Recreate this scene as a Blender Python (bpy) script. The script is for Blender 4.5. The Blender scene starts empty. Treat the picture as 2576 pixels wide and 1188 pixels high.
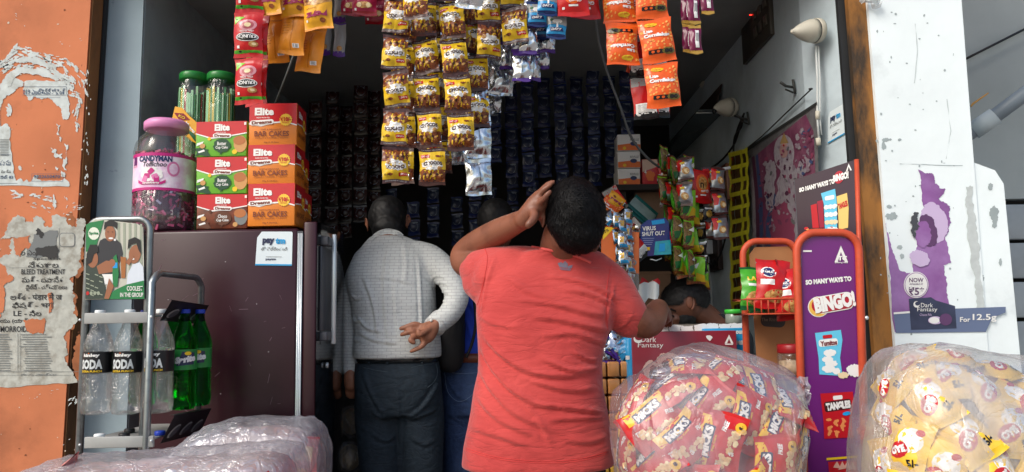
import bpy, bmesh, math, random
import numpy as np
from mathutils import Vector, Matrix, noise, geometry, Quaternion
scene = bpy.context.scene
COL = scene.collection
rad = math.radians
random.seed(7)
# ------------------------------------------------------------------ camera
TH = rad(6.4); ROLL = rad(-1.0); EYE = Vector((0, 0, 1.28))
MC = (Matrix.Rotation(rad(90) + TH, 3, 'X') @ Matrix.Rotation(ROLL, 3, 'Z'))
cam_d = bpy.data.cameras.new("camera"); cam = bpy.data.objects.new("camera", cam_d); COL.objects.link(cam)
cam_d.sensor_width = 36; cam_d.lens = 26.0; cam_d.clip_start = 0.05; cam_d.clip_end = 2000
cam.matrix_world = Matrix.Translation(EYE) @ MC.to_4x4()
scene.camera = cam
# ------------------------------------------------------------------ sky, sun, exposure
SUN_EL, SUN_AZ = rad(40), rad(226)      # azimuth of the sun seen from above, 180 = behind the camera
w = bpy.data.worlds.new("World"); scene.world = w; w.use_nodes = True
wt = w.node_tree; wt.nodes.clear()
sky = wt.nodes.new('ShaderNodeTexSky'); sky.sky_type = 'NISHITA'; sky.sun_disc = False
sky.sun_elevation = SUN_EL; sky.sun_rotation = SUN_AZ; sky.air_density = 1.2; sky.dust_density = 3.0
bg = wt.nodes.new('ShaderNodeBackground'); bg.inputs[1].default_value = 0.15
wo = wt.nodes.new('ShaderNodeOutputWorld')
wt.links.new(sky.outputs[0], bg.inputs[0]); wt.links.new(bg.outputs[0], wo.inputs[0])
sd = bpy.data.lights.new("sun", 'SUN'); sd.energy = 1.7; sd.angle = rad(28); sd.color = (1.0, 0.96, 0.9)
sun = bpy.data.objects.new("sun", sd); COL.objects.link(sun)
sdir = Vector((math.sin(SUN_AZ) * math.cos(SUN_EL), math.cos(SUN_AZ) * math.cos(SUN_EL), math.sin(SUN_EL)))
sun.rotation_euler = sdir.to_track_quat('Z', 'Y').to_euler()
scene.view_settings.view_transform = 'Standard'; scene.view_settings.look = 'None'
scene.view_settings.exposure = 0.28; scene.view_settings.gamma = 1
scene.render.engine = 'CYCLES'
scene.cycles.max_bounces = 10; scene.cycles.transparent_max_bounces = 16; scene.cycles.transmission_bounces = 8

# ------------------------------------------------------------------ helpers
V = Vector
F0 = 1860.0
def ray(px, py):
    return (MC @ V(((px - 1287.5) / F0, (594 - py) / F0, -1))).normalized()
def hit(px, py, p0, n):
    d = ray(px, py); n = V(n)
    return EYE + d * ((V(p0) - EYE).dot(n) / d.dot(n))
def at(px, py, Y): return hit(px, py, (0, Y, 0), (0, 1, 0))
def atx(px, py, X): return hit(px, py, (X, 0, 0), (1, 0, 0))
def lin(c):
    r = []
    for x in c[:3]:
        x = x / 255.0
        r.append(x / 12.92 if x <= 0.04045 else ((x + 0.055) / 1.055) ** 2.4)
    return (r[0], r[1], r[2], 1.0)
MATS = {}
def M(name, col=(128, 128, 128), rough=0.5, metal=0.0, var=0.12, vs=6.0, col2=None, m2=0.5, ms=4.0, mw=0.1, bump=0.0, bs=60.0, coat=0.0,
      trans=0.0, ior=1.45, alpha=1.0, emit=0.0, sheen=0.0, wave=None, spec=0.5, stretch=None, det=6):
    if name in MATS: return MATS[name]
    m = bpy.data.materials.new(name); m.use_nodes = True; nt = m.node_tree; N = nt.nodes; L = nt.links
    b = N['Principled BSDF']; c = lin(col)
    tc = N.new('ShaderNodeTexCoord'); src = tc.outputs['Object']
    if stretch:
        mp = N.new('ShaderNodeMapping'); mp.inputs['Scale'].default_value = stretch; L.new(src, mp.inputs['Vector']); src = mp.outputs[0]
    out = None
    if var > 0:
        nz = N.new('ShaderNodeTexNoise'); nz.inputs['Scale'].default_value = vs; nz.inputs['Detail'].default_value = det
        L.new(src, nz.inputs['Vector'])
        mx = N.new('ShaderNodeMix'); mx.data_type = 'RGBA'
        mx.inputs[6].default_value = [min(1, x * (1 - var)) for x in c[:3]] + [1]
        mx.inputs[7].default_value = [min(1, x * (1 + var)) for x in c[:3]] + [1]
        mr = N.new('ShaderNodeMapRange'); mr.inputs[1].default_value = 0.3; mr.inputs[2].default_value = 0.7
        L.new(nz.outputs[0], mr.inputs[0]); L.new(mr.outputs[0], mx.inputs[0]); out = mx.outputs[2]
    if col2 is not None:
        n2 = N.new('ShaderNodeTexNoise'); n2.inputs['Scale'].default_value = ms; n2.inputs['Detail'].default_value = 9; n2.inputs['Roughness'].default_value = 0.62
        L.new(src, n2.inputs['Vector'])
        r2 = N.new('ShaderNodeMapRange'); r2.inputs[1].default_value = m2 - mw; r2.inputs[2].default_value = m2 + mw
        L.new(n2.outputs[0], r2.inputs[0])
        mx2 = N.new('ShaderNodeMix'); mx2.data_type = 'RGBA'; mx2.inputs[7].default_value = lin(col2)
        if out: L.new(out, mx2.inputs[6])
        else: mx2.inputs[6].default_value = c
        L.new(r2.outputs[0], mx2.inputs[0]); out = mx2.outputs[2]
    if out: L.new(out, b.inputs['Base Color'])
    else: b.inputs['Base Color'].default_value = c
    b.inputs['Roughness'].default_value = rough; b.inputs['Metallic'].default_value = metal
    b.inputs['Coat Weight'].default_value = coat; b.inputs['Coat Roughness'].default_value = 0.12
    b.inputs['Transmission Weight'].default_value = trans; b.inputs['IOR'].default_value = ior
    b.inputs['Alpha'].default_value = alpha; b.inputs['Specular IOR Level'].default_value = spec
    if sheen: b.inputs['Sheen Weight'].default_value = sheen
    if emit:
        b.inputs['Emission Color'].default_value = c; b.inputs['Emission Strength'].default_value = emit
    if bump:
        nb = N.new('ShaderNodeTexNoise'); nb.inputs['Scale'].default_value = bs; nb.inputs['Detail'].default_value = 5
        L.new(src, nb.inputs['Vector'])
        bp = N.new('ShaderNodeBump'); bp.inputs['Strength'].default_value = bump; bp.inputs['Distance'].default_value = 0.004
        L.new(nb.outputs[0], bp.inputs['Height']); L.new(bp.outputs[0], b.inputs['Normal'])
    MATS[name] = m; return m
def film(name, col, fac, gl=.16, rough=.22, bs=18):
    m = bpy.data.materials.new(name); m.use_nodes = True; nt = m.node_tree; N = nt.nodes; L = nt.links; N.clear()
    out = N.new('ShaderNodeOutputMaterial'); tr = N.new('ShaderNodeBsdfTransparent'); df = N.new('ShaderNodeBsdfDiffuse'); df.inputs[0].default_value = lin(col); gs = N.new('ShaderNodeBsdfGlossy'); gs.inputs['Roughness'].default_value = rough
    tc = N.new('ShaderNodeTexCoord'); nz = N.new('ShaderNodeTexNoise'); nz.inputs['Scale'].default_value = 7; nz.inputs['Detail'].default_value = 6; L.new(tc.outputs['Object'], nz.inputs[0])
    mr = N.new('ShaderNodeMapRange'); mr.inputs[1].default_value = .35; mr.inputs[2].default_value = .7; mr.inputs[3].default_value = fac * .55; mr.inputs[4].default_value = min(1, fac * 1.7); L.new(nz.outputs[0], mr.inputs[0])
    m1 = N.new('ShaderNodeMixShader'); L.new(mr.outputs[0], m1.inputs[0]); L.new(tr.outputs[0], m1.inputs[1]); L.new(df.outputs[0], m1.inputs[2])
    lw = N.new('ShaderNodeLayerWeight'); lw.inputs[0].default_value = .35; ma = N.new('ShaderNodeMath'); ma.operation = 'MULTIPLY_ADD'; ma.inputs[1].default_value = .30; ma.inputs[2].default_value = gl; L.new(lw.outputs['Fresnel'], ma.inputs[0])
    m2 = N.new('ShaderNodeMixShader'); L.new(ma.outputs[0], m2.inputs[0]); L.new(m1.outputs[0], m2.inputs[1]); L.new(gs.outputs[0], m2.inputs[2])
    n2 = N.new('ShaderNodeTexNoise'); n2.inputs['Scale'].default_value = bs; n2.inputs['Detail'].default_value = 4; n2.inputs['Distortion'].default_value = 1.2; mp = N.new('ShaderNodeMapping'); mp.inputs['Scale'].default_value = (1, 1, .45); mp.inputs['Rotation'].default_value = (0, .6, 0); L.new(tc.outputs['Object'], mp.inputs[0]); L.new(mp.outputs[0], n2.inputs[0])
    bp = N.new('ShaderNodeBump'); bp.inputs['Strength'].default_value = 1.0; bp.inputs['Distance'].default_value = .006; ab = N.new('ShaderNodeMath'); ab.operation = 'SUBTRACT'; ab.inputs[1].default_value = .5; L.new(n2.outputs[0], ab.inputs[0]); a2 = N.new('ShaderNodeMath'); a2.operation = 'ABSOLUTE'; L.new(ab.outputs[0], a2.inputs[0]); a3 = N.new('ShaderNodeMath'); a3.operation = 'POWER'; a3.inputs[1].default_value = .45; L.new(a2.outputs[0], a3.inputs[0]); L.new(a3.outputs[0], bp.inputs['Height']); L.new(bp.outputs[0], gs.inputs['Normal']); L.new(bp.outputs[0], df.inputs['Normal'])
    L.new(m2.outputs[0], out.inputs[0]); return m
def crease(m, sc=(14, 14, 34), dist=.010, st=.55):      # fine cloth creases added under the material's own bump
    nt = m.node_tree; N = nt.nodes; L = nt.links; b = N['Principled BSDF']; tc = N.new('ShaderNodeTexCoord'); mp = N.new('ShaderNodeMapping'); mp.inputs['Scale'].default_value = sc; mp.inputs['Rotation'].default_value = (0, .35, 0); L.new(tc.outputs['Object'], mp.inputs[0])
    nz = N.new('ShaderNodeTexNoise'); nz.inputs['Scale'].default_value = 1; nz.inputs['Detail'].default_value = 3; nz.inputs['Distortion'].default_value = .8; L.new(mp.outputs[0], nz.inputs[0])
    a = N.new('ShaderNodeMath'); a.operation = 'SUBTRACT'; a.inputs[1].default_value = .5; L.new(nz.outputs[0], a.inputs[0]); a2 = N.new('ShaderNodeMath'); a2.operation = 'ABSOLUTE'; L.new(a.outputs[0], a2.inputs[0]); a3 = N.new('ShaderNodeMath'); a3.operation = 'POWER'; a3.inputs[1].default_value = .7; L.new(a2.outputs[0], a3.inputs[0])
    bp = N.new('ShaderNodeBump'); bp.inputs['Strength'].default_value = st; bp.inputs['Distance'].default_value = dist; L.new(a3.outputs[0], bp.inputs['Height'])
    if b.inputs['Normal'].links: L.new(b.inputs['Normal'].links[0].from_socket, bp.inputs['Normal'])
    L.new(bp.outputs[0], b.inputs['Normal']); return m
def flat(name, col, rough=0.45, **k):
    k.setdefault('var', 0); return M(name, col, rough, **k)

_TXT = {}
def textmesh(s, bold=0.0):
    k = (s, bold)
    if k not in _TXT:
        c = bpy.data.curves.new("t", 'FONT'); c.body = s; c.size = 1; c.resolution_u = 2; c.offset = bold
        o = bpy.data.objects.new("t", c); COL.objects.link(o)
        me = bpy.data.meshes.new_from_object(o)
        vs = [(v.co.x, v.co.y) for v in me.vertices]
        fs = [tuple(p.vertices) for p in me.polygons]
        bpy.data.objects.remove(o); bpy.data.meshes.remove(me); bpy.data.curves.remove(c)
        if not vs: vs, fs = [(0, 0), (1, 0), (1, 1), (0, 1)], [(0, 1, 2, 3)]
        x0 = min(v[0] for v in vs); x1 = max(v[0] for v in vs); y0 = min(v[1] for v in vs); y1 = max(v[1] for v in vs)
        vs = [((x - x0) / max(1e-6, x1 - x0) - 0.5, (y - y0) / max(1e-6, y1 - y0) - 0.5) for x, y in vs]
        tris = []
        for f in fs:
            for i in range(1, len(f) - 1): tris.append((f[0], f[i], f[i + 1]))
        _TXT[k] = (vs, tris)
    return _TXT[k]
def jag(pts, amp, depth=4, seed=0, closed=True):
    rnd = random.Random(seed); P = [V((p[0], p[1])) for p in pts]
    for d in range(depth):
        Q = []; n = len(P)
        for i in range(n if closed else n - 1):
            a, b = P[i], P[(i + 1) % n]; Q.append(a)
            e = b - a
            if e.length > amp * 0.3:
                nrm = V((-e.y, e.x)).normalized() if e.length > 0 else V((0, 0))
                Q.append((a + b) / 2 + nrm * rnd.uniform(-1, 1) * min(amp, e.length * 0.28))
        if not closed: Q.append(P[-1])
        P = Q; amp *= 0.62
    return [(p.x, p.y) for p in P]
def ell(cx, cy, rx, ry, n=20, a0=0, a1=360, rot=0):
    r = []; c, s = math.cos(rad(rot)), math.sin(rad(rot))
    for i in range(n):
        t = rad(a0 + (a1 - a0) * i / (n if a1 - a0 >= 360 else n - 1)); x, y = rx * math.cos(t), ry * math.sin(t)
        r.append((cx + x * c - y * s, cy + x * s + y * c))
    return r
def rect(cx, cy, w, h, rot=0):
    c, s = math.cos(rad(rot)), math.sin(rad(rot))
    return [(cx + x * c - y * s, cy + x * s + y * c) for x, y in ((-w/2, -h/2), (w/2, -h/2), (w/2, h/2), (-w/2, h/2))]
def rrect(cx, cy, w, h, r, rot=0, n=4):
    out = []
    for (sx, sy, a) in ((1, 1, 0), (-1, 1, 90), (-1, -1, 180), (1, -1, 270)):
        for i in range(n + 1):
            t = rad(a + 90 * i / n); out.append((sx * (w/2 - r) + r * math.cos(t), sy * (h/2 - r) + r * math.sin(t)))
    c, s = math.cos(rad(rot)), math.sin(rad(rot))
    return [(cx + x * c - y * s, cy + x * s + y * c) for x, y in out]

class G:
    def __init__(s): s.v = []; s.f = []; s.m = []; s.s = []; s.mats = []
    def mi(s, mat):
        if mat not in s.mats: s.mats.append(mat)
        return s.mats.index(mat)
    def add(s, vs, fs, mat, smooth=False):
        o = len(s.v); k = s.mi(mat); s.v += [tuple(v) for v in vs]
        for f in fs: s.f.append([i + o for i in f]); s.m.append(k); s.s.append(smooth)
        return s
    def box(s, x0, x1, y0, y1, z0, z1, mat, r=0.0, rotz=0, smooth=False, seg=2):
        c = V(((x0+x1)/2, (y0+y1)/2, (z0+z1)/2)); bm = bmesh.new(); bmesh.ops.create_cube(bm, size=1)
        for v in bm.verts: v.co = V((v.co.x * abs(x1-x0), v.co.y * abs(y1-y0), v.co.z * abs(z1-z0)))
        if r > 0: bmesh.ops.bevel(bm, geom=list(bm.edges), offset=r, segments=seg, profile=0.5, affect='EDGES')
        R = Matrix.Rotation(rotz, 3, 'Z'); bm.verts.index_update()
        s.add([c + R @ v.co for v in bm.verts], [[v.index for v in f.verts] for f in bm.faces], mat, smooth or r > 0); bm.free(); return s
    def xbox(s, Mx, sx, sy, sz, mat, r=0.0):
        bm = bmesh.new(); bmesh.ops.create_cube(bm, size=1)
        for v in bm.verts: v.co = V((v.co.x * sx, v.co.y * sy, v.co.z * sz))
        if r > 0: bmesh.ops.bevel(bm, geom=list(bm.edges), offset=r, segments=2, profile=0.5, affect='EDGES')
        bm.verts.index_update(); Mx = Mx.to_4x4()
        s.add([Mx @ v.co for v in bm.verts], [[v.index for v in f.verts] for f in bm.faces], mat, r > 0); bm.free(); return s
    def hexa(s, c8, mat):   # 8 corners: front 4 (ccw) then back 4
        s.add(c8, [(0,1,2,3), (7,6,5,4), (0,4,5,1), (1,5,6,2), (2,6,7,3), (3,7,4,0)], mat); return s
    def tube(s, pts, r, mat, n=10, closed=False, cap=True, smooth=True):
        P = [V(p) for p in pts]; k = len(P); R = r if isinstance(r, (list, tuple)) else [r] * k
        T = [((P[(i+1) % k] if closed or i < k-1 else P[i]) - (P[i-1] if closed or i > 0 else P[i])).normalized() for i in range(k)]
        up = V((0, 0, 1)) if abs(T[0].z) < 0.9 else V((0, 1, 0))
        a = T[0].cross(up).normalized(); vs = []
        for i in range(k):
            a = (a - T[i] * a.dot(T[i])).normalized(); b = T[i].cross(a)
            for j in range(n):
                t = 2 * math.pi * j / n; vs.append(P[i] + (a * math.cos(t) + b * math.sin(t)) * R[i])
        fs = []
        for i in range(k if closed else k - 1):
            for j in range(n):
                i2 = (i + 1) % k; fs.append((i*n + j, i*n + (j+1) % n, i2*n + (j+1) % n, i2*n + j))
        if cap and not closed: fs.append(tuple(range(n))[::-1]); fs.append(tuple((k-1)*n + j for j in range(n)))
        s.add(vs, fs, mat, smooth); return s
    def loft(s, secs, mat, n=24, p=2.0, cap=True):   # secs: (center, A, B)
        vs = []
        for c, A, B in secs:
            for j in range(n):
                t = 2 * math.pi * j / n; ct, st = math.cos(t), math.sin(t)
                vs.append(V(c) + V(A) * (math.copysign(abs(ct) ** (2/p), ct)) + V(B) * (math.copysign(abs(st) ** (2/p), st)))
        k = len(secs); fs = []
        for i in range(k - 1):
            for j in range(n): fs.append((i*n + j, i*n + (j+1) % n, (i+1)*n + (j+1) % n, (i+1)*n + j))
        if cap: fs.append(tuple(range(n))[::-1]); fs.append(tuple((k-1)*n + j for j in range(n)))
        s.add(vs, fs, mat, True); return s
    def lathe(s, prof, c, mat, n=24, axis=None, smooth=True, fn=None):
        c = V(c); Q = V((0, 0, 1)).rotation_difference(V(axis)).to_matrix() if axis else Matrix.Identity(3); vs = []
        for (r, z) in prof:
            for j in range(n):
                t = 2 * math.pi * j / n; rr = fn(r, z, t) if fn else r
                vs.append(c + Q @ V((rr * math.cos(t), rr * math.sin(t), z)))
        k = len(prof); fs = []
        for i in range(k - 1):
            for j in range(n): fs.append((i*n + j, i*n + (j+1) % n, (i+1)*n + (j+1) % n, (i+1)*n + j))
        if prof[0][0] > 1e-5: fs.append(tuple(range(n))[::-1])
        if prof[-1][0] > 1e-5: fs.append(tuple((k-1)*n + j for j in range(n)))
        s.add(vs, fs, mat, smooth); return s
    def ball(s, c, r, mat, nu=14, nv=9):
        r = V(r) if hasattr(r, '__len__') else V((r, r, r)); vs = []; c = V(c)
        for i in range(nv + 1):
            a = math.pi * i / nv
            for j in range(nu):
                t = 2 * math.pi * j / nu; vs.append(c + V((r.x * math.sin(a) * math.cos(t), r.y * math.sin(a) * math.sin(t), r.z * math.cos(a))))
        fs = [(i*nu + j, (i+1)*nu + j, (i+1)*nu + (j+1) % nu, i*nu + (j+1) % nu) for i in range(nv) for j in range(nu)]
        s.add(vs, fs, mat, True); return s
    def _art(s, vs, tris, S, l, mat, ml):
        T = [tuple(vs[i] for i in t) for t in tris]
        if ml:
            out = []
            while T:
                a, b, c = T.pop()
                d = [(abs(a[0]-b[0])**2 + abs(a[1]-b[1])**2, 0), (abs(b[0]-c[0])**2 + abs(b[1]-c[1])**2, 1), (abs(c[0]-a[0])**2 + abs(c[1]-a[1])**2, 2)]
                q, k = max(d)
                if q <= ml * ml: out.append((a, b, c)); continue
                if k == 0: m = ((a[0]+b[0])/2, (a[1]+b[1])/2); T += [(a, m, c), (m, b, c)]
                elif k == 1: m = ((b[0]+c[0])/2, (b[1]+c[1])/2); T += [(a, b, m), (a, m, c)]
                else: m = ((a[0]+c[0])/2, (a[1]+c[1])/2); T += [(a, b, m), (m, b, c)]
            T = out
        ix = {}; pv = []; pf = []; s.k = getattr(s, 'k', 0) + 1; l += (s.k % 13) * 0.07
        for t in T:
            f = []
            for q in t:
                if q not in ix: ix[q] = len(pv); pv.append(S(q[0], q[1], l))
                f.append(ix[q])
            if len(set(f)) == 3: pf.append(f)
        s.add(pv, pf, mat, True)
    def poly(s, pts, S, l, mat, ml=None):
        tris = geometry.tessellate_polygon([[V((p[0], p[1], 0)) for p in pts]])
        s._art([tuple(p) for p in pts], tris, S, l, mat, ml); return s
    def text(s, t, cx, cy, w, h, S, l, mat, rot=0, ml=None, flip=False, bold=0.012, skew=0, arc=0):
        vs, tris = textmesh(t, bold); c, sn = math.cos(rad(rot)), math.sin(rad(rot)); fy = -1 if flip else 1; out = []
        for x, y in vs:
            X = x * w + y * h * skew; Y = y * h + arc * h * (0.25 - x * x) * 4
            X, Y = X * c - Y * sn, X * sn + Y * c
            out.append((cx + X, cy + fy * Y))
        s._art(out, tris, S, l, mat, ml); return s
    def build(s, name, parent=None, recalc=False):
        me = bpy.data.meshes.new(name); me.from_pydata(s.v, [], s.f)
        for m in s.mats: me.materials.append(m)
        me.polygons.foreach_set('material_index', s.m); me.polygons.foreach_set('use_smooth', s.s)
        me.update()
        if recalc:
            bm = bmesh.new(); bm.from_mesh(me); bmesh.ops.recalc_face_normals(bm, faces=bm.faces); bm.to_mesh(me); bm.free()
        o = bpy.data.objects.new(name, me); COL.objects.link(o)
        if parent: put(o, parent)
        return o
def wloc(o):
    l = V((0, 0, 0))
    while o is not None: l = l + o.location; o = o.parent
    return l
def put(o, parent):      # vertices given in world coordinates, parent unrotated
    l = wloc(parent); o.parent = parent; o.location = -l
def tag(o, label=None, cat=None, group=None, kind=None):
    if label: o['label'] = label
    if cat: o['category'] = cat
    if group: o['group'] = group
    if kind: o['kind'] = kind
    return o
def thing(name, label, cat, loc=(0, 0, 0), group=None):
    o = bpy.data.objects.new(name, None); COL.objects.link(o); o.location = loc; o.empty_display_size = 0.05
    return tag(o, label, cat, group)
def copy_tree(o, parent=None):
    c = o.copy(); COL.objects.link(c); c.parent = parent
    for ch in [x for x in KIDS.get(o.name, [])]: copy_tree(ch, c)
    return c
KIDS = {}
def kid(ch, par): KIDS.setdefault(par.name, []).append(ch)
def SY(Y, eps=0.0008):     # art surface: a facade plane y = Y facing the camera, u,v in photo coordinates
    return lambda u, v, l: at(u, v, Y) + V((0, -eps * l, 0))
def SP(o, ux, uy, eps=0.0006):   # flat art surface with origin and axes
    o = V(o); ux = V(ux).normalized(); uy = V(uy).normalized(); n = ux.cross(uy)
    return lambda u, v, l: o + ux * u + uy * v + n * (eps * l)
# common colours
WHITE = flat('white_print', (228, 228, 225)); BLACK = flat('black_print', (22, 22, 26)); RED = flat('red_print', (185, 25, 30))
YEL = flat('yellow_print', (235, 195, 30)); ORG = flat('orange_print', (225, 110, 30)); GRN = flat('green_print', (75, 150, 50)); NAVY = flat('navy_print', (30, 45, 90))
DGRN = flat('dark_green_print', (20, 70, 40)); BRN = flat('brown_print', (95, 52, 30)); PINK = flat('pink_print', (215, 120, 170)); CYAN = flat('cyan_print', (20, 150, 215))
GREY = flat('grey_print', (120, 125, 125)); PURP = flat('purple_print', (95, 35, 100)); TAN = flat('tan_print', (200, 150, 90)); CREAM = flat('cream_print', (225, 205, 165))
# ================================================================== the setting
asph = M('street_ground', (158, 150, 142), 0.9, var=0.2, vs=1.5, bump=0.4, bs=25)
g = G(); g.add([(-400, -400, 0), (400, -400, 0), (400, 400, 0), (-400, 400, 0)], [(0, 1, 2, 3)], asph)
tag(g.build('ground'), kind='structure')
m_or = M('orange_limewash', (192, 116, 78), 0.85, var=0.14, vs=3.5, col2=(150, 90, 60), m2=0.60, ms=3.0, mw=0.12, bump=0.35, bs=35)
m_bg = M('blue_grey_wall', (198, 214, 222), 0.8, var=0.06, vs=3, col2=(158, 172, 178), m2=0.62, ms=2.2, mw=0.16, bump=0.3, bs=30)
m_jb = M('blue_grey_jamb', (148, 166, 174), 0.8, var=0.10, vs=4, col2=(84, 96, 106), m2=0.68, ms=14, mw=0.06, bump=0.5, bs=22)
m_wh = M('white_limewash', (228, 238, 240), 0.85, var=0.04, vs=4, col2=(196, 206, 208), m2=0.66, ms=3.2, mw=0.10, bump=0.35, bs=30)
m_oc = M('ochre_grimed_channel', (146, 98, 44), 0.75, var=0.2, vs=8, col2=(58, 46, 34), m2=0.57, ms=5, mw=0.06, bump=0.5, bs=40, stretch=(1, 1, 0.35))
m_oc2 = M('brown_grimed_channel', (134, 90, 48), 0.75, var=0.25, vs=8, col2=(40, 34, 30), m2=0.60, ms=5, mw=0.12, bump=0.5, bs=40, stretch=(1, 1, 0.3))
m_dk = M('dark_channel_steel', (36, 38, 40), 0.6, var=0.2)
m_dim = M('shade_darkened_plaster', (48, 46, 46), 0.9, var=0.25, vs=2)  # back wall: the deep interior's darkness is put into the plaster colour
m_cei = M('ceiling_plaster', (140, 144, 144), 0.9, var=0.2, vs=2)
m_flr = M('shop_floor_cement', (105, 100, 95), 0.8, var=0.2, vs=5, bump=0.2)

sh = thing('shop_building', 'small open fronted grocery shop with orange pillar left and white pillar right', 'shop', (0, 2.9, 0))
def quadbox(c8, name, mat, par=sh): return G().hexa(c8, mat).build(name, par, True)
def prism(pts, z0, z1, mat, name, par=sh):
    n = len(pts); vs = [(x, y, z0) for x, y in pts] + [(x, y, z1) for x, y in pts]
    fs = [tuple(range(n))[::-1], tuple(range(n, 2*n))] + [(i, (i+1) % n, n + (i+1) % n, n + i) for i in range(n)]
    return G().add(vs, fs, mat).build(name, par, True)
ZT = 2.75
# orange pillar, with the little lean its edge shows
xl = at(228, 0, 2.75).x; xb = at(193, 560, 2.75).x; zl = at(228, 0, 2.75).z; zb = at(193, 560, 2.75).z
def xe(z): return xb + (xl - xb) * (z - zb) / (zl - zb)
quadbox([(-3.6, 2.75, 0), (xe(0), 2.75, 0), (xe(ZT), 2.75, ZT), (-3.6, 2.75, ZT), (-3.6, 2.85, 0), (xe(0) , 2.85, 0), (xe(ZT), 2.85, ZT), (-3.6, 2.85, ZT)], 'orange_pillar', m_or)
# shutter guide on the pillar's inner side
e = 0.045
e = .006
quadbox([(xe(0)+.002, 2.757, 0), (xe(0)+e, 2.757, 0), (xe(ZT)+e, 2.757, ZT), (xe(ZT)+.002, 2.757, ZT), (xe(0)+.002, 2.825, 0), (xe(0)+e, 2.825, 0), (xe(ZT)+e, 2.825, ZT), (xe(ZT)+.002, 2.825, ZT)], 'shutter_guide', m_oc2)
quadbox([(xe(0)+.001, 2.83, 0), (xe(0)+.012, 2.83, 0), (xe(ZT)+.012, 2.83, ZT), (xe(ZT)+.001, 2.83, ZT), (xe(0)+.001, 2.852, 0), (xe(0)+.012, 2.852, 0), (xe(ZT)+.012, 2.852, ZT), (xe(ZT)+.001, 2.852, ZT)], 'guide_channel', m_dk)
XL = at(347, 400, 2.86).x; XJ = at(2152, 400, 2.80).x; XR = 1.23; YB = 5.6
m_ll = M('sooted_shaded_blue_grey_wall', (150, 162, 168), 0.85, var=0.12, vs=3, col2=(110, 118, 122), m2=0.58, ms=2.2, mw=0.14, bump=0.3, bs=30)  # soot patches over blue-grey paint, darkened to put this wall's shade into the colour
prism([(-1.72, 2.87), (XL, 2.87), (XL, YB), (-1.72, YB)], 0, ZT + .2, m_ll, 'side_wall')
G().box(-1.715, XL - 0.002, 2.858, 2.868, 0, ZT, m_jb).build('jamb_plaster', sh)
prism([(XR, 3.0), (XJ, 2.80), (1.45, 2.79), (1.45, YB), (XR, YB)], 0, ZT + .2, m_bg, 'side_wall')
prism([(XL, YB), (XR, YB), (XR, YB + .15), (XL, YB + .15)], 0, ZT + .2, m_dim, 'back_wall')
prism([(XL, 2.9), (XR, 2.9), (XR, YB), (XL, YB)], ZT - .0, ZT + .15, m_cei, 'ceiling')
prism([(-1.42, 2.72), (1.28, 2.72), (1.26, 2.82), (XR - .002, 3.0), (XR-.002, YB-.002), (XL+.002, YB-.002), (XL+.002, 2.74)], 0, .18, m_flr, 'shop_floor')
prism([(-3.6, 2.7), (2.6, 2.7), (2.6, 2.895), (-3.6, 2.895)], ZT + .002, 5.2, m_or, 'upper_wall')
# right channel + ochre edge + white pillar
cx0 = lambda y, Y: at(y, 0, Y)
def edge(pxt, pyt, pxb, pyb, Y):
    a = at(pxt, pyt, Y); b = at(pxb, pyb, Y); k = (a.x - b.x) / (a.z - b.z)
    return lambda z: b.x + k * (z - b.z)
eW = edge(2182, 0, 2252, 880, 2.60); eR = edge(2418, 0, 2449, 405, 2.60)
eO = edge(2150, 0, 2166, 880, 2.66)
def slab(f0, f1, y0, y1, z0, z1, name, mat):
    return quadbox([(f0(z0), y0, z0), (f1(z0), y0, z0), (f1(z1), y0, z1), (f0(z1), y0, z1), (f0(z0), y1, z0), (f1(z0), y1, z0), (f1(z1), y1, z1), (f0(z1), y1, z1)], name, mat)
slab(lambda z: eW(z), lambda z: eR(z), 2.60, 2.775, 0, ZT, 'white_pillar', m_wh)
slab(lambda z: eW(z) - .066, lambda z: eW(z) - .001, 2.615, 2.64, 0, ZT, 'shutter_guide', m_oc)
slab(lambda z: eW(z) - .088, lambda z: eW(z) - .001, 2.650, 2.668, 0, ZT, 'guide_channel', m_dk)
# lower, wider part of the white pillar
zt = at(2449, 405, 2.6).z; P = [at(2440, 404, 2.6), at(2505, 428, 2.6), at(2527, 462, 2.6), at(2555, 880, 2.6)]
pts = [(P[0].x, P[0].z), (P[1].x, P[1].z), (P[2].x, P[2].z), (P[3].x + .02, 0.0), (eR(0) - .01, 0.0)]
n = len(pts); G().add([(x, 2.606, z) for x, z in pts] + [(x, 2.774, z) for x, z in pts], [tuple(range(n)), tuple(range(n, 2*n))[::-1]] + [(i, n+i, n+(i+1) % n, (i+1) % n) for i in range(n)], m_wh).build('pillar_buttress', sh, True)
# painted scrapes / grey patches on the white pillar
SO_ = SY(2.75)
scr = flat('bare_grey_plaster', (158, 170, 172), 0.9, var=.15); S26 = SY(2.60)
g = G()
for k, (x, y, w_, h_) in enumerate([(2230, 352, 26, 10), (2222, 366, 10, 26), (2262, 352, 10, 7), (2243, 380, 5, 5), (2236, 520, 14, 9), (2241, 545, 32, 20), (2205, 355, 6, 9), (2262, 622, 14, 10), (2268, 645, 10, 14), (2500, 545, 18, 60), (2490, 470, 12, 20),
        (2515, 660, 8, 20), (2470, 700, 10, 18), (2280, 160, 6, 4), (2360, 90, 5, 4), (2355, 255, 5, 4), (2250, 60, 8, 3)]):
    g.poly(jag(ell(x, y, w_/2, h_/2, 8), 5, 3, k), S26 if x < 2440 else SY(2.606), 1, scr)
rnd = random.Random(21)
for k in range(46): x = rnd.uniform(2200, 2425); g.poly(jag(ell(x, rnd.uniform(0, 850), rnd.uniform(.8, 3.2), rnd.uniform(.8, 4), 7), 2, 2, k), S26, 1, scr)
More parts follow.
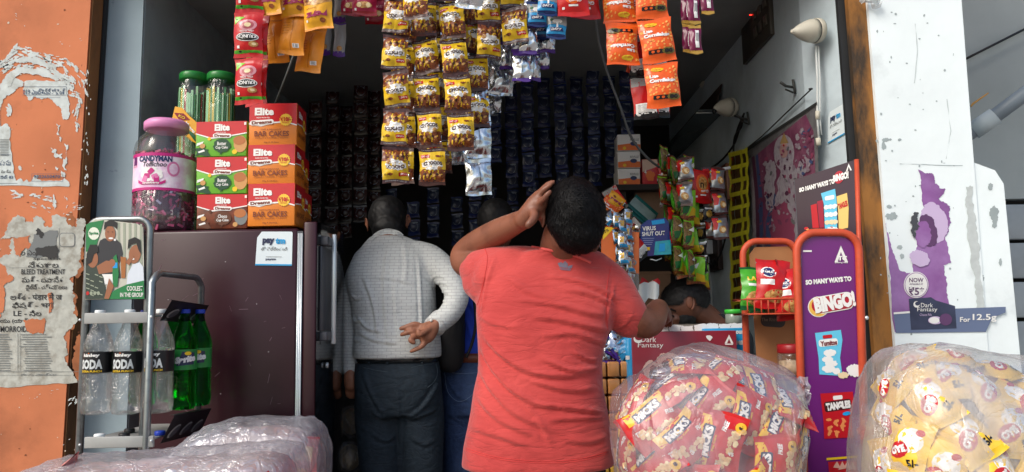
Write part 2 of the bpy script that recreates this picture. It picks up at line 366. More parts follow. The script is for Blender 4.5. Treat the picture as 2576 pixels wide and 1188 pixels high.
g.poly(jag([(2262, 412), (2330, 414), (2420, 416), (2420, 417.4), (2330, 415.4), (2262, 413.4)], 1, 3, 2), S26, 1, scr); g.poly(jag([(2300, 60), (2306, 130), (2298, 210), (2300, 210), (2308, 130), (2302, 60)], 1.4, 3, 3), S26, 1, flat('hairline_crack', (186, 196, 198), .9)); g.poly(jag([(2380, 250), (2390, 330), (2378, 400), (2380, 400), (2392, 330), (2382, 250)], 1.4, 3, 4), S26, 1, flat('hairline_crack', (186, 196, 198), .9))
tag(g.build('scraped_patch', sh), kind='stuff')
g = G(); rnd = random.Random(22)
for k in range(60): x = rnd.uniform(-10, 215); g.poly(jag(ell(x, rnd.uniform(0, 1180), rnd.uniform(.6, 2.6), rnd.uniform(.8, 3.5), 6, rot=rnd.uniform(0, 90)), 1.5, 2, k), SO_, 1, flat('chipped_paint', (206, 190, 172), .9) if k % 3 else flat('dark_chip', (120, 70, 46), .9))
for k, (x, y, a_, b_) in enumerate([(196, 640, 16, 60), (180, 780, 14, 50), (200, 900, 16, 60), (176, 560, 12, 26)]): g.poly(jag(ell(x, y, a_, b_, 12), 9, 4, 70 + k), SO_, 1, M('brown_grime_patch', (150, 92, 58), .9, var=.25, vs=20))
tag(g.build('paint_chips', sh), kind='stuff')
g = G(); pts = [(2428, 470), (2446, 470), (2452, 560), (2462, 640), (2470, 720), (2482, 800), (2470, 806), (2452, 740), (2440, 650), (2432, 560)]
g.poly(jag(pts, 7, 4, 3), lambda u, v, l: at(u, v, 2.60) + V((0, -.002, 0)), 1, flat('grey_drip_stain', (186, 194, 194), .9, var=.1, vs=40)).build('drip_stain', sh)

# neighbour wall behind on the right
m_nw = M('neighbour_grey_wall', (186, 194, 192), 0.85, var=.08, vs=2, col2=(164, 172, 170), m2=.5, ms=1.2, mw=.2)
m_sl = M('neighbour_shutter_slat', (158, 166, 170), 0.6, var=.12)
nb = thing('neighbour_building', 'grey wall with dark horizontal shutter slats beyond the white pillar', 'building', (3.2, 4.3, 0))
zs = at(2560, 500, 4.3).z
G().box(1.95, 6.5, 4.3, 4.5, zs, 4.6, m_nw).build('wall', nb)
z = zs - .035; k = 0
while z > 0.05:
    h = .205; G().box(1.95, 6.5, 4.29, 4.36, max(.02, z - h), z, m_sl, r=.008).build('shutter_slat', nb); z -= h + .022
G().box(1.93, 6.5, 4.40, 4.45, 0, zs + .05, m_dk).build('shutter_back', nb)
g = G(); g.tube([at(2400, 163, 4.27), at(2600, 62, 4.27)], .008, m_dk, 6).build('wall_cable', nb)
# pipe stub behind the pillar
pg_ = M('grey_pvc_pipe', (112, 124, 134), .45, var=.12); pl = M('pale_pvc_socket', (176, 188, 192), .5)
pp = thing('drain_pipe', 'grey plastic drain pipe slanting out behind the white pillar', 'pipe', at(2450, 325, 3.3))
a, b, c = at(2440, 334, 3.2), at(2505, 290, 3.15), at(2640, 190, 3.0)
g = G(); g.tube([a - (b-a)*.3, a, b, c], .032, pg_, 14).build('pipe', pp)
g = G(); g.tube([at(2447, 330, 3.2), at(2503, 292, 3.152)], .040, pl, 14).build('socket', pp)
g = G(); g.tube([at(2442, 268, 3.25), at(2446, 262, 3.25), at(2486, 234, 3.2)], [.004, .005, .003], M('dry_twig', (200, 150, 80), .7), 6)
tag(g.build('dry_stick'), 'short yellowish dry stick poking out above the grey drain pipe', 'stick')
# hanging clear plastic scrap at the top of the right channel
g = G(); rnd = random.Random(5); o = at(2188, -4, 2.58); vs = []
for i in range(7):
    for j in range(7):
        vs.append(o + V(((i - 3) * .013 + rnd.uniform(-.006, .006), rnd.uniform(-.02, .01), -j * .0045 + .012 * math.sin(i))))
g.add(vs, [(i*7+j, i*7+j+1, (i+1)*7+j+1, (i+1)*7+j) for i in range(6) for j in range(6)], M('crumpled_clear_film', (205, 210, 212), .25, alpha=.75), False)
tag(g.build('plastic_scrap'), 'crumpled clear plastic scrap hanging at the top of the ochre shutter guide', 'plastic scrap')

# ================================================================== posters on the walls
paper = M('weathered_paper', (196, 204, 202), .9, var=.12, vs=30, col2=(172, 176, 170), m2=.6, ms=25, mw=.1)
paper2 = M('old_newsprint', (178, 180, 172), .9, var=.14, vs=40, col2=(150, 148, 138), m2=.56, ms=30, mw=.1)
INK = flat('faded_blue_ink', (72, 88, 112), .9); INK2 = flat('faded_black_ink', (58, 58, 58), .9); INK3 = flat('pale_grey_ink', (118, 122, 122), .9)
SO = SY(2.75)
po = thing('torn_poster', 'torn white coaching poster with blue lettering, upper one on the orange pillar', 'poster', at(90, 470, 2.75))
def tp(pts, seed, l=2, amp=6, mat=paper, S=SO): return G().poly(jag(pts, amp, 4, seed), S, l, mat)
g = tp([(60, 207), (176, 207), (178, 222), (172, 250), (172, 300), (160, 302), (155, 275), (140, 262), (120, 246), (85, 243), (70, 252), (66, 240), (58, 226)], 1)
g.poly(jag([(0, 215), (20, 190), (60, 207), (54, 220), (40, 225), (18, 240), (8, 255), (0, 290)], 4, 3, 9), SO, 2, paper)
g.poly(jag([(-60, 215), (0, 215), (0, 290), (8, 400), (-60, 400)], 4, 3, 99), SO, 2, paper)
g.poly(jag([(-2, 320), (18, 312), (26, 322), (28, 380), (34, 432), (40, 455), (52, 448), (58, 458), (68, 452), (74, 458), (84, 446), (98, 442), (86, 455), (110, 455), (160, 452), (162, 445), (174, 470), (-60, 472), (-60, 330)], 4, 3, 11), SO, 2, paper)
for k, q in enumerate([(142, 312, 152, 342), (150, 345, 156, 358), (128, 372, 142, 384), (138, 384, 158, 400), (162, 362, 172, 402), (160, 400, 170, 430), (152, 430, 164, 446), (140, 420, 148, 430), (48, 418, 54, 430), (176, 210, 186, 232), (14, 270, 30, 292), (20, 262, 26, 282)]):
    g.poly(jag([(q[0], q[1]), (q[2], q[1] + 3), (q[2] - 2, q[3]), (q[0] + 2, q[3] - 2)], 5, 3, 20 + k), SO, 2, paper)
g.text('019 ఎంట్రెన్స్ కోచింగ్', 112, 231, 106, 15, SO, 4, INK, flip=True)
g.text('9522650470', 119, 441 + 4, 66, 8, SO, 4, INK, flip=True, bold=.02)
for (x, y, w_, h_) in [(112, 219, 112, .8), (112, 240, 112, .8), (168, 229, .8, 20), (118, 252 - 6, 70, .6), (120, 438, 78, .6), (120, 457, 78, .6), (159, 448, .8, 19), (81, 448, .8, 19), (15, 390, 26, .8), (15, 462, 60, .8)]: g.poly(rect(x, y, w_, h_), SO, 4, INK)
rnd = random.Random(3)
for k in range(11): g.poly(rect(12, 352 + k * 4.0, 22, 1.3), SO, 4, INK3)
g.text('చూపు', 14, 410, 28, 14, SO, 4, INK, flip=True); g.text('పూర్వ', 16, 432, 24, 8, SO, 4, INK2, flip=True); g.text('సెల్: 83', 18, 446, 32, 9, SO, 4, INK, flip=True, bold=.02)
g.build('paper', po)
# swirls of torn paper left on the paint
g = G(); rnd = random.Random(12)
def flake(cx, cy, L, W, ang, k):
    pts = ell(cx, cy, L / 2, W / 2, 9, rot=ang); g.poly(jag(pts, max(2.0, W * .55), 3, k), SO, 2, paper)
arcs = [((0, 118 + 44), (45, 126), (100, 140), (150, 165), (190, 205), 7, 60), ((10, 205), (50, 172), (95, 168), (140, 190), (180, 215), 6, 55), ((0, 180), (40, 150), (90, 148), (130, 170), (165, 200), 8, 55), ((120, 140), (160, 148), (185, 165), (210, 200), (216, 240), 5, 34), ((216, 240), (218, 200), (220, 180), (222, 260), (220, 330), 3, 14),
        ((180, 232), (196, 238), (200, 260), (190, 290), (196, 320), 5, 36), ((20, 490), (70, 492), (110, 500), (135, 500), (138, 520), 5, 34), ((80, 515), (110, 520), (140, 535), (180, 525), (205, 520), 3, 20), ((218, 330), (219, 380), (217, 420), (218, 440), (219, 470), 3, 16), ((225, 500), (160, 490), (170, 520), (150, 550), (200, 545), 3, 10),
        ((170, 985+28), (185, 1000), (200, 1010), (190, 1020), (205, 1040), 3.2, 16), ((20, 950), (60, 1000), (150, 980), (180, 1100), (120, 1140), 1.8, 9), ((10, 20), (60, 60), (120, 100), (180, 120), (215, 90), 1.6, 8)]
k = 0
for A in arcs:
    cps = [V(p) for p in A[:5]]; Wd, cnt = A[5], A[6]
    for i in range(cnt):
        t = rnd.random() * 3.999; j = int(t); f = t - j; p = cps[j].lerp(cps[j+1], f); d = cps[j+1] - cps[j]; ang = math.degrees(math.atan2(d.y, d.x)) + rnd.uniform(-14, 14)
        flake(p.x + rnd.gauss(0, 3.5), p.y + rnd.gauss(0, 4.5), Wd * rnd.uniform(1.2, 4.2), Wd * rnd.uniform(.35, 1.0), ang, k); k += 1
g.poly(jag([(10, 205), (30, 180), (60, 170), (100, 172), (140, 190), (165, 206), (140, 206), (100, 190), (60, 186), (35, 200), (20, 222)], 5, 4, 91), SO, 3, paper)
g.poly(jag([(20, 158), (60, 142), (95, 146), (128, 168), (120, 176), (90, 162), (50, 160)], 5, 4, 92), SO, 3, paper)
tag(g.build('torn_scrap', po), kind='stuff')
# lower newsprint bill
pb = thing('torn_poster', 'large torn grey newsprint bill with black lettering, lower one on the orange pillar', 'poster', at(70, 760, 2.75))
g = tp([(32, 548), (58, 546), (64, 560), (84, 560), (84, 548), (106, 548), (112, 570), (128, 572), (130, 545), (168, 548), (172, 566), (190, 572), (204, 548), (214, 552), (212, 590), (204, 640), (206, 670), (176, 700), (182, 730), (190, 745), (184, 790), (196, 806), (160, 846), (172, 890), (168, 920), (196, 962), (-60, 970), (-60, 690), (0, 700), (20, 690), (8, 668), (0, 660), (14, 640), (28, 640), (22, 620), (40, 600), (16, 600), (0, 606), (18, 580)], 31, 2, 7, paper2)
for k, q in enumerate([(60, 740, 8), (120, 690, 5)]): pass
g.poly(jag([(86, 590), (146, 580), (146, 640), (66, 646), (74, 622)], 5, 4, 40), SO, 4, INK3); g.poly(jag([(92, 625), (144, 618), (146, 650), (110, 646), (90, 648)], 6, 4, 41), SO, 5, INK2); g.poly(jag([(96, 574), (112, 590), (106, 600), (92, 590)], 4, 3, 44), SO, 5, INK2)
for t, x, y, w_, h_ in [('ల ఎంట్', 80, 635, 56, 16), ('Specialist', 120, 652, 70, 8), ('నేరుగాల', 110, 666, 76, 16), ('BLEED TREATMENT', 110, 684, 110, 13), ('పుర్ - దవాసీర', 108, 703, 104, 16), ('పైల్స్ - చక్రమొలలు', 118, 724, 104, 17), ('అర్శ - पंडार में ज', 92, 746, 130, 18), ('ఫిషర్ - भगं', 84, 768, 104, 17), ('LE - సిల', 70, 788, 70, 15), ('యు (యార్', 36, 808, 70, 14), ('MORROIDAL', 44, 828, 84, 15)]:
    g.text(t, x, y, w_, h_, SO, 4, INK2, flip=True, bold=.015)
rnd = random.Random(8)
for x0, wd in [(-10, 44), (58, 76)]:
    for i in range(16): g.poly(rect(x0 + wd/2 - rnd.uniform(0, 12) * (i < 8), 842 + i * 6.0, wd - rnd.uniform(0, 20), 2.2), SO, 4, INK3)
for (x, y, w_, h_) in [(46, 885, 1, 96), (52, 885, 1, 96), (70, 935, 260, .9), (90, 674, 130, .8), (150, 604, .9, 60), (90, 944, 180, .6)]: g.poly(rect(x, y, w_, h_), SO, 4, INK3)
for x, y, w_, h_ in [(170, 604, 40, 36)]:
    g.poly(rrect(x, y, w_, h_, 8), SO, 3, INK3); g.poly(rrect(x, y, w_ - 4, h_ - 4, 7), SO, 4, paper2)
g.text('దా కు మాత్రల', 98, 942, 90, 7, SO, 4, INK3, flip=True)
# orange paint showing through holes
g.poly(jag([(60, 805), (112, 800), (110, 842), (76, 838)], 6, 4, 50), SO, 4, m_or); g.poly(jag([(120, 742), (132, 735), (134, 775), (124, 790)], 4, 3, 51), SO, 4, m_or); g.poly(jag([(-60, 700), (28, 690), (34, 706), (10, 720), (12, 780), (0, 800), (-60, 800)], 6, 4, 52), SO, 4, m_or); g.poly(jag([(36, 600), (76, 592), (78, 620), (60, 630), (50, 648), (40, 640)], 5, 4, 53), SO, 4, m_or)
g.build('paper', pb)

# purple torn poster on the white pillar
pu = thing('torn_poster', 'torn purple biscuit advert with a white price circle on the white pillar', 'poster', at(2330, 700, 2.6))
pm = M('faded_purple_print', (132, 86, 146), .7, var=.16, vs=9, col2=(160, 122, 178), m2=.56, ms=6, mw=.15)
g = G(); g.poly(jag([(2228, 560), (2240, 620), (2262, 680), (2296, 690), (2304, 685), (2372, 660), (2380, 700), (2382, 740), (2388, 790), (2396, 800), (2250, 836), (2240, 700)], 5, 4, 61), S26, 2, pm)
g.poly(jag([(2308, 427), (2342, 436), (2350, 462), (2378, 476), (2360, 500), (2388, 520), (2392, 560), (2376, 600), (2392, 660), (2364, 665), (2320, 690), (2296, 690), (2306, 620), (2318, 590), (2328, 560), (2318, 500)], 5, 4, 62), S26, 2, pm)
lav = flat('lavender_print', (196, 176, 210), .6); dpu = flat('deep_purple_print', (92, 60, 100), .6)
g.poly(jag(ell(2348, 560, 34, 52, 16, rot=-15), 3, 2, 63), S26, 3, lav); g.poly(jag(ell(2333, 580, 22, 42, 14, rot=-15), 3, 2, 64), S26, 4, dpu); g.poly(jag(ell(2320, 590, 20, 34, 14), 3, 2, 65), S26, 5, pm)
g.poly(jag(ell(2310, 650, 26, 20, 14, rot=25), 3, 2, 66), S26, 6, lav); g.poly(jag([(2290, 545), (2308, 535), (2312, 570), (2296, 600)], 8, 4, 67), S26, 6, flat('grey_mould', (70, 74, 80), .9))
blk = M('navy_biscuit_pack', (52, 58, 82), .5, var=.2, vs=20)
g.poly([(2246, 790), (2388, 777), (2528, 772), (2528, 786), (2494, 800), (2478, 835), (2252, 838)], S26, 3, flat('slate_band', (98, 112, 142), .6)); g.poly([(2246, 786), (2300, 782), (2300, 787), (2246, 791)], S26, 4, WHITE)
g.poly([(2284, 752), (2340, 748), (2352, 756), (2400, 770), (2404, 826), (2290, 830)], S26, 4, blk)
g.poly(ell(2302, 717, 31, 33, 26), S26, 5, WHITE); g.poly(ell(2302, 717, 29, 31, 26), S26, 6, pm); g.poly(ell(2302, 717, 27.5, 29.5, 26), S26, 7, WHITE)
g.text('NOW', 2302, 705, 36, 11, S26, 8, dpu, flip=True, bold=.02); g.text('AVAILABLE AT', 2302, 715, 34, 4, S26, 8, dpu, flip=True); g.text('₹5*', 2302, 733, 38, 20, S26, 8, dpu, flip=True, bold=.02)
g.text('Dark', 2329, 768, 30, 11, S26, 6, WHITE, flip=True, bold=0); g.text('Fantasy', 2330, 780, 50, 13, S26, 6, WHITE, flip=True, bold=0); g.text('Choco Fills', 2326, 792, 30, 6, S26, 6, lav, flip=True, bold=0)
g.poly(ell(2303, 766, 8, 8), S26, 6, WHITE); g.poly(ell(2305, 764, 6, 5), S26, 7, blk); g.poly(ell(2350, 806, 18, 10), S26, 6, lav); g.poly(ell(2347, 806, 13, 8), S26, 7, WHITE); g.poly(ell(2376, 804, 16, 15), S26, 6, dpu)
g.text('For', 2425, 804, 26, 12, S26, 6, WHITE, flip=True, bold=.02); g.text('12.5g', 2474, 800, 60, 20, S26, 6, WHITE, flip=True, bold=.02)
g.build('paper', pu)
# ================================================================== packets and the strips they hang in
def fp(name, col, rough=.26, **k): k.setdefault('var', .08); k.setdefault('vs', 30); return M('foil_' + name, col, rough, **k)
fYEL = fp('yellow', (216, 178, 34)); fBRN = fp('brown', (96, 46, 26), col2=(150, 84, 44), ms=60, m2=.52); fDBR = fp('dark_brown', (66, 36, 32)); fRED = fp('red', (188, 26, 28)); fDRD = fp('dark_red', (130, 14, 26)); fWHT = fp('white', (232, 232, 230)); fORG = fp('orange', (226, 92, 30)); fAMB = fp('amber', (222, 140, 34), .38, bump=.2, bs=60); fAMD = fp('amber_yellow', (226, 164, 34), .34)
fSIL = fp('silver', (205, 210, 216), .20, metal=1.0, var=.1, bump=.6, bs=26); fSIG = fp('silver_grey', (150, 156, 162), .28, metal=.9, bump=.5, bs=40); fBLU = fp('blue', (38, 140, 196)); fNAV = fp('navy', (28, 44, 96)); fPUR = fp('purple', (78, 44, 132)); fMAR = fp('maroon', (104, 20, 62)); fGLD = fp('gold', (190, 150, 70), .3, metal=.4); fGRN = fp('green', (70, 160, 40)); fDGR = fp('dark_green', (24, 92, 48)); fLIM = fp('lime', (130, 200, 50)); fMAG = fp('magenta', (150, 26, 60)); fTAN = fp('tan', (206, 160, 96), col2=(150, 100, 50), ms=80); fCRM = fp('cream', (226, 206, 160)); fBLK = fp('black', (24, 22, 24)); fPNK = fp('pink', (206, 140, 150)); fGRY = fp('grey', (150, 152, 150)); fDBL = fp('dim_blue', (34, 46, 76), .3); fDGY = fp('dim_grey', (150, 162, 176), .35, col2=(96, 100, 112), ms=50)

def packet(w, h, b, front, back, crimp=.10, crimpmat=None, art=None, seed=0, pinch=.07, wr=.0022, nx=14, ny=20, ml=.012, pleat=.0012):
    rnd = random.Random(seed); ph = [rnd.uniform(0, 6) for _ in range(4)]; off = V((seed * 7.3, seed * 3.1, 0))
    def surf(sgn):
        def S(u, v, l):
            s = max(-1, min(1, 2 * u / w)); t = max(-1, min(1, 2 * v / h)); k = 1 - 2 * crimp; ti = min(1, abs(t) / k)
            B = b * (1 - abs(s) ** 2.4) * (1 - ti ** 3)
            wv = wr * noise.noise(V((u * 55, v * 40, sgn * 3)) + off) + wr * .8 * noise.noise(V((u * 130, v * 60, 5 + sgn)) + off)
            edge = max(0, 1 - abs(abs(t) - k) / .45)
            pl = pleat * math.sin(u / w * 46 + ph[0]) * edge * (1 - abs(s)) + wr * 1.3 * edge * noise.noise(V((u * 90, v * 16, 9)) + off)
            y = sgn * (B + (wv + pl) * (1 if ti < 1 else .3) + l * .00055 + .0007)
            wf = 1 - pinch * (1 - t ** 4) * (1 + .5 * math.sin(ph[1]))
            warp = .0025 * math.sin(3 * s + ph[2]) * (t > .8 or t < -.8)
            return V((u * wf + .0016 * math.sin(t * 4 + ph[3]), y, v + warp * abs(t)))
        return S
    g = G(); Sf, Sb = surf(-1), surf(1)
    for S, mt in ((Sf, front), (Sb, back)):
        vs = [S(-w/2 + w * i / nx, -h/2 + h * j / ny, 0) for j in range(ny + 1) for i in range(nx + 1)]
        fi = []; fc = []
        for j in range(ny):
            for i in range(nx):
                q = (j*(nx+1)+i, j*(nx+1)+i+1, (j+1)*(nx+1)+i+1, (j+1)*(nx+1)+i)
                (fc if (crimpmat and (j < ny * crimp or j >= ny * (1 - crimp))) else fi).append(q)
        g.add(vs, fi, mt, True)
        if fc: g.add(vs, fc, crimpmat, True)
    if art: art(g, Sf, w, h, ml)
    return g.build('packet')
def hide_src(o): COL.objects.unlink(o); return o
def a_chocos(g, S, w, h, ml):
    g.poly([(-.5*w, -.40*h), (.5*w, -.40*h), (.5*w, -.08*h), (.2*w, -.06*h), (-.1*w, -.12*h), (-.35*w, -.06*h), (-.5*w, -.14*h)], S, 1, fBRN, ml)
    g.poly(jag(ell(-.02*w, .04*h, .40*w, .15*h, 14), .008, 2, 5), S, 2, fWHT, ml)
    g.text('CHOCOS', 0, .07*h, .72*w, .10*h, S, 4, fDBR, ml=ml, bold=.05, arc=.25, rot=3)
    g.poly(rect(-.27*w, .27*h, .34*w, .09*h, 6), S, 2, fRED, ml); g.text("Kellogg's", -.27*w, .27*h, .28*w, .05*h, S, 4, fWHT, rot=6, ml=ml)
    g.poly(ell(.22*w, .28*h, .1*w, .035*h, 10), S, 2, fBRN, ml); g.text('10', .38*w, .29*h, .12*w, .05*h, S, 3, fDBR, ml=ml)
    g.poly(ell(.26*w, -.04*h, .09*w, .06*h, 10), S, 4, fTAN, ml)
    for k in range(6): g.poly(ell(-.3*w + k*.12*w, -.20*h - .03*h*(k % 2), .06*w, .035*h, 8, rot=k*40), S, 3, fTAN if k % 2 else fDBR, ml)
    g.text('CRUNCHY BREAKFAST', 0, .445*h, .8*w, .03*h, S, 1, fGRY, ml=ml)
def a_popz(g, S, w, h, ml):
    g.poly([(-.5*w, -.4*h), (.5*w, -.4*h), (.5*w, -.1*h), (0, -.02*h), (-.5*w, -.12*h)], S, 1, fTAN, ml)
    for k in range(9): g.poly(ell(-.36*w + (k % 5)*.18*w, -.18*h - .09*h*(k // 5), .07*w, .05*h, 8), S, 2, fCRM if k % 2 else fBRN, ml)
    g.text('popz', 0, .16*h, .74*w, .15*h, S, 4, fp('popz', (150, 40, 84)), ml=ml, bold=.08); g.poly(ell(-.2*w, .32*h, .10*w, .05*h, 10), S, 3, fBRN, ml); g.text('CHOCO CRUNCHIES', .18*w, .03*h, .4*w, .03*h, S, 3, fBRN, ml=ml)
    g.poly(rect(.36*w, .3*h, .07*w, .05*h), S, 3, fWHT, ml)
def a_back(g, S, w, h, ml):
    g.poly(rect(.02*w, 0, .05*w, .78*h), S, 1, fp('amber_seam', (196, 118, 28)), ml); g.poly(rect(.22*w, -.30*h, .24*w, .09*h, 4), S, 2, fWHT, ml)
    for k in range(7): g.poly(rect(.13*w + k*.028*w, -.30*h, .011*w, .07*h, 4), S, 3, fBLK, ml)
    for k in range(5): g.poly(rect(-.26*w, .2*h - k*.06*h, .32*w, .01*h), S, 1, fp('amber_line', (180, 104, 26)), ml)
def a_munch(g, S, w, h, ml):
    g.poly([(-.46*w, .40*h), (-.12*w, .40*h), (-.46*w, .22*h)], S, 2, fLIM, ml); g.text('NEW', -.37*w, .34*h, .12*w, .03*h, S, 3, fDGR, rot=20, ml=ml)
    g.poly(ell(.02*w, .20*h, .32*w, .13*h, 18), S, 2, fPNK, ml); g.poly(ell(.02*w, .20*h, .22*w, .09*h, 16), S, 3, fp('rose', (170, 84, 90)), ml); g.poly(ell(.02*w, .2*h, .12*w, .05*h, 12), S, 4, fCRM, ml)
    g.text('TEEKHA TWIST', 0, .06*h, .5*w, .04*h, S, 4, fWHT, ml=ml)
    g.poly(ell(0, -.07*h, .40*w, .095*h, 22), S, 3, fWHT, ml); g.poly(ell(0, -.07*h, .37*w, .08*h, 22), S, 4, fBLK, ml); g.text('KRUNCH', 0, -.06*h, .66*w, .075*h, S, 6, fWHT, rot=180, ml=ml, bold=.03)
    g.poly(ell(.2*w, -.22*h, .17*w, .06*h, 12), S, 3, fTAN, ml); g.poly(ell(.22*w, -.22*h, .08*w, .03*h, 10), S, 4, fCRM, ml); g.poly(rect(-.34*w, -.28*h, .09*w, .06*h), S, 3, fWHT, ml); g.poly(rect(0, -.375*h, .98*w, .06*h), S, 2, fGRN, ml); g.poly(ell(-.28*w, -.375*h, .05*w, .02*h, 8), S, 3, fBLK, ml)
def a_corn(g, S, w, h, ml):
    rnd = random.Random(4)
    for k in range(56):
        x = rnd.uniform(-.46, .46)*w; y = rnd.uniform(-.24, .44)*h
        if abs(x + .05*w) < .30*w and -.02*h < y < .3*h: x = rnd.choice([-.42, .42])*w + rnd.uniform(-.05, .05)*w
        g.poly(ell(x, y, .038*w, .022*h, 7, rot=rnd.uniform(0, 90)), S, 1, fp('flake', (236, 158, 76)), ml)
    g.poly(ell(-.12*w, .35*h, .19*w, .055*h, 16), S, 3, fYEL, ml); g.text("Haldiram's", -.12*w, .345*h, .28*w, .03*h, S, 4, fRED, ml=ml)
    g.text('Lite', -.24*w, .19*h, .26*w, .07*h, S, 3, fWHT, ml=ml, bold=.06); g.text('Cornflakes', 0, .09*h, .78*w, .085*h, S, 3, fWHT, ml=ml, bold=.06)
    g.poly(rrect(0, -.28*h, .66*w, .085*h, .02*h), S, 3, fBLK, ml); g.poly(ell(-.2*w, -.28*h, .05*w, .028*h, 10), S, 4, fORG, ml); g.poly(ell(-.04*w, -.28*h, .05*w, .028*h, 10), S, 4, fORG, ml)
    g.poly(ell(.28*w, -.28*h, .2*w, .075*h, 16), S, 4, fp('olive', (110, 96, 40)), ml); g.text('80', .28*w, -.28*h, .26*w, .09*h, S, 6, fBLK, ml=ml, bold=.06); g.poly(ell(-.24*w, -.0*h, .05*w, .04*h, 8), S, 3, fp('flake2', (240, 130, 60)), ml)
def a_blue(g, S, w, h, ml):
    g.poly([(-.5*w, .05*h), (.5*w, .0*h), (.5*w, .4*h), (-.5*w, .4*h)], S, 1, fGRY, ml); g.poly(ell(0, .16*h, .26*w, .09*h, 14), S, 2, fWHT, ml); g.poly(rect(0, .03*h, .09*w, .3*h, 6), S, 3, fWHT, ml); g.poly(ell(-.3*w, .22*h, .1*w, .05*h, 10), S, 2, fDGR, ml)
    g.poly([(-.36*w, -.08*h), (.3*w, -.10*h), (.38*w, -.24*h), (-.3*w, -.24*h)], S, 3, fNAV, ml); g.text('DAIRY', 0, -.165*h, .5*w, .09*h, S, 4, fWHT, ml=ml, bold=.03, skew=.15); g.poly(rect(0, -.37*h, .98*w, .07*h), S, 2, fNAV, ml)
def a_glu(g, S, w, h, ml):
    g.poly(ell(0, .06*h, .34*w, .30*h, 18), S, 1, fORG, ml); g.poly(ell(0, .08*h, .24*w, .2*h, 16), S, 2, fTAN, ml); g.text('U', -.06*w, .02*h, .18*w, .16*h, S, 3, fBLK, rot=180, ml=ml, bold=.05); g.text('Gluco', .08*w, -.16*h, .42*w, .08*h, S, 3, fWHT, rot=186, ml=ml, bold=.03); g.poly(rect(.0, -.27*h, .3*w, .04*h), S, 2, fWHT, ml); g.poly(rect(-.32*w, -.32*h, .08*w, .05*h), S, 2, fWHT, ml)
def a_cake(g, S, w, h, ml):
    g.text('CAKE', 0, .12*h, .6*w, .12*h, S, 3, fPNK, ml=ml, bold=.03); g.poly(ell(.0, -.15*h, .34*w, .12*h, 10), S, 1, fTAN, ml); g.poly(ell(-.2*w, -.15*h, .1*w, .09*h, 8), S, 2, fCRM, ml); g.poly(ell(.18*w, -.15*h, .1*w, .09*h, 8), S, 2, fCRM, ml); g.poly(rect(-.36*w, -.3*h, .08*w, .08*h), S, 2, fWHT, ml)
def a_slim(g, S, w, h, ml):
    g.poly(rect(0, -.41*h, .98*w, .12*h), S, 1, fPUR, ml); g.poly(ell(.05*w, -.27*h, .24*w, .07*h, 10), S, 2, fTAN, ml)
    for k in range(6): g.poly(rect(-.1*w + k % 2*.2*w, .34*h - k*.09*h, .4*w, .03*h), S, 2, fGRY, ml)
def a_sil(g, S, w, h, ml):
    g.poly(rect(.03*w, 0, .06*w, .78*h), S, 1, fSIG, ml)
def a_silp(g, S, w, h, ml):
    g.poly(rect(.03*w, 0, .06*w, .78*h), S, 1, fSIG, ml); g.poly(rect(0, -.44*h, .98*w, .11*h), S, 2, fPUR, ml); g.poly(ell(-.2*w, .1*h, .1*w, .05*h, 8), S, 2, fDBR, ml)
def a_maroon(g, S, w, h, ml):
    g.poly(rect(.1*w, 0, .3*w, .6*h), S, 2, fWHT, ml); g.poly(rect(.1*w, .05*h, .24*w, .3*h), S, 3, fGRY, ml); g.poly(rect(0, -.44*h, .98*w, .1*h), S, 2, fGLD, ml); g.poly(rect(0, .44*h, .98*w, .1*h), S, 2, fGLD, ml)
def a_orback(g, S, w, h, ml):
    g.poly(rect(0, .36*h, .96*w, .2*h), S, 1, fGRY, ml); g.poly(rect(0, -.26*h, .84*w, .24*h), S, 2, fWHT, ml); g.poly(rect(0, -.41*h, .96*w, .12*h), S, 2, fBLK, ml); g.poly(ell(-.3*w, -.4*h, .08*w, .03*h, 8), S, 3, fWHT, ml)
    for k in range(6): g.poly(rect(0, -.18*h - k*.03*h, .7*w, .008*h), S, 3, fGRY, ml)
def a_dark(g, S, w, h, ml):
    g.poly(ell(0, .02*h, .34*w, .30*h, 12), S, 1, fDGY, None); g.poly(rect(.0, .3*h, .6*w, .1*h), S, 1, fDGY, None)
def a_ndl(g, S, w, h, ml):
    g.poly([(-.5*w, -.4*h), (-.1*w, -.4*h), (.1*w, .4*h), (-.5*w, .4*h)], S, 1, fp('noodle', (132, 104, 62), col2=(80, 60, 34), ms=90), ml); g.poly([(.1*w, -.1*h), (.5*w, -.2*h), (.5*w, -.42*h), (0, -.42*h)], S, 2, fYEL, ml); g.poly([(-.3*w, .1*h), (.2*w, .25*h), (.1*w, .05*h)], S, 3, fWHT, ml); g.poly([(-.45*w, -.1*h), (-.05*w, -.05*h), (-.1*w, -.3*h), (-.4*w, -.34*h)], S, 3, fDGR, ml)
def a_spice(g, S, w, h, ml):
    g.poly([(-.5*w, .4*h), (-.1*w, .4*h), (-.3*w, -.1*h), (-.5*w, -.1*h)], S, 1, fRED, ml); g.poly(ell(.05*w, -.1*h, .26*w, .16*h, 12), S, 2, fTAN, ml); g.poly(ell(.1*w, -.12*h, .15*w, .1*h, 9), S, 3, fCRM, ml); g.poly(rect(-.1*w, .24*h, .3*w, .1*h, 8), S, 3, fYEL, ml)
P = {}
P['choc'] = [packet(.094, .132, .019, fYEL, fSIL, .12, fDBR, a_chocos, s, wr=.0062, pinch=pn_) for s, pn_ in ((1, .07), (2, .12), (3, .05), (61, .10), (62, .03))]
P['popz'] = [packet(.104, .15, .02, fAMD, fAMB, .09, fAMB, a_popz, s) for s in (4, 5)]
P['back'] = [packet(.100, .158, .016, fAMB, fAMB, .08, fAMB, a_back, s) for s in (6, 7)]
P['munch'] = [packet(.100, .158, .017, fRED, fRED, .09, fRED, a_munch, s) for s in (8, 9)]
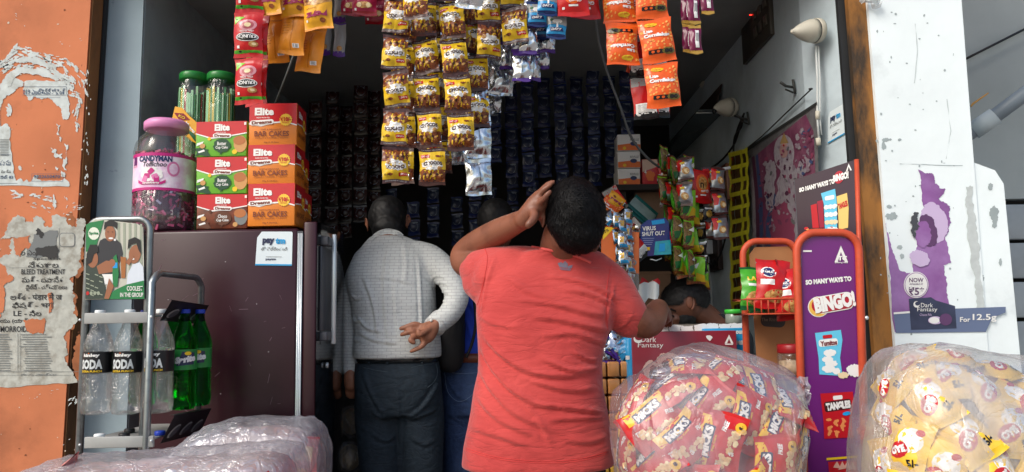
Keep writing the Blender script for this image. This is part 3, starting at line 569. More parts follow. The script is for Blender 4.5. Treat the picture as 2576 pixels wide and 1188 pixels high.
P['corn'] = [packet(.122, .158, .018, fORG, fRED, .07, fORG, a_corn, s) for s in (10, 11)]
P['blue'] = [packet(.070, .092, .012, fBLU, fSIL, .10, fNAV, a_blue, 12)]
P['glu'] = [packet(.112, .15, .016, fRED, fRED, .09, fRED, a_glu, 13)]
P['cake'] = [packet(.09, .10, .012, fMAG, fMAG, .12, fDRD, a_cake, 14)]
P['slim'] = [packet(.046, .13, .010, fGRY, fSIL, .08, fPUR, a_slim, 15)]
P['sil'] = [packet(.094, .132, .019, fSIL, fSIL, .10, fSIL, a_sil, s, wr=.006) for s in (16, 17)]
P['silp'] = [packet(.066, .105, .013, fSIL, fSIL, .10, fPUR, a_silp, s, wr=.005) for s in (18, 19)]
P['maroon'] = [packet(.046, .105, .010, fMAR, fMAR, .08, fGLD, a_maroon, 20)]
P['orback'] = [packet(.092, .16, .014, fRED, fORG, .06, fBLK, a_orback, 21)]
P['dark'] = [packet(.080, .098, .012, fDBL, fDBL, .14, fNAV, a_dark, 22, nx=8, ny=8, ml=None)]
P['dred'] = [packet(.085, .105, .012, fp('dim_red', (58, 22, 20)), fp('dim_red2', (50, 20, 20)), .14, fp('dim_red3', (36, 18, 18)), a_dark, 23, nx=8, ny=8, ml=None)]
P['ndl'] = [packet(.085, .125, .016, fLIM, fGRN, .09, fBRN, a_ndl, s) for s in (24, 25)]
P['spice'] = [packet(.072, .105, .014, fSIG, fBRN, .1, fDBR, a_spice, s) for s in (26, 27)]
for k_ in P:
    for o_ in P[k_]: hide_src(o_)
CNT = {}
def strip(kind, pxb, pyb, Y, label, cat, group=None, n=None, flip=False, top=2.66, lean=0, turn=0, dx=0.0, pitch=None, jit=1.0, name='packet_strip', seed=None):
    """a strip of packets joined end to end, its lowest edge at photo point (pxb, pyb) and depth Y"""
    src = P[kind]; hh = max(v.co.z for v in src[0].data.vertices) * 2; pitch = pitch or hh * .985
    b = at(pxb, pyb, Y); n = n or max(1, math.ceil((top - b.z) / pitch)); rnd = random.Random(seed if seed is not None else int(pxb * 7 + pyb))
    root = thing(name, label, cat, (b.x + math.sin(lean) * n * pitch, Y, b.z + n * pitch * math.cos(lean)), group); root.rotation_euler = (0, lean, 0)
    for i in range(n):
        s = rnd.choice(src); o = s.copy(); COL.objects.link(o); o.name = 'packet'; o.parent = root
        o.location = (dx * i + rnd.uniform(-.002, .002) * jit, rnd.uniform(-.004, .004) * jit, -(i + .5) * pitch)
        fl = flip if not callable(flip) else flip(i)
        o.rotation_euler = (rnd.uniform(-.05, .05) * jit, (math.pi if fl else 0) + rnd.uniform(-.035, .035) * jit, (turn + rnd.uniform(-.12, .12) * jit)); o.scale = (1, rnd.uniform(.75, 1.3), 1)
    return root
GC = 'strips of chocolate cereal packets hanging in the middle of the opening'
# --- cereal strips
strip('choc', 994, 462, 2.52, 'leftmost front strip of yellow chocolate cereal packets, printed upside down', 'snack strip', GC, flip=True, turn=.06, jit=2.0)
strip('choc', 1088, 468, 2.56, 'chocolate cereal strip hanging second from left, its lowest packet crooked', 'snack strip', GC, lean=-.05, turn=-.05, jit=2.0)
strip('choc', 1160, 382, 2.50, 'third chocolate cereal strip from left, ending above the lone silver packet', 'snack strip', GC, lean=-.065, jit=2.0)
strip('choc', 1200, 322, 2.58, 'chocolate cereal strip half hidden behind the third strip, right of it', 'snack strip', GC, turn=.4, jit=2.0)
strip('choc', 1228, 150, 2.54, 'short chocolate cereal strip right of the third strip, upright print, ends high up', 'snack strip', GC, turn=.2, flip=True, jit=2.0)
strip('choc', 1296, 112, 2.50, 'short chocolate cereal strip beside the blue packets, printed upside down', 'snack strip', GC, flip=True, lean=-.06, jit=2.0)
strip('choc', 1016, 466, 2.68, 'chocolate cereal strip peeking out behind the leftmost front strip', 'snack strip', GC, turn=-.25, jit=2.0)
strip('choc', 1106, 440, 2.70, 'chocolate cereal strip peeking out behind the second strip', 'snack strip', GC, turn=.3, jit=2.0)
strip('choc', 1190, 60, 2.55, 'short chocolate cereal strip in front of the silver backs at the top edge', 'snack strip', GC, turn=.1, jit=2.0)
strip('choc', 1150, 250, 2.60, 'chocolate cereal strip deep between the second and third strips, turned aside', 'snack strip', GC, turn=.5)
strip('choc', 1176, 330, 2.72, 'chocolate cereal strip behind the third strip, its right edge showing', 'snack strip', GC, turn=-.4)
strip('choc', 1045, 50, 2.45, 'shortest chocolate cereal strip in front of the second strip, cut by the top edge', 'snack strip', GC, lean=-.05, jit=2.0)
# --- silver backs
GS = 'silver backed packet strips'
strip('sil', 1205, 493, 2.60, 'bright silver packet strip hanging lowest, below the cereal packets', 'snack strip', GS, lean=-.01, turn=.05)
strip('sil', 1150, 416, 2.78, 'dim silver strip hidden behind the third cereal strip', 'snack strip', GS, turn=.3)
strip('sil', 1236, 290, 2.78, 'silver strip right of the half hidden cereal strip', 'snack strip', GS, turn=-.5)
strip('sil', 1258, 242, 2.68, 'crumpled silver packet strip left of the purple edged sachets', 'snack strip', GS, lean=.08, turn=.3)
strip('sil', 1290, 212, 2.78, 'dark crumpled silver strip behind the purple edged sachets', 'snack strip', GS, lean=-.06, turn=-.4)
strip('sil', 1178, 22, 2.40, 'foremost silver strip folded over the cereal packets at the top edge', 'snack strip', GS, lean=.2)
GP = 'silver sachet strips with purple edges'
strip('silp', 1312, 207, 2.56, 'silver sachet strip with purple edge, longest, left one of the pair', 'sachet strip', GP)
strip('silp', 1338, 204, 2.60, 'silver sachet strip with purple edge, right one of the longest pair', 'sachet strip', GP, turn=.2)
strip('silp', 1360, 176, 2.66, 'silver sachet strip with purple edge, rightmost', 'sachet strip', GP, turn=-.2)
strip('silp', 1278, 176, 2.64, 'silver sachet strip with purple edge, leftmost beside the crumpled foil', 'sachet strip', GP, turn=.3)
strip('silp', 1330, 138, 2.52, 'short silver sachet strip with purple edge under the crooked cereal packet', 'sachet strip', GP)
strip('silp', 1376, 134, 2.60, 'short silver sachet strip with purple edge under the blue packets', 'sachet strip', GP)
GB = 'blue and white sachet strips'
strip('blue', 1352, 70, 2.50, 'blue and white sachet strip next to the short cereal strip', 'sachet strip', GB, turn=.1)
strip('blue', 1360, 100, 2.58, 'blue and white sachet strip behind, a little lower', 'sachet strip', GB, turn=-.1)
strip('blue', 1400, 99, 2.50, 'blue and white sachet strip hanging lowest on the right with a milk splash', 'sachet strip', GB, lean=.04)
strip('blue', 1376, 42, 2.46, 'short blue and white sachet strip at the top edge', 'sachet strip', GB)
strip('blue', 1418, 36, 2.6, 'dark blue sachet strip beside the red packets at the top edge', 'sachet strip', GB, turn=.3)
strip('glu', 1440, 42, 2.46, 'red and orange biscuit packet strip in front at the top edge', 'snack strip', 'red biscuit packet strips')
strip('glu', 1470, 50, 2.56, 'plain red biscuit packet strip behind the front one', 'snack strip', 'red biscuit packet strips', turn=.3)
# --- magenta cake packets
for x, y, Y, l in [(888, 42, 2.62, 'left magenta cake packet strip beside the yellow packets'), (918, 40, 2.56, 'middle magenta cake packet strip, foremost, at the top edge'), (946, 62, 2.66, 'right magenta cake packet strip, lowest hanging, next to the cereal packets')]:
    strip('cake', x, y, Y, l, 'snack strip', 'magenta cake packet strips')
strip('slim', 817, 140, 2.70, 'slim grey wafer strip with purple end, left of the two', 'snack strip', 'slim grey wafer strips'); strip('slim', 853, 143, 2.66, 'slim grey wafer strip with purple end, right of the two', 'snack strip', 'slim grey wafer strips')
# --- yellow popz packets and amber backs
GZ = 'yellow puffed snack strips'
strip('popz', 672, 40, 2.46, 'yellow snack strip with red lettering, left front one', 'snack strip', GZ, flip=True); strip('popz', 742, 44, 2.50, 'yellow snack strip with red lettering, middle one', 'snack strip', GZ, flip=True, lean=-.06)
strip('popz', 803, 76, 2.46, 'yellow snack strip with red lettering, right one, lowest hanging', 'snack strip', GZ, flip=True, lean=-.05)
strip('back', 696, 160, 2.60, 'amber snack strip showing its back with barcode, left one', 'snack strip', GZ, lean=-.10, n=3); strip('back', 728, 138, 2.52, 'amber snack strip showing its back with barcode, middle one', 'snack strip', GZ, lean=.14, n=3)
strip('back', 772, 182, 2.58, 'amber snack strip showing its back, right one, lowest hanging', 'snack strip', GZ, lean=.16, n=3, turn=-.1)
strip('munch', 622, 262, 2.44, 'front strip of red snack packets with a round white badge', 'snack strip', 'red snack strips on the left', turn=.05); strip('munch', 645, 266, 2.52, 'red snack strip mostly hidden behind the front red strip', 'snack strip', 'red snack strips on the left', turn=-.5)
# --- cornflakes
GK = 'orange cornflakes packet strips'
strip('corn', 1566, 166, 2.55, 'left orange cornflakes strip, printed upside down', 'snack strip', GK, flip=True, lean=-.02); strip('corn', 1674, 271, 2.50, 'right orange cornflakes strip, upright print, hanging lowest', 'snack strip', GK, lean=-.09, turn=.05)
strip('corn', 1612, 188, 2.64, 'middle cornflakes strip between the two front strips', 'snack strip', GK, turn=.5)
strip('orback', 1630, 300, 2.62, 'red and silver packet strip showing its back below the cornflakes', 'snack strip', None, n=2, lean=-.1); strip('orback', 1660, 296, 2.74, 'dark ended packet strip behind the lowest cornflakes packet', 'snack strip', None, n=2, turn=.4)
GM = 'maroon chocolate sachet strips'
strip('maroon', 1734, 134, 2.55, 'maroon and gold sachet strip, left of the lowest pair', 'sachet strip', GM); strip('maroon', 1750, 138, 2.50, 'maroon and gold sachet strip, right of the lowest pair', 'sachet strip', GM, turn=.1); strip('maroon', 1780, 38, 2.50, 'short maroon and gold sachet strip, rightmost at the top edge', 'sachet strip', GM)
# rods they hang from
for Y, l in ((2.46, 'front steel rod above the opening that packet strips hang from'), (2.62, 'rear steel rod above the opening that packet strips hang from')):
    g = G(); g.tube([(-1.2, Y, 2.72), (1.15, Y, 2.72)], .008, m_dk, 8)
    for x in (-1.15, 0, 1.1): g.tube([(x, Y, 2.72), (x, 2.70, 2.80)], .005, m_dk, 6)
    tag(g.build('hanging_rod'), l, 'rod')
# --- rows of dim sachets at the back of the shop
GD = 'columns of dim blue grey sachets hanging at the back'
rnd = random.Random(2)
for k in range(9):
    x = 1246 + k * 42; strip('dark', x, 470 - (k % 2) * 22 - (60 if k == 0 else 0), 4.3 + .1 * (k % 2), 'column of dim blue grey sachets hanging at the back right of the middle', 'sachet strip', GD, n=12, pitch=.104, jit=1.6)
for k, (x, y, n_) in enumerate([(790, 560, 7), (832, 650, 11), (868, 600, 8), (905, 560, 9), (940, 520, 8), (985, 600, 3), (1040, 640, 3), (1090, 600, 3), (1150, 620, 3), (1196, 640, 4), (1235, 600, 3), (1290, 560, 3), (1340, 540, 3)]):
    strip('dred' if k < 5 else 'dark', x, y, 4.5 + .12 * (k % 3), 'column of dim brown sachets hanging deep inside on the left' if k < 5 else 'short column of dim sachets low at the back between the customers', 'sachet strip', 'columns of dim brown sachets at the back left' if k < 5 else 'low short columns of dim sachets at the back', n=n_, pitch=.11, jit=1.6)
# ================================================================== left side: fridge and what stands on it
m_fr = M('maroon_fridge_enamel', (44, 12, 22), .30, var=.2, vs=2.5, coat=.05, spec=.35, col2=(58, 28, 38), m2=.6, ms=2.0, mw=.2); m_fd = M('black_glass_door', (14, 14, 17), .08, coat=.8, var=0); m_st = M('satin_steel', (206, 214, 216), .25, metal=.45, var=.05); m_fg = M('fridge_grey_plastic', (70, 72, 78), .4)
FY = 2.62
fx0 = at(366, 800, FY).x; fx1 = at(748, 800, FY).x; fx2 = at(796, 700, FY).x; fz = at(560, 577, FY).z; fzd = at(775, 558, FY).z
fr = thing('fridge', 'tall maroon fridge seen from the side with a glossy black door and steel handle', 'fridge', ((fx0+fx2)/2, FY + .25, .18))
FB = FY + .42
G().box(fx0, fx1, FY, FB, .24, fz, m_fr, r=.012).build('cabinet', fr)
g = G(); g.box(fx1 - .004, fx1 + .016, FY - .004, FB - .02, .26, fz - .012, m_fg); g.build('door_gasket', fr)
g = G()
for k in range(3): g.tube([(fx1 + .002 + k*.006, FY - .006, .26), (fx1 + .002 + k*.006, FY - .006, fz - .02)], .0032, m_st, 8)
g.build('edge_trim', fr)
dr = G().box(fx1 + .018, fx2, FY - .004, FB, .26, fzd, m_fr, r=.006).build('door', fr)
nd = 12; g = G(); vs = []          # bowed black glass front, facing right
for j in range(2):
    for i in range(nd + 1):
        t = i / nd; vs.append((fx2 + .001 + .010 * math.sin(math.pi * t) ** .7, FY + (FB - FY) * t, (.262, fzd - .002)[j]))
n0 = nd + 1; fs = [(i, i+1, n0+i+1, n0+i) for i in range(nd)] + [tuple(range(n0))[::-1], tuple(range(n0, 2*n0))]
g.add(vs, fs, m_fd, False); g.build('door_glass', dr)
hy = FY + .09; zt_, zb_ = at(838, 590, FY + .1).z, at(840, 866, FY + .1).z
g = G(); g.box(fx2 + .030, fx2 + .046, hy, hy + .020, zb_, zt_, m_st, r=.004); g.build('handle', dr)
for zz in (zt_ - .03, zb_ + .03): G().box(fx2 + .003, fx2 + .032, hy - .06, hy + .014, zz - .016, zz + .016, m_fg, r=.004).build('handle_bracket', dr)
G().box(fx2 + .004, fx2 + .012, hy - .065, hy + .10, zb_ + .05, zt_ - .05, m_fg, r=.003).build('handle_recess', dr)
G().box(fx0 + .02, fx2 - .01, FY + .02, FB, .18, .245, m_fg).build('plinth', fr)
g = G(); kp = atx(820, 919, fx2 + .012); g.tube([kp, kp + V((.008, 0, 0))], .010, m_st, 12); g.build('lock', dr)
g = G(); rnd = random.Random(15); SFs = SY(FY, .0005)
for k in range(26): x = rnd.uniform(380, 740); y = rnd.uniform(600, 1040); L_ = rnd.uniform(4, 26); g.poly(rect(x, y, L_, rnd.uniform(.4, 1.2), rnd.uniform(-80, 80)), SFs, 1, flat('enamel_scratch', (120, 92, 104), .6))
for k in range(7): g.poly(jag(ell(rnd.uniform(390, 730), rnd.uniform(610, 1030), rnd.uniform(1, 3), rnd.uniform(1, 2), 7), 1, 2, k), SFs, 1, flat('enamel_chip', (150, 140, 142), .7))
tag(g.build('enamel_scratches', fr), kind='stuff')
# payment sticker on fridge side
SF = SY(FY, .0006); WSH = flat('sticker_white', (214, 226, 230), .4); CYB = flat('sticker_blue', (40, 150, 205), .4); NVB = flat('sticker_navy', (38, 46, 78), .4)
def pay_sticker(S, pts, name_label, par=None):
    g = G(); (x0, y0), (x1, y1), (x2, y2), (x3, y3) = pts     # tl tr br bl
    def B(u, v, l):
        a = V((x0, y0)).lerp(V((x1, y1)), u); b = V((x3, y3)).lerp(V((x2, y2)), u); p = a.lerp(b, v); return S(p.x, p.y, l)
    g.poly([(.12, 0), (.97, 0), (1, .04), (1, 1), (0, 1), (0, .18)], B, 2, WSH)
    g.poly([(0, .955), (1, .955), (1, 1), (0, 1)], B, 4, CYB)
    g.text('pay', .33, .30, .34, .20, B, 5, NVB, flip=True, bold=.06); g.text('tm', .665, .275, .28, .18, B, 5, CYB, flip=True, bold=.06); g.text('తో చెల్లించండి', .5, .50, .74, .11, B, 5, GREY, flip=True); g.poly(rect(.5, .74, .44, .012), B, 5, GREY); g.text('paytm', .42, .82, .28, .07, B, 5, NVB, flip=True, bold=.04)
    return tag(g.build('payment_sticker'), name_label, 'sticker')
pay_sticker(SF, [(648, 583), (736, 583), (734, 669), (642, 668)], 'white payment sticker with blue lettering on the maroon fridge side')
# --- cake boxes
cb_o = M('carton_orange', (222, 128, 40), .35, coat=.2); cb_r = M('carton_red', (196, 32, 38), .35, coat=.2); cb_g = M('carton_green', (106, 178, 48), .35, coat=.2); cb_c = M('carton_choco', (130, 62, 36), .35, coat=.2, col2=(90, 44, 30), ms=20); sh_s = flat('carton_side', (128, 28, 30), .45)
BR3 = flat('carton_brown_text', (120, 56, 36)); WP = flat('carton_white', (236, 236, 232), .4)
def box_thing(name, label, cat, group, x0, y0, x1, y1, Y, dep, ang, mat, art, side=None, side_art=None):
    """box whose front face spans photo rectangle (x0,y0)-(x1,y1) at depth Y"""
    a = at(x0, y1, Y); b = at(x1, y1, Y); c = at(x0, y0, Y); w_ = (b - a).length; h_ = c.z - a.z
    root = thing(name, label, cat, (a.x, Y, a.z), group); root.rotation_euler = (0, 0, ang)
    g = G(); g.box(0, w_, 0, dep, 0, h_, mat, r=.0025); S = lambda u, v, l: V((u * w_, -.0006 * l - .0004, v * h_)); art(g, S, w_ / h_)
    if side_art: side_art(g, lambda u, v, l: V((w_ + .0006 * l + .0004, u * dep, v * h_)))
    o = g.build('carton'); o.parent = root; return root
def art_bar(g, S, r):
    g.poly([(0.005, .52), (.25, .47), (.5, .54), (.75, .56), (.995, .48), (.995, .995), (.005, .995)], S, 1, cb_r); g.poly([(0, .50), (.25, .45), (.5, .52), (.75, .54), (1, .46), (1, .49), (.75, .57), (.5, .555), (.25, .485), (0, .53)], S, 2, WP)
    g.text('Elite', .32, .80, .40, .18, S, 4, WP, bold=.05); g.text('FRESH FROM FEEL', .3, .655, .28, .03, S, 4, WP); g.poly(rrect(.27, .545, .50, .115, .05, rot=4), S, 4, WP); g.text('Dreams', .27, .545, .42, .08, S, 5, BR3, rot=4, bold=.05)
    g.poly([(.77 + .135*math.cos(t)*(1 if i % 2 else .9), .60 + .135*r*math.sin(t)*(1 if i % 2 else .9)) for i, t in [(i, i*math.pi/18) for i in range(36)]], S, 4, flat('seal_yellow', (238, 196, 60))); g.text('₹10/-', .77, .615, .22, .11, S, 6, cb_r, bold=.05); g.text('PER PACK', .77, .53, .14, .03, S, 6, cb_r)
    g.text('SOFT & DELICIOUS', .46, .375, .42, .035, S, 4, BR3); g.text('BAR CAKES', .48, .275, .72, .13, S, 4, BR3, bold=.02); g.text('VANILLA  |  ORANGE  |  CHOCO', .48, .17, .70, .035, S, 4, BR3); g.text('30g X 24 Nos.', .48, .07, .32, .04, S, 4, BR3)
def art_bar_side(g, S):
    g.poly([(0.01, .52), (.5, .56), (.99, .46), (.99, .99), (.01, .99)], S, 1, cb_r); g.poly([(0, .49), (.5, .54), (1, .44), (1, .47), (.5, .57), (0, .52)], S, 2, WP); g.text('Elite', .35, .76, .4, .15, S, 3, WP, bold=.05); g.poly(ell(.72, .6, .14, .14, 16), S, 3, flat('seal_yellow', (238, 196, 60))); g.text('10', .72, .6, .16, .10, S, 4, cb_r); g.text('BAR CAKES', .5, .28, .7, .12, S, 3, BR3)
GE = 'orange and red bar cake cartons stacked on the fridge'
fzt = fz
def stackY(y0s, Y): pass
for k, (x0, y0, x1, y1, l) in enumerate([(622, 463, 741, 570, 'orange bar cake carton at the bottom of the front stack, resting on the fridge'), (622, 365, 741, 464, 'orange bar cake carton in the middle of the front stack'), (625, 261, 745, 367, 'orange bar cake carton on top of the front stack, standing above all others')]):
    box_thing('cake_box', l, 'carton', GE, x0, y0, x1, y1, FY + .012, .125, 0.02 * (k - 1), cb_o, art_bar, side_art=art_bar_side)
for k, (x0, y0, x1, y1, l) in enumerate([(645, 480, 757, 577, 'bar cake carton at the bottom of the rear stack behind the front one'), (640, 388, 750, 482, 'bar cake carton on top of the rear stack, behind the middle front carton')]):
    box_thing('cake_box', l, 'carton', GE, x0, y0, x1, y1, FY + .16, .14, 0, cb_o, art_bar, side_art=art_bar_side)
def art_cup(txt, green):
    def f(g, S, r):
        g.poly([(.005, .66), (.3, .52), (.6, .56), (.995, .66), (.995, .995), (.005, .995)], S, 1, cb_r); g.poly([(0, .64), (.3, .50), (.6, .54), (1, .64), (1, .67), (.6, .58), (.3, .54), (0, .67)], S, 2, WP)
        g.text('Elite', .52, .82, .30, .20, S, 4, WP, bold=.05); g.text('FRESH FROM FEEL', .5, .68, .2, .025, S, 4, WP); g.poly(rrect(.52, .585, .36, .12, .05, rot=-4), S, 4, WP); g.text('Dreams', .52, .585, .30, .08, S, 5, BR3, rot=-4, bold=.05)
        dk = DGRN if green else BRN
        g.poly(jag(ell(.52, .30, .17, .20, 16), .02, 2, 3), S, 4, dk); g.poly([(.5, .15), (.56, .15), (.48, .02)], S, 4, dk); g.text(txt[0], .52, .36, .18, .10, S, 5, WP, bold=.02); g.text(txt[1], .52, .24, .24, .10, S, 5, WP, bold=.02)
        g.poly(jag([(.01, .02), (.30, .02), (.26, .2), (.12, .3), (.01, .24)], .04, 2, 5), S, 2, dk); g.poly([(.02, .30), (.14, .36), (.16, .43), (.03, .38)], S, 3, WP); g.poly([(.07, .10), (.19, .15), (.17, .20), (.05, .14)], S, 3, WP)
        g.poly(ell(.14, .30, .055, .07, 12), S, 4, TAN); g.poly(ell(.88, .34, .13, .24, 16), S, 3, TAN if green else GREY); g.poly(ell(.86, .44, .12, .13, 14), S, 4, M('muffin', (176, 110, 62), .6)); g.poly(ell(.77, .12, .05, .07, 10), S, 3, YEL if green else TAN); g.poly(ell(.27, .50, .035, .05, 10), S, 3, YEL if green else BRN); g.poly(rect(.97, .92, .04, .08), S, 4, WP)
    return f
GU = 'cup cake cartons stacked beside the pink jar'
for k, (x0, y0, x1, y1, l, t, gr) in enumerate([(493, 490, 622, 577, 'brown and red choco cup cake carton at the bottom of its stack', ('Choco', 'Cup Cake'), False), (492, 396, 622, 489, 'green and red butter cup cake carton in the middle of its stack', ('Butter', 'Cup Cake'), True), (491, 307, 622, 395, 'green and red butter cup cake carton on top, its top edge torn open', ('Butter', 'Cup Cake'), True)]):
    box_thing('cake_box', l, 'carton', GU, x0, y0, x1 - 2, y1, FY + .03, .16, 0.015 * (1 - k), cb_g if gr else cb_c, art_cup(t, gr))
# --- pink candy jar
m_pet = film('clear_pet', (190, 190, 192), .05, gl=.06, rough=.08, bs=8); m_pk = M('pink_lid_plastic', (218, 140, 190), .4); jc = at(413, 500, FY + .10)
jy = FY + .10; jr = 75 / 1860 * 2.68; zb0 = fz + .001; zl = at(413, 310, jy).z
jt = thing('candy_jar', 'clear jar with pink lid full of wrapped toffees, on the left edge of the fridge', 'jar', (jc.x, jy, zb0)); H = at(413, 328, jy).z - zb0
fl = lambda r, z, t: r * (1 + .012 * math.cos(t * 12) * (1 if z < H*.36 or z > H*.72 else 0))
pro = [(.85*jr, 0), (.97*jr, .012), (jr, .03), (jr, H*.36), (.98*jr, H*.37), (.98*jr, H*.72), (jr, H*.735), (jr, H*.76), (.94*jr, H*.85), (.78*jr, H*.92), (.66*jr, H*.95), (.64*jr, H*1.0)]
g = G(); g.lathe(pro, (jc.x, jy, zb0), m_pet, 48, fn=fl); g.build('jar_body', jt)
g = G(); g.lathe([(.62*jr, 0), (.72*jr, .002), (.72*jr, .027), (.69*jr, .031), (.62*jr, .038), (0, .040)], (jc.x, jy, zb0 + H*.985), m_pk, 40, fn=lambda r, z, t: r * (1 + .006 * math.cos(t*40))); g.build('lid', jt)
# label: curved sheet
def SC(cx, cy, z0, R): return lambda u, v, l: V((cx + (R + .0006*l) * math.sin(u / R), cy - (R + .0006*l) * math.cos(u / R), z0 + v))
Sj = SC(jc.x, jy, zb0 + H*.37, .985*jr + .001); lw, lh = math.pi * jr * 1.5, H*.35; pkl = M('pink_label', (222, 170, 208), .35, col2=(240, 226, 240), ms=14, m2=.5, mw=.12); mg = flat('label_magenta', (186, 26, 118), .35)
g = G(); g.poly(rect(0, lh/2, lw, lh), Sj, 0, pkl, .02); g.poly(rect(0, lh - .006, lw, .012), Sj, 1, mg, .02); g.poly(rect(0, .005, lw, .010), Sj, 1, mg, .02)
g.text('CANDYMAN', .01, lh*.84, .12, .022, Sj, 2, NAVY, ml=.02, bold=.05); g.text('Toffichoo', .01, lh*.69, .085, .018, Sj, 2, BLACK, ml=.02, skew=.2); g.poly(jag(ell(0, lh*.42, .04, .028, 10), .006, 2, 1), Sj, 2, WHITE, .02)
for k, (a, b) in enumerate([(-.014, .38), (.014, .36), (0, .5), (-.022, .3), (.02, .29)]): g.poly(rrect(a, lh*b, .022, .018, .004, rot=k*23), Sj, 3, PINK if k % 2 else mg, .02)
g.poly([(-.05, lh*.2), (-.035, lh*.15), (.035, lh*.15), (.05, lh*.2), (.05, lh*.28), (.035, lh*.22), (-.035, lh*.22), (-.05, lh*.28)], Sj, 3, mg, .02); g.text('Strawberry', 0, lh*.185, .06, .011, Sj, 5, WHITE, ml=.02, bold=.03)
g.poly(rect(-.075, lh*.80, .022, .03), Sj, 2, PURP, .02); g.text('Rs.1.5', -.075, lh*.66, .024, .008, Sj, 2, mg, ml=.02); g.poly(ell(.075, lh*.58, .022, .028, 16), Sj, 1, PINK, .02); g.poly(ell(.075, lh*.58, .015, .02, 16), Sj, 2, pkl, .02)
g.build('label', jt)
g = G(); rnd = random.Random(6); tm = [M('toffee_wrap_plum', (150, 34, 84), .25), M('toffee_wrap_pink', (214, 90, 140), .25), M('toffee_wrap_dark', (92, 30, 62), .25), M('toffee_wrap_silver', (190, 170, 184), .2, metal=.6)]
for i in range(900):
    t = rnd.uniform(-math.pi, math.pi) ; R = jr * (.94 if i < 620 else rnd.uniform(0, .85)); z = rnd.uniform(.01, H*.74) if i < 620 else H*.73 + rnd.uniform(-.02, .01)
    if i < 620 and z > H*.38 and z < H*.72: continue
    Mx = Matrix.Translation((jc.x + R*math.sin(t), jy - R*math.cos(t), zb0 + z)) @ Matrix.Rotation(t, 4, 'Z') @ Matrix.Rotation(rnd.uniform(0, 3.1), 4, 'Y') @ Matrix.Rotation(rnd.uniform(-.5, .5), 4, 'X')
    g.xbox(Mx, .020, .008, .008, tm[rnd.choice((0, 0, 1, 2, 2, 3))])
g.lathe([(.88*jr, .008), (.88*jr, H*.70), (0, H*.73)], (jc.x, jy, zb0), tm[2], 20)
tag(g.build('candies', jt), 'plum and pink wrapped toffees heaped in the jar', kind='stuff')
# --- two tall wafer jars with green lids, behind the cake boxes
m_pet2 = film('green_tint_pet', (90, 140, 100), .04, gl=.05, rough=.08, bs=12); m_gl = M('green_lid_plastic', (34, 120, 52), .35)
stk_m = [fp('stick_green', (40, 120, 60), .2), fp('stick_gold', (176, 156, 60), .2, metal=.5), fp('stick_white', (150, 190, 150), .2, metal=.4), fp('stick_red', (150, 30, 30), .25)]
for k, (px, l) in enumerate([(481, 'tall clear wafer jar with green lid, left of the pair behind the cartons'), (551, 'tall clear wafer jar with green lid, right of the pair behind the cartons')]):
    Yj = FY + .33; c = at(px, 400, Yj); zt2 = at(px, 182, Yj).z; r_ = 38 / 1860 * Yj; z0 = fz + .001
    w_ = thing('wafer_jar', l, 'jar', (c.x, Yj, z0), 'tall wafer jars with green lids'); hh = zt2 - z0
    g = G(); g.lathe([(r_*.92, 0), (r_, .01), (r_, hh*.88), (r_*.85, hh*.93), (r_*.82, hh*.95)], (c.x, Yj, z0), m_pet2, 32); g.build('jar_body', w_)
    g = G(); g.lathe([(r_*.86, 0), (r_*.93, .004), (r_*.93, .026), (r_*.86, .032), (0, .034)], (c.x, Yj, z0 + hh*.94), m_gl, 32); g.build('lid', w_)
    g = G(); rnd = random.Random(k + 3)
    for i in range(36):
        t = i / 36 * 2 * math.pi; g.box(c.x + r_*.84*math.sin(t) - .0045, c.x + r_*.84*math.sin(t) + .0045, Yj - r_*.84*math.cos(t) - .003, Yj - r_*.84*math.cos(t) + .003, z0 + .008, z0 + hh*(.84 + rnd.uniform(0, .06)), stk_m[rnd.choice((0, 0, 1, 2, 2, 3)) if k == 0 else rnd.choice((0, 1, 2, 2))])
    tag(g.build('wafer_sticks', w_), kind='stuff')
# dark brown jar lid above them, further in
# leaning flat mango candy bag
def leaning_bag(pts, Y, mat, art, name, label, cat):
    g = G(); S = SY(Y, .0008); g.poly(pts, S, 0, mat, 14); g.poly(pts, lambda u, v, l: at(u, v, Y) + V((0, .008, 0)), 0, mat, 14); art(g, S); return tag(g.build(name), label, cat)
def art_mango(g, S):
    g.poly([(432, 308), (470, 330), (492, 358), (492, 340), (440, 300)], S, 1, fDGR); g.poly([(438, 284), (462, 286), (478, 302), (452, 304)], S, 2, fDRD); g.text('KO', 458, 295, 18, 7, S, 4, fYEL, rot=-25, flip=True, bold=.03); g.text('Mango', 478, 322, 34, 10, S, 4, fWHT, rot=-48, flip=True, bold=.04)
leaning_bag([(440, 268), (458, 272), (474, 290), (494, 308), (494, 362), (476, 352), (452, 330), (430, 310)], FY + .24, fAMD, art_mango, 'candy_bag', 'yellow and green mango candy bag leaning behind the pink jar', 'bag')
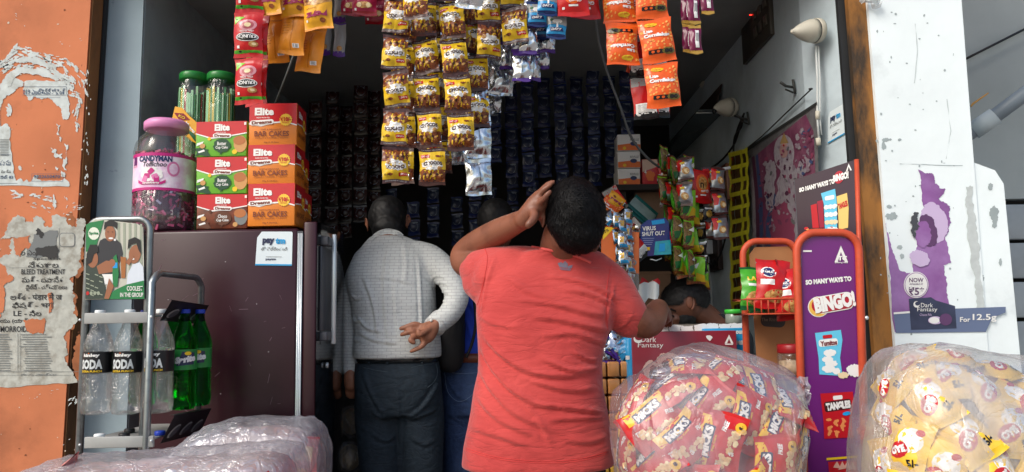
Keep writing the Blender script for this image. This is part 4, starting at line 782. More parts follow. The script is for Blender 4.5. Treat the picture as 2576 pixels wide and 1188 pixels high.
# --- steel bottle rack
m_al = M('brushed_tube_steel', (140, 148, 150), .38, metal=.85, var=.1, vs=20, col2=(110, 112, 112), m2=.62, ms=30); m_shf = M('rack_shelf_grey', (150, 152, 150), .5, var=.12, vs=12); m_bk = M('black_rack_strip', (26, 24, 28), .45)
RY = 2.20
def rp(x, y, dY=0): return at(x, y, RY + dY)
rk = thing('bottle_rack', 'steel tube bottle rack with a green picture board, standing before the fridge', 'rack', (rp(295, 900).x, RY + .1, 0))
def hoop(x0, x1, ytop, Y, r, R, name, yb=None):
    a = at(x0, 1000, Y); b = at(x1, 1000, Y); zt = at((x0+x1)/2, ytop, Y).z; xa = a.x; xb_ = b.x; pts = [(xa, Y, 0.02), (xa, Y, zt - R)]
    for i in range(1, 7): t = math.pi/2 * i / 6; pts.append((xa + R - R*math.cos(t), Y, zt - R + R*math.sin(t)))
    for i in range(0, 6): t = math.pi/2 * i / 6; pts.append((xb_ - R + R*math.sin(t), Y, zt - R + R*math.cos(t)))
    pts += [(xb_, Y, zt - R), (xb_, Y, .02)]
    return G().tube(pts, r, m_al, 14).build(name, rk)
hoop(205, 362, 553, RY + .06, .0105, .035, 'back_hoop'); 
g = G(); a = rp(383, 700); b2 = at(507, 700, RY + .32); zt = at(430, 690, RY + .1).z
pts = [(a.x, RY, .02), (a.x, RY, zt - .03)] + [(a.x + (b2.x - a.x)*t, RY + .32*t, zt - .03 + .03*math.sin(min(1, min(t, 1-t)*7)*math.pi/2)) for t in (.03, .08, .14, .3, .5, .7, .86, .92, .97)] + [(b2.x, RY + .32, zt - .03), (b2.x, RY + .32, .02)]
g.tube(pts, .0105, m_al, 14); g.build('side_hoop', rk)
for yy, nm in ((800, 'top'), (1112, 'low')):
    z = rp(300, yy).z; x0 = rp(214, yy).x; x1 = rp(384, yy).x; x2 = at(505, yy, RY + .32).x
    g = G(); g.box(x0, x1 + .004, RY - .006, RY + .004, z - .016, z + .016, m_shf, r=.002)
    g.add([(x0, RY, z + .008), (x1, RY, z + .008), (x2, RY + .32, z + .008), (x0 + .03, RY + .32, z + .008), (x0, RY, z + .004), (x1, RY, z + .004), (x2, RY + .32, z + .004), (x0 + .03, RY + .32, z + .004)], [(0,1,2,3), (7,6,5,4), (0,4,5,1), (1,5,6,2), (2,6,7,3), (3,7,4,0)], m_shf)
    g.build('shelf', rk)
    # black angled retaining strip with slots on the right side
    zz = z - .010; p0 = V((x1 + .012, RY + .02, zz)); p1 = V((x2 + .004, RY + .30, zz - .012)); d = (p1 - p0); up = V((.030, 0, .062)) if nm == 'top' else V((.036, 0, .080))
    S = lambda u, v, l: p0 + d * u + up * v + V((.0010, -.0005, 0)) * l * 1.5
    g = G(); g.poly([(0, 0), (1, 0), (1, 1), (.03, 1)], S, 0, m_bk); g.poly([(0, 1), (1, 1), (1, .98), (0, .98)], S, 1, m_bk)
    for k in range(3): g.poly(ell(.2 + k*.29, .38, .085, .24, 14, rot=-20), S, 1, m_shf); g.poly(ell(.215 + k*.29, .36, .07, .2, 14, rot=-20), S, 2, m_fg)
    g.poly([(.03, 1), (1, 1), (1.0, 1.16), (.05, 1.12)], lambda u, v, l: p0 + d*u + up*min(v, 1) + V((-.02, -.012, .002)) * max(0, v-1) * 6, 0, M('black_rack_lip', (52, 50, 54), .4))
    g.build('bottle_guard', rk)
for x, y in ((205, 805), (384, 797), (205, 1118), (384, 1108)): p_ = rp(x, y) + V((0, -.009, 0)); G().ball(p_, (.004, .003, .004), m_st, 10, 6).build('rivet', rk)
# picture board
SB = SY(RY + .045, .0006); bw = flat('board_sky', (190, 190, 176), .35); tee = flat('board_tee', (44, 46, 52), .5); skn = flat('board_skin', (150, 96, 66), .5)
g = G(); g.poly([(228, 560), (240, 551), (345, 563), (360, 572), (364, 752), (215, 754), (217, 566)], SB, 1, bw)
gr_ = flat('board_green', (24, 120, 66), .4)
for k in range(5): g.poly([(296 + k*14, 560 + k), (302 + k*14, 560 + k), (302 + k*14, 680), (296 + k*14, 680)], SB, 2, flat('board_slat', (150, 158, 140), .5))
g.poly([(217, 566), (228, 560), (262, 554), (252, 590), (240, 628), (217, 634)], SB, 3, gr_); g.poly(ell(237, 588, 14, 16, 14), SB, 4, flat('board_logo', (220, 226, 210))); g.text('Sprite', 237, 588, 24, 9, SB, 6, gr_, flip=True, bold=.04)
g.poly([(246, 700), (236, 680), (240, 640), (252, 606), (262, 600), (290, 600), (304, 612), (310, 640), (300, 664), (304, 700)], SB, 3, tee); g.poly([(244, 670), (268, 656), (300, 660), (300, 682), (250, 690)], SB, 4, skn); g.poly(ell(278, 588, 13, 20, 16), SB, 4, skn); g.poly([(262, 580), (264, 560), (280, 553), (296, 560), (295, 578), (288, 570), (272, 570)], SB, 5, BLACK); g.poly(ell(280, 600, 6, 2.5, 10), SB, 5, WHITE); g.poly(ell(290, 604, 3, 3, 8), SB, 5, WHITE)
g.poly(ell(273, 584, 2, 1, 6), SB, 6, BLACK); g.poly(ell(284, 584, 2, 1, 6), SB, 6, BLACK)
g.poly([(217, 650), (228, 640), (246, 650), (252, 680), (262, 700), (270, 752), (216, 753)], SB, 4, flat('board_patterned_shirt', (52, 64, 56), .6)); g.poly(ell(234, 652, 14, 22, 16), SB, 5, skn); g.poly([(219, 640), (228, 616), (246, 616), (250, 634), (238, 640), (232, 660), (219, 668)], SB, 6, BLACK)
for k in range(14): g.poly(rect(222 + (k*11) % 44, 690 + (k*17) % 56, 9, 2.4, rot=20), SB, 5, flat('board_shirt_print', (150, 160, 140)))
for k in range(4): g.poly(ell(222 + k*9, 738, 4, 5, 8), SB, 6, RED if k == 0 else flat('board_shirt_print', (150, 160, 140)))
g.poly([(318, 726), (322, 690), (334, 666), (352, 660), (361, 672), (363, 712), (340, 722)], SB, 4, flat('board_white_tee', (208, 216, 226), .5)); g.poly(ell(340, 640, 15, 24, 16, rot=10), SB, 5, skn); g.poly([(322, 630), (324, 604), (340, 597), (354, 604), (356, 640), (350, 630), (344, 612), (330, 616)], SB, 6, BLACK); g.poly(ell(334, 652, 6, 2.5, 8), SB, 6, WHITE); g.poly([(316, 660), (334, 640), (338, 648), (326, 668)], SB, 6, skn)
g.poly([(286, 648), (294, 640), (298, 660), (300, 690), (296, 722), (286, 722), (284, 690)], SB, 6, gr_); g.poly(rect(291, 668, 12, 14), SB, 7, CYAN); g.poly(ell(284, 662, 8, 10, 10), SB, 7, skn); g.poly([(304, 646), (318, 648), (316, 700), (306, 700)], SB, 4, flat('board_tumbler', (160, 100, 50))); g.poly([(262, 753), (290, 730), (320, 716), (363, 706), (364, 752)], SB, 5, gr_); g.poly([(276, 700), (288, 720), (276, 752), (264, 752)], SB, 7, skn); g.poly([(256, 690), (290, 690), (290, 716), (264, 716)], SB, 3, WHITE)
g.text('COOLEST', 341, 726, 40, 12, SB, 8, WHITE, flip=True, bold=.02); g.text('IN THE GROUP', 333, 742, 58, 11, SB, 8, WHITE, flip=True, bold=.02)
ob = g.build('picture_board', rk)
g = G(); vs = [at(x, y, RY + .049) for x, y in [(228, 559), (345, 562), (361, 572), (365, 753), (215, 755), (216, 566)]]; g.add(vs + [v + V((0, .004, 0)) for v in vs], [tuple(range(6)), tuple(range(6, 12))[::-1]] + [(i, 6+i, 6+(i+1) % 6, (i+1) % 6) for i in range(6)], m_fg); g.build('board_backing', rk)
# --- bottles hanging by the neck from the top shelf
m_cl = film('clear_soda_bottle', (200, 212, 210), .07, gl=.11, rough=.06, bs=45); m_gb = M('green_soda_bottle', (30, 190, 70), .04, var=0, trans=1.0, ior=1.16); lbB = M('black_bottle_label', (20, 20, 24), .4, var=.1); lbG = M('green_bottle_label', (38, 130, 60), .35); capW = flat('white_cap', (224, 228, 228), .4); capB = flat('black_cap', (30, 30, 32), .4); capU = flat('blue_cap', (30, 60, 170), .4); capY = flat('yellow_cap', (222, 186, 30), .4)
zsh = rp(300, 800).z
def bottle_prof(Rb, Hb):
    p = [(Rb*.30, .012), (Rb*.62, .0), (Rb*.86, .004), (Rb*.98, .022), (Rb, .04), (Rb*.97, .055)]
    for k in range(6):
        z = .065 + k * .0125; p += [(Rb*.985, z), (Rb*.90, z + .005)]
    p += [(Rb*.93, .145), (Rb*.95, .150), (Rb*.95, .228), (Rb*.98, .233), (Rb*.93, .258), (Rb*.78, .284), (Rb*.55, .313), (Rb*.37, .340), (.0145, .345), (.0135, Hb)]
    return p
def make_bottle(px, dy, kind, label, group, turn=0.0, dz=0.0, py=1045):
    Y = RY + dy + .05; c = at(px, 900, Y); Hb = .362; z0 = at(px, py, Y).z; green = kind == 'g'; Rb = .0415 if not green else .040
    t = thing('soda_bottle', label, 'bottle', (c.x, Y, z0), group); sc = (zsh + .012 - z0) / Hb
    def fn(r, z, a): return r * (1 + (.05 * math.cos(5 * a) if z < .05 * sc else 0))
    g = G(); g.lathe([(r, z * sc) for r, z in bottle_prof(Rb, Hb)], (c.x, Y, z0), m_gb if green else m_cl, 30, fn=fn); g.build('bottle_body', t)
    S0 = SC(c.x, Y, z0 + .150*sc, Rb*.955 + .0007); S = lambda u, v, l: S0(u + turn, v, l); lh = .076*sc
    g = G(); Lw = 2*math.pi*Rb*.955 * .96; Sx = SC(c.x, Y, z0 + .150*sc, Rb*.955 + .0007); g.poly(rect(0, lh/2, Lw, lh), Sx, 0, lbG if green else lbB, .008)
    if green:
        g.poly([(-.02, .012), (.034, .016), (.036, .052), (-.002, .056)], S, 1, NVB, .008); g.text('Sprite', .008, .030, .062, .026, S, 3, WHITE, ml=.008, bold=.08, rot=8, skew=.2); g.poly(ell(.014, .050, .010, .006, 10), S, 3, YEL, .008)
        for k in range(7): g.poly(rect(-.050, .052 - k*.006, .022, .0024), S, 2, GREY, .01)
        g.poly(rect(-.048, .010, .016, .014), S, 2, WHITE, .01)
        for k in range(5): g.poly(rect(-.054 + k*.003, .010, .0014, .012), S, 3, BLACK, .01)
    else:
        g.text('kinley', 0, lh*.83, .048, lh*.20, S, 2, WHITE, ml=.008, bold=.04); g.text('SODA', 0, lh*.42, .064, lh*.46, S, 2, flat('label_silver', (200, 206, 206), .35), ml=.008, bold=.05); g.text('EXTRA PUNCH', 0, lh*.09, .062, lh*.10, S, 2, YEL, ml=.008, bold=.02); g.poly(ell(-.006, lh*.94, .0018, .0018, 6), S, 2, ORG, None)
        for k in range(6): g.poly(rect(-.047, lh*.8 - k*.006, .010, .003), S, 2, GREY, .01)
    g.build('label', t)
    cm = {'g': capU, 'c': capW, 'y': capY, 'b': capU}[kind]
    g = G(); g.lathe([(.0148, 0), (.0152, .002), (.0152, .011), (.0138, .013), (0, .0132)], (c.x, Y, z0 + Hb*sc + .0), cm, 20, fn=lambda r, z, a: r*(1 + .02*math.cos(a*24))); g.build('cap', t)
    return t
GKB = 'clear soda bottles hanging in the rack'; GSB = 'green soda bottles hanging in the rack'
make_bottle(247, -.005, 'c', 'clear soda bottle with black label, leftmost in the rack', GKB, py=1042)
make_bottle(322, .0, 'c', 'clear soda bottle with black label, second from left in the rack', GKB, turn=.003, py=1042)
make_bottle(402, .0, 'c', 'clear soda bottle with black label, third from left, behind the rack post', GKB, turn=-.006, py=1038)
make_bottle(462, .09, 'g', 'green soda bottle, left one of the front green pair', GSB, turn=.014, py=1030)
make_bottle(500, .17, 'g', 'green soda bottle, rightmost in the rack with blue and white lettering', GSB, turn=-.002, py=1020)
None if True else make_bottle(285, .11, 'g', 'green soda bottle behind the two left clear bottles', GSB, py=1020)
make_bottle(362, .11, 'g', 'green soda bottle behind the gap of the second and third clear bottles', GSB, py=1020)
make_bottle(432, .20, 'g', 'green soda bottle in the rear row behind the third clear bottle', GSB, py=1010)
# caps of bottles under the lower shelf (loose caps on it)
zlow = rp(300, 1112).z + .009
for x, dy, cm, nm, l in ((250, .02, capW, 'loose_cap', 'white bottle cap on the lower shelf of the rack, near the left post'), (312, .03, capB, 'loose_cap', 'black bottle cap on the lower rack shelf, front middle'), (325, .12, capB, 'loose_cap', 'black bottle cap on the lower rack shelf, further back'), (402, .06, capU, 'loose_cap', 'blue bottle cap on the lower rack shelf by the guard strip')):
    p_ = at(x, 1100, RY + dy); g = G(); g.lathe([(.0148, 0), (.0155, .002), (.0155, .010), (.014, .0125), (0, .013)], (p_.x, RY + dy, zlow), cm, 18); tag(g.build(nm), l, 'cap', 'bottle caps on the lower rack shelf')
# ================================================================== right side: wall fittings
m_wp = M('warm_white_plastic', (206, 202, 186), .45, var=.08, vs=20); m_cb = M('black_cable', (22, 24, 26), .5); m_cg = M('grey_cable', (96, 100, 102), .55); m_cw = M('white_cable', (206, 212, 212), .5); m_lens = M('camera_lens_black', (10, 10, 12), .1)
def W(px, py, dx=0): return atx(px, py, XR) + V((-dx, 0, 0))
# security cameras: a round base, a cone-shaped housing pointing into the shop
def cctv(c, r, ax, label, eye):
    t = thing('security_camera', label, 'camera', c, None); ax = V(ax).normalized()
    g = G(); g.lathe([(0, -.014), (r*1.0, -.014), (r*1.04, -.008), (r*1.04, .006), (r*.98, .010)], c, m_wp, 30, axis=ax); g.build('base_ring', t)
    g = G(); g.lathe([(r*1.0, .010), (r*.99, .013)], c, m_cb, 30, axis=ax); g.build('seal_ring', t)
    g = G(); g.lathe([(r*.98, .013), (r*.96, .03), (r*.80, .055), (r*.52, .085), (r*.24, .108), (r*.12, .114), (0, .116)], c, m_wp, 30, axis=ax); g.build('cone_housing', t)
    g = G(); p_ = V(c) + ax * (.114 if not eye else .085) + (V((0, 0, 0)) if not eye else V((-.022, -.004, -.020))); g.ball(p_, (.009, .009, .009) if not eye else (.014, .014, .014), m_lens if eye else m_wp, 12, 8); g.build('lens', t)
    return t
c1 = at(2052, 78, 2.86); cctv(c1, .048, (-.9, -.28, -.12), 'cream cone shaped security camera on the wall edge, the larger upper one', False)
c2 = W(1856, 270, .045); cctv(c2, .050, (-.85, -.45, -.15), 'cream cone shaped security camera with dark eye, the lower one by the bracket', True)
g = G(); g.tube([c2 + V((.035, 0, 0)), W(1858, 270, -.004)], .018, m_wp, 12); tag(g.build('camera_mount'), 'short cream wall mount behind the lower security camera', 'mount')
g = G(); pth = [at(2050, 118, 2.88), at(2054, 200, 2.88), at(2054, 300, 2.88), at(2058, 350, 2.88)]; g.tube([p + V((.0, -.006, 0)) for p in pth], .0045, m_cw, 8); g.tube([p + V((.010, -.006, 0)) for p in pth[:3]] + [at(2066, 340, 2.88)], .0035, m_cw, 8); g.tube([at(2057, 348, 2.872), at(2059, 366, 2.872)], .010, m_wp, 8); g.tube([at(2056, 280, 2.872), at(2056, 300, 2.872)], .009, m_wp, 8)
tag(g.build('camera_cable'), 'white twin cable with connectors running down from the upper camera', 'cable')
# big round junction disc
g = G(); g.lathe([(0, .012), (.050, .012), (.062, .006), (.064, 0), (0, 0)], W(1766, 196), m_wp, 26, axis=(-1, 0, 0)); g.tube([W(1768, 188, .012), W(1772, 200, .03), W(1760, 210, .02)], .008, m_cb, 8); tag(g.build('junction_disc'), 'round cream cable plate on the dim upper wall with a black wire', 'junction plate')
# brackets
m_brk = M('dark_bracket', (58, 60, 58), .5)
def bracket(px, py, s, label):
    a = W(px, py - 16*s, .012); g = G(); g.tube([a, W(px + 2*s, py + 16*s, .006)], .006, m_brk, 8); g.tube([W(px, py + 2, .01), W(px, py + 2, .05) + V((0, -.02, 0)), W(px, py, .075) + V((0, -.03, .01))], .006, m_brk, 8); g.tube([W(px, py + 14*s, .01), W(px, py + 6*s, .045)], .004, m_brk, 8); return tag(g.build('wall_bracket'), label, 'bracket')
bracket(2001, 218, 1.1, 'small dark wall bracket alone above the religious picture'); bracket(1885, 298, 1.0, 'small dark bracket holding black cables right of the lower camera')
g = G(); 
def xc(pts, r, m, dx=.02): g.tube([W(x, y, dx) for x, y in pts], r, m, 7)
def smooth(pts, n=8):
    P_ = [V((p[0], p[1])) for p in pts]; P_ = [P_[0]] + P_ + [P_[-1]]; out = []
    for i in range(1, len(P_) - 2):
        for k in range(n):
            t = k / n; a, b, c, d = P_[i-1], P_[i], P_[i+1], P_[i+2]
            q = .5 * ((2*b) + (-a + c)*t + (2*a - 5*b + 4*c - d)*t*t + (-a + 3*b - 3*c + d)*t**3); out.append((q.x, q.y))
    return out + [tuple(P_[-1])]
for k, pts in enumerate([[(1862, 292), (1878, 300), (1872, 330), (1856, 370), (1820, 410), (1770, 438)], [(1884, 290), (1878, 320), (1862, 345), (1858, 390)], [(1886, 286), (1872, 318), (1862, 350)]]):
    xc(smooth(pts), .006, m_cb, .03)
tag(g.build('cable_bundle'), 'black cables looping down from the bracket by the lower camera', 'cable')
g = G(); pts = smooth([(1512, -20), (1500, 60), (1520, 160), (1560, 270), (1590, 350), (1640, 408), (1700, 440), (1730, 443)]); n_ = len(pts); g.tube([at(x, y, 2.9 + .5 * i / n_) for i, (x, y) in enumerate(pts)], .0055, m_cg, 8)
tag(g.build('hanging_cable'), 'long grey cable sagging from the top edge down to the green packet strips', 'cable')
g = G(); g.tube([at(742, 130, 2.75), at(720, 190, 2.85), at(692, 262, 2.95)], .0045, m_cg, 8); tag(g.build('hanging_wire'), 'short grey wire slanting between amber packets and the top carton', 'wire')
g = G(); xc([(2046, 226), (1980, 288), (1920, 345), (1885, 372)], .003, m_cb, .012); xc([(2046, 226), (2046, 222)], .008, m_cb, .012); tag(g.build('wall_wire'), 'thin black wire crossing the wall above the religious picture', 'wire')
# switchboard with red light, high up
g = G(); q = [W(1872, 40, .02), W(1955, 4, .02), W(1955, 92, .02), W(1878, 140, .02)]; z0_, z1_ = min(v.z for v in q), max(v.z for v in q)
y0_, y1_ = min(v.y for v in q), max(v.y for v in q)
t = thing('switchboard', 'dim switchboard with small red light high on the right wall', 'switchboard', W(1905, 60))
G().box(XR - .022, XR - .001, y0_ + .05, y1_, z0_ + .02, z1_ - .02, M('grimed_switchboard', (70, 66, 60), .5, var=.2), r=.004).build('board', t)
for k in range(3):
    for j in range(2): G().box(XR - .030, XR - .022, y0_ + .08 + k*.07, y0_ + .12 + k*.07, z0_ + .08 + j*.09, z0_ + .13 + j*.09, flat('dim_switch', (92, 88, 80), .4), r=.003).build('switch', t)
rl = G().ball(W(1905, 36, .034), .006, M('red_lamp', (255, 40, 30), emit=8.0, var=0), 10, 6).build('indicator_lamp', t)
# dim shelf with book / board leaning on it
g = G(); sh_g = M('glass_shelf_edge', (120, 140, 140), .2); sw = thing('wall_shelf', 'small glass shelf on metal brackets on the right wall', 'shelf', W(1770, 360))
p0, p1 = W(1828, 322), W(1690, 374); zz = (p0.z + p1.z) / 2
G().box(XR - .16, XR - .002, min(p0.y, p1.y), max(p0.y, p1.y), zz - .004, zz + .004, M('grey_glass_shelf', (74, 86, 90), .2), r=.001).build('shelf_panel', sw)
for yy in (min(p0.y, p1.y) + .03, max(p0.y, p1.y) - .03):
    g = G(); g.tube([(XR - .003, yy, zz - .03), (XR - .003, yy, zz + .04)], .006, m_st, 8); g.tube([(XR - .003, yy, zz - .008), (XR - .165, yy, zz - .008)], .005, m_st, 8); g.build('shelf_bracket', sw)
g = G(); ya, yb = min(p0.y, p1.y) + .03, max(p0.y, p1.y) - .10; g.add([(XR - .06, ya, zz + .006), (XR - .06, yb, zz + .006), (XR - .012, yb, zz + .16), (XR - .012, ya, zz + .16), (XR - .052, ya, zz + .006), (XR - .052, yb, zz + .006), (XR - .004, yb, zz + .16), (XR - .004, ya, zz + .16)], [(0,1,2,3), (7,6,5,4), (0,4,5,1), (1,5,6,2), (2,6,7,3), (3,7,4,0)], M('dark_carved_board', (48, 34, 32), .7, var=.4, vs=60)); tag(g.build('carved_board'), 'dark brown board leaning on the glass wall shelf', 'board')
# religious picture: pink and grey seated figure, built as a plain generic print
SW = lambda u, v, l: W(u, v, .006 + .0008 * l)
mp_ = M('print_rose', (122, 62, 92), .6, var=.18, vs=14, col2=(146, 92, 116), m2=.56, ms=10); mpl = M('print_pale', (170, 164, 172), .6, var=.15, vs=30, col2=(140, 124, 140), m2=.56, ms=30); mpb = flat('print_blue', (70, 84, 128), .6); mpd = M('print_grey', (112, 112, 114), .6, var=.2, vs=30)
g = G(); g.poly([(1882, 372), (2058, 262), (2062, 420), (2062, 640), (1900, 640), (1884, 500)], SW, 0, mpd, 30); g.poly([(1908, 388), (2030, 288), (2050, 330), (2056, 460), (2056, 640), (1930, 640), (1918, 520)], SW, 1, mp_, 30)
g.poly(ell(1976, 385, 26, 46, 20), SW, 2, mpl); g.poly(ell(1976, 378, 11, 20, 14), SW, 3, flat('print_skin', (178, 142, 138), .6)); g.poly([(1966, 362), (1976, 334), (1988, 360)], SW, 3, flat('print_gold', (170, 140, 90), .6)); g.poly(ell(1976, 366, 2.4, 3, 8), SW, 4, RED)
g.poly(jag([(1962, 400), (1992, 396), (2012, 430), (2006, 480), (2016, 540), (2010, 640), (1956, 640), (1950, 540), (1960, 470)], 7, 3, 5), SW, 3, mpl); g.poly(jag([(1950, 520), (1985, 500), (2004, 560), (2004, 640), (1946, 640)], 7, 3, 6), SW, 4, flat('print_rose2', (150, 70, 100), .6)); g.poly(jag([(1930, 420), (1944, 402), (1956, 430), (1950, 500), (1936, 530), (1926, 480)], 6, 3, 7), SW, 3, mpl); g.poly([(1930, 560), (1950, 480), (1960, 500), (1950, 620), (1930, 620)], SW, 2, mpb); g.poly(jag([(2012, 420), (2030, 392), (2042, 400), (2036, 430), (2020, 450)], 5, 3, 8), SW, 3, mpl)
for x, y in ((2022, 330), (2026, 352), (2010, 345), (1936, 430), (1928, 410)): g.poly(jag(ell(x, y, 5, 9, 8), 3, 2, x), SW, 3, mpl)
for k, c_ in enumerate([mpl, flat('print_purple_band', (96, 50, 76), .6), mpb]): g.poly([(1886 + k*9, 400 - k*4), (1892 + k*9, 396 - k*4), (1904 + k*9, 500), (1906 + k*9, 640), (1898 + k*9, 640), (1894 + k*9, 500)], SW, 2, c_, 40)
rnd = random.Random(77); cc_ = [mpl, mp_, flat('print_rose2', (150, 70, 100), .6), flat('print_dust', (150, 132, 146), .6), mpd, flat('print_plum', (92, 50, 76), .6), mpb]
for k in range(150):
    x = rnd.uniform(1912, 2050); y = 372 - (x - 1912) * .62 + rnd.uniform(30, 250); g.poly(jag(ell(x, y, rnd.uniform(1.5, 5), rnd.uniform(2, 9), 7, rot=rnd.uniform(-40, 40)), 2, 2, k), SW, 5, cc_[rnd.choice((0, 0, 1, 1, 2, 3, 3, 4, 5)) if abs(x - 1980) < 38 else rnd.choice((1, 1, 3, 5, 2, 6))])
g.poly([(1880, 374), (2060, 256), (2060, 264), (1882, 382)], SW, 4, flat('print_frame', (52, 54, 54), .7))
tag(g.build('religious_picture'), 'faded rose and grey religious picture print pasted on the right wall', 'picture')
pay_sticker(lambda u, v, l: hit(u, v, (XR, 3.0, 0), ((-.20), -(XJ - XR) * 1.0, 0)) + V((-.0025, -.0015, 0)) * (1 + .2 * l), [(2084, 285), (2122, 262), (2126, 338), (2084, 362)], 'white payment sticker with blue stripe on the right wall by the camera cable')
# --- yellow ladder strip of small sachets
lad = thing('sachet_ladder', 'yellow ladder of small brown sachets hanging beside the religious picture', 'sachet strip', W(1870, 385, .03))
g = G(); ylw = M('yellow_ladder_film', (240, 234, 60), .35, var=.12, vs=30); brs = M('brown_sachet', (92, 66, 40), .35, var=.3, vs=60)
SL = lambda u, v, l: W(u, v, .03 + .0012 * l + .004 * math.sin(v * .12))
def lx(y): return (1848 + (y - 383) * .012, 1898 + (y - 383) * .02)
for y in range(385, 790, 34):
    a, b = lx(y); off_ = 4 if (y // 34) % 2 else -2
    g2 = G(); g2.poly([(a, y + 6), (a + 13, y + 3), (a + 13, y + 34), (a, y + 36)], SL, 1, brs, 12); g2.poly([(a + 15, y + 3), (a + 29, y - 2), (a + 29, y + 28), (a + 15, y + 33)], SL, 1, brs, 12); g2.poly([(a + 1, y + 14), (a + 8, y + 12), (a + 8, y + 18), (a + 1, y + 20)], SL, 2, RED); g2.poly([(a + 33, y), (b - 6, y - 4), (b - 4, y + 24), (a + 33, y + 28)], SL, 1, brs, 12); g2.build('sachet', lad)
    g.poly([(a, y), (b, y - 12), (b, y - 1), (a, y + 11)], SL, 3, ylw, 12)
for off_ in (0, 30, 44): g.poly([(lx(383)[0] + off_, 388 - off_*.35), (lx(383)[0] + off_ + 6, 386 - off_*.35), (lx(790)[0] + off_ + 8, 790), (lx(790)[0] + off_ + 1, 790)], SL, 4, ylw, 16)
g.build('film_ladder', lad)
# --- wooden box, socket board, plugs
g = G(); a = W(1848, 416); b = W(1818, 432); zt_, zb_ = W(1833, 420).z, W(1833, 512).z
wbx = thing('wooden_wall_box', 'small polished wooden box on the wall beside the yellow ladder strip', 'box', W(1833, 512)); G().box(XR - .05, XR - .001, min(a.y, b.y), max(a.y, b.y), zb_, zt_, M('polished_wood', (112, 66, 40), .3, var=.3, vs=10, stretch=(1, 6, 1)), r=.003).build('box_body', wbx); G().box(XR - .056, XR - .050, min(a.y, b.y) + .01, max(a.y, b.y) - .01, zb_ + .01, zt_ - .01, M('wood_panel', (72, 42, 28), .25), r=.002).build('door_panel', wbx)
sk = thing('socket_board', 'brown socket board with two white plugs low on the right wall', 'socket', W(1795, 660)); a = W(1818, 640); b = W(1772, 650)
G().box(XR - .03, XR - .001, a.y, b.y, W(1795, 684).z, W(1795, 600).z, M('brown_bakelite', (52, 38, 36), .4), r=.003).build('board', sk)
for k in range(3): G().box(XR - .036, XR - .030, a.y + .03 + k*.06, a.y + .065 + k*.06, W(1795, 676).z, W(1795, 655).z, M('brown_switch', (34, 26, 26), .3), r=.002).build('switch', sk)
pw = flat('charger_white', (206, 212, 216), .35)
g = G(); c_ = W(1781, 592, .07); g.box(c_.x - .03, c_.x + .04, c_.y - .022, c_.y + .022, c_.z - .036, c_.z + .036, pw, r=.004); tag(g.build('charger_plug'), 'white charger plug, upper left of the two on the socket board', 'plug')
g = G(); c_ = W(1803, 622, .07); g.box(c_.x - .03, c_.x + .04, c_.y - .022, c_.y + .022, c_.z - .042, c_.z + .042, pw, r=.004); tag(g.build('charger_plug'), 'white charger plug with white cable, lower right of the two', 'plug')
g = G(); xc(smooth([(1803, 646), (1804, 680), (1810, 730), (1812, 790), (1812, 840)]), .0035, m_cw, .05); tag(g.build('charger_cable'), 'thin white cable hanging from the lower charger plug', 'cable')
g = G(); xc(smooth([(1850, 480), (1852, 560), (1838, 630), (1814, 664), (1790, 650), (1780, 620)]), .005, m_cb, .05); tag(g.build('looping_cable'), 'black cable looping from the socket up along the yellow ladder strip', 'cable')
g = G(); xc(smooth([(1778, 684), (1784, 740), (1792, 790), (1794, 840)]), .003, m_cb, .03); tag(g.build('thin_cable'), 'thin black cable hanging below the socket board', 'cable')
P['tinys'] = [packet(.05, .07, .010, fBLK, fSIL, .1, fSIG, lambda g, S, w, h, ml: (g.poly(ell(0, 0, .3*w, .26*h, 9), S, 1, fGLD, ml), g.poly(rect(0, .34*h, .8*w, .12*h), S, 1, fWHT, ml)), 35, wr=.004, nx=8, ny=10)]
hide_src(P['tinys'][0])
# --- noodle and spice strips tied up on the right
GN = 'green and yellow noodle packet strips tied to the cable'
for x, yb, Y, l, ln in [(1697, 694, 3.30, 'green noodle strip, leftmost, partly brown', .03), (1722, 700, 3.22, 'green noodle strip, second from left, above the shopkeeper', 0.0), (1748, 716, 3.28, 'green noodle strip, third from left, above the shopkeeper', -.03), (1762, 730, 3.36, 'green noodle strip, rightmost, beside the socket board', -.05)]:
    strip('ndl', x, yb, Y, l, 'snack strip', GN, top=at(1720, 445, 3.25).z, lean=ln, turn=.75 * (1 if x % 2 else -1), jit=3)
for x, yb, Y, l in [(1684, 660, 3.20, 'narrow green noodle strip seen edge on, beside the blue mask pack'), (1708, 690, 3.14, 'narrow green noodle strip seen edge on, in front of the second green strip'), (1736, 700, 3.16, 'narrow green noodle strip seen edge on, in front of the third green strip'), (1709, 560, 3.38, 'green noodle strip in the rear row, left one'), (1736, 600, 3.36, 'green noodle strip in the rear row, right one')]:
    strip('ndl', x, yb, Y, l, 'snack strip', GN, top=at(1720, 445, 3.25).z, turn=.8, jit=3)
GQ = 'brown and silver spice sachet strips'
strip('tinys', 1778, 560, 3.24, 'dark glittering sachet strip between the green and the spice strips', 'sachet strip', GQ, top=at(1780, 440, 3.2).z, jit=3, turn=.4)
strip('tinys', 1768, 690, 3.30, 'dark glittering sachet strip hanging behind the rightmost green strip', 'sachet strip', GQ, top=at(1780, 440, 3.2).z, jit=3, turn=-.4)
strip('spice', 1694, 640, 3.18, 'brown sachet strip in front of the leftmost green strips', 'sachet strip', GQ, top=at(1690, 450, 3.2).z, turn=.9, jit=3)
strip('spice', 1724, 520, 3.12, 'brown sachet strip hanging short in front of the green strips', 'sachet strip', GQ, top=at(1720, 445, 3.2).z, turn=-.6, jit=3)
strip('spice', 1676, 520, 3.42, 'brown sachet strip at the far left end of the white cord', 'sachet strip', GQ, top=at(1680, 450, 3.4).z, turn=-.4, jit=3)
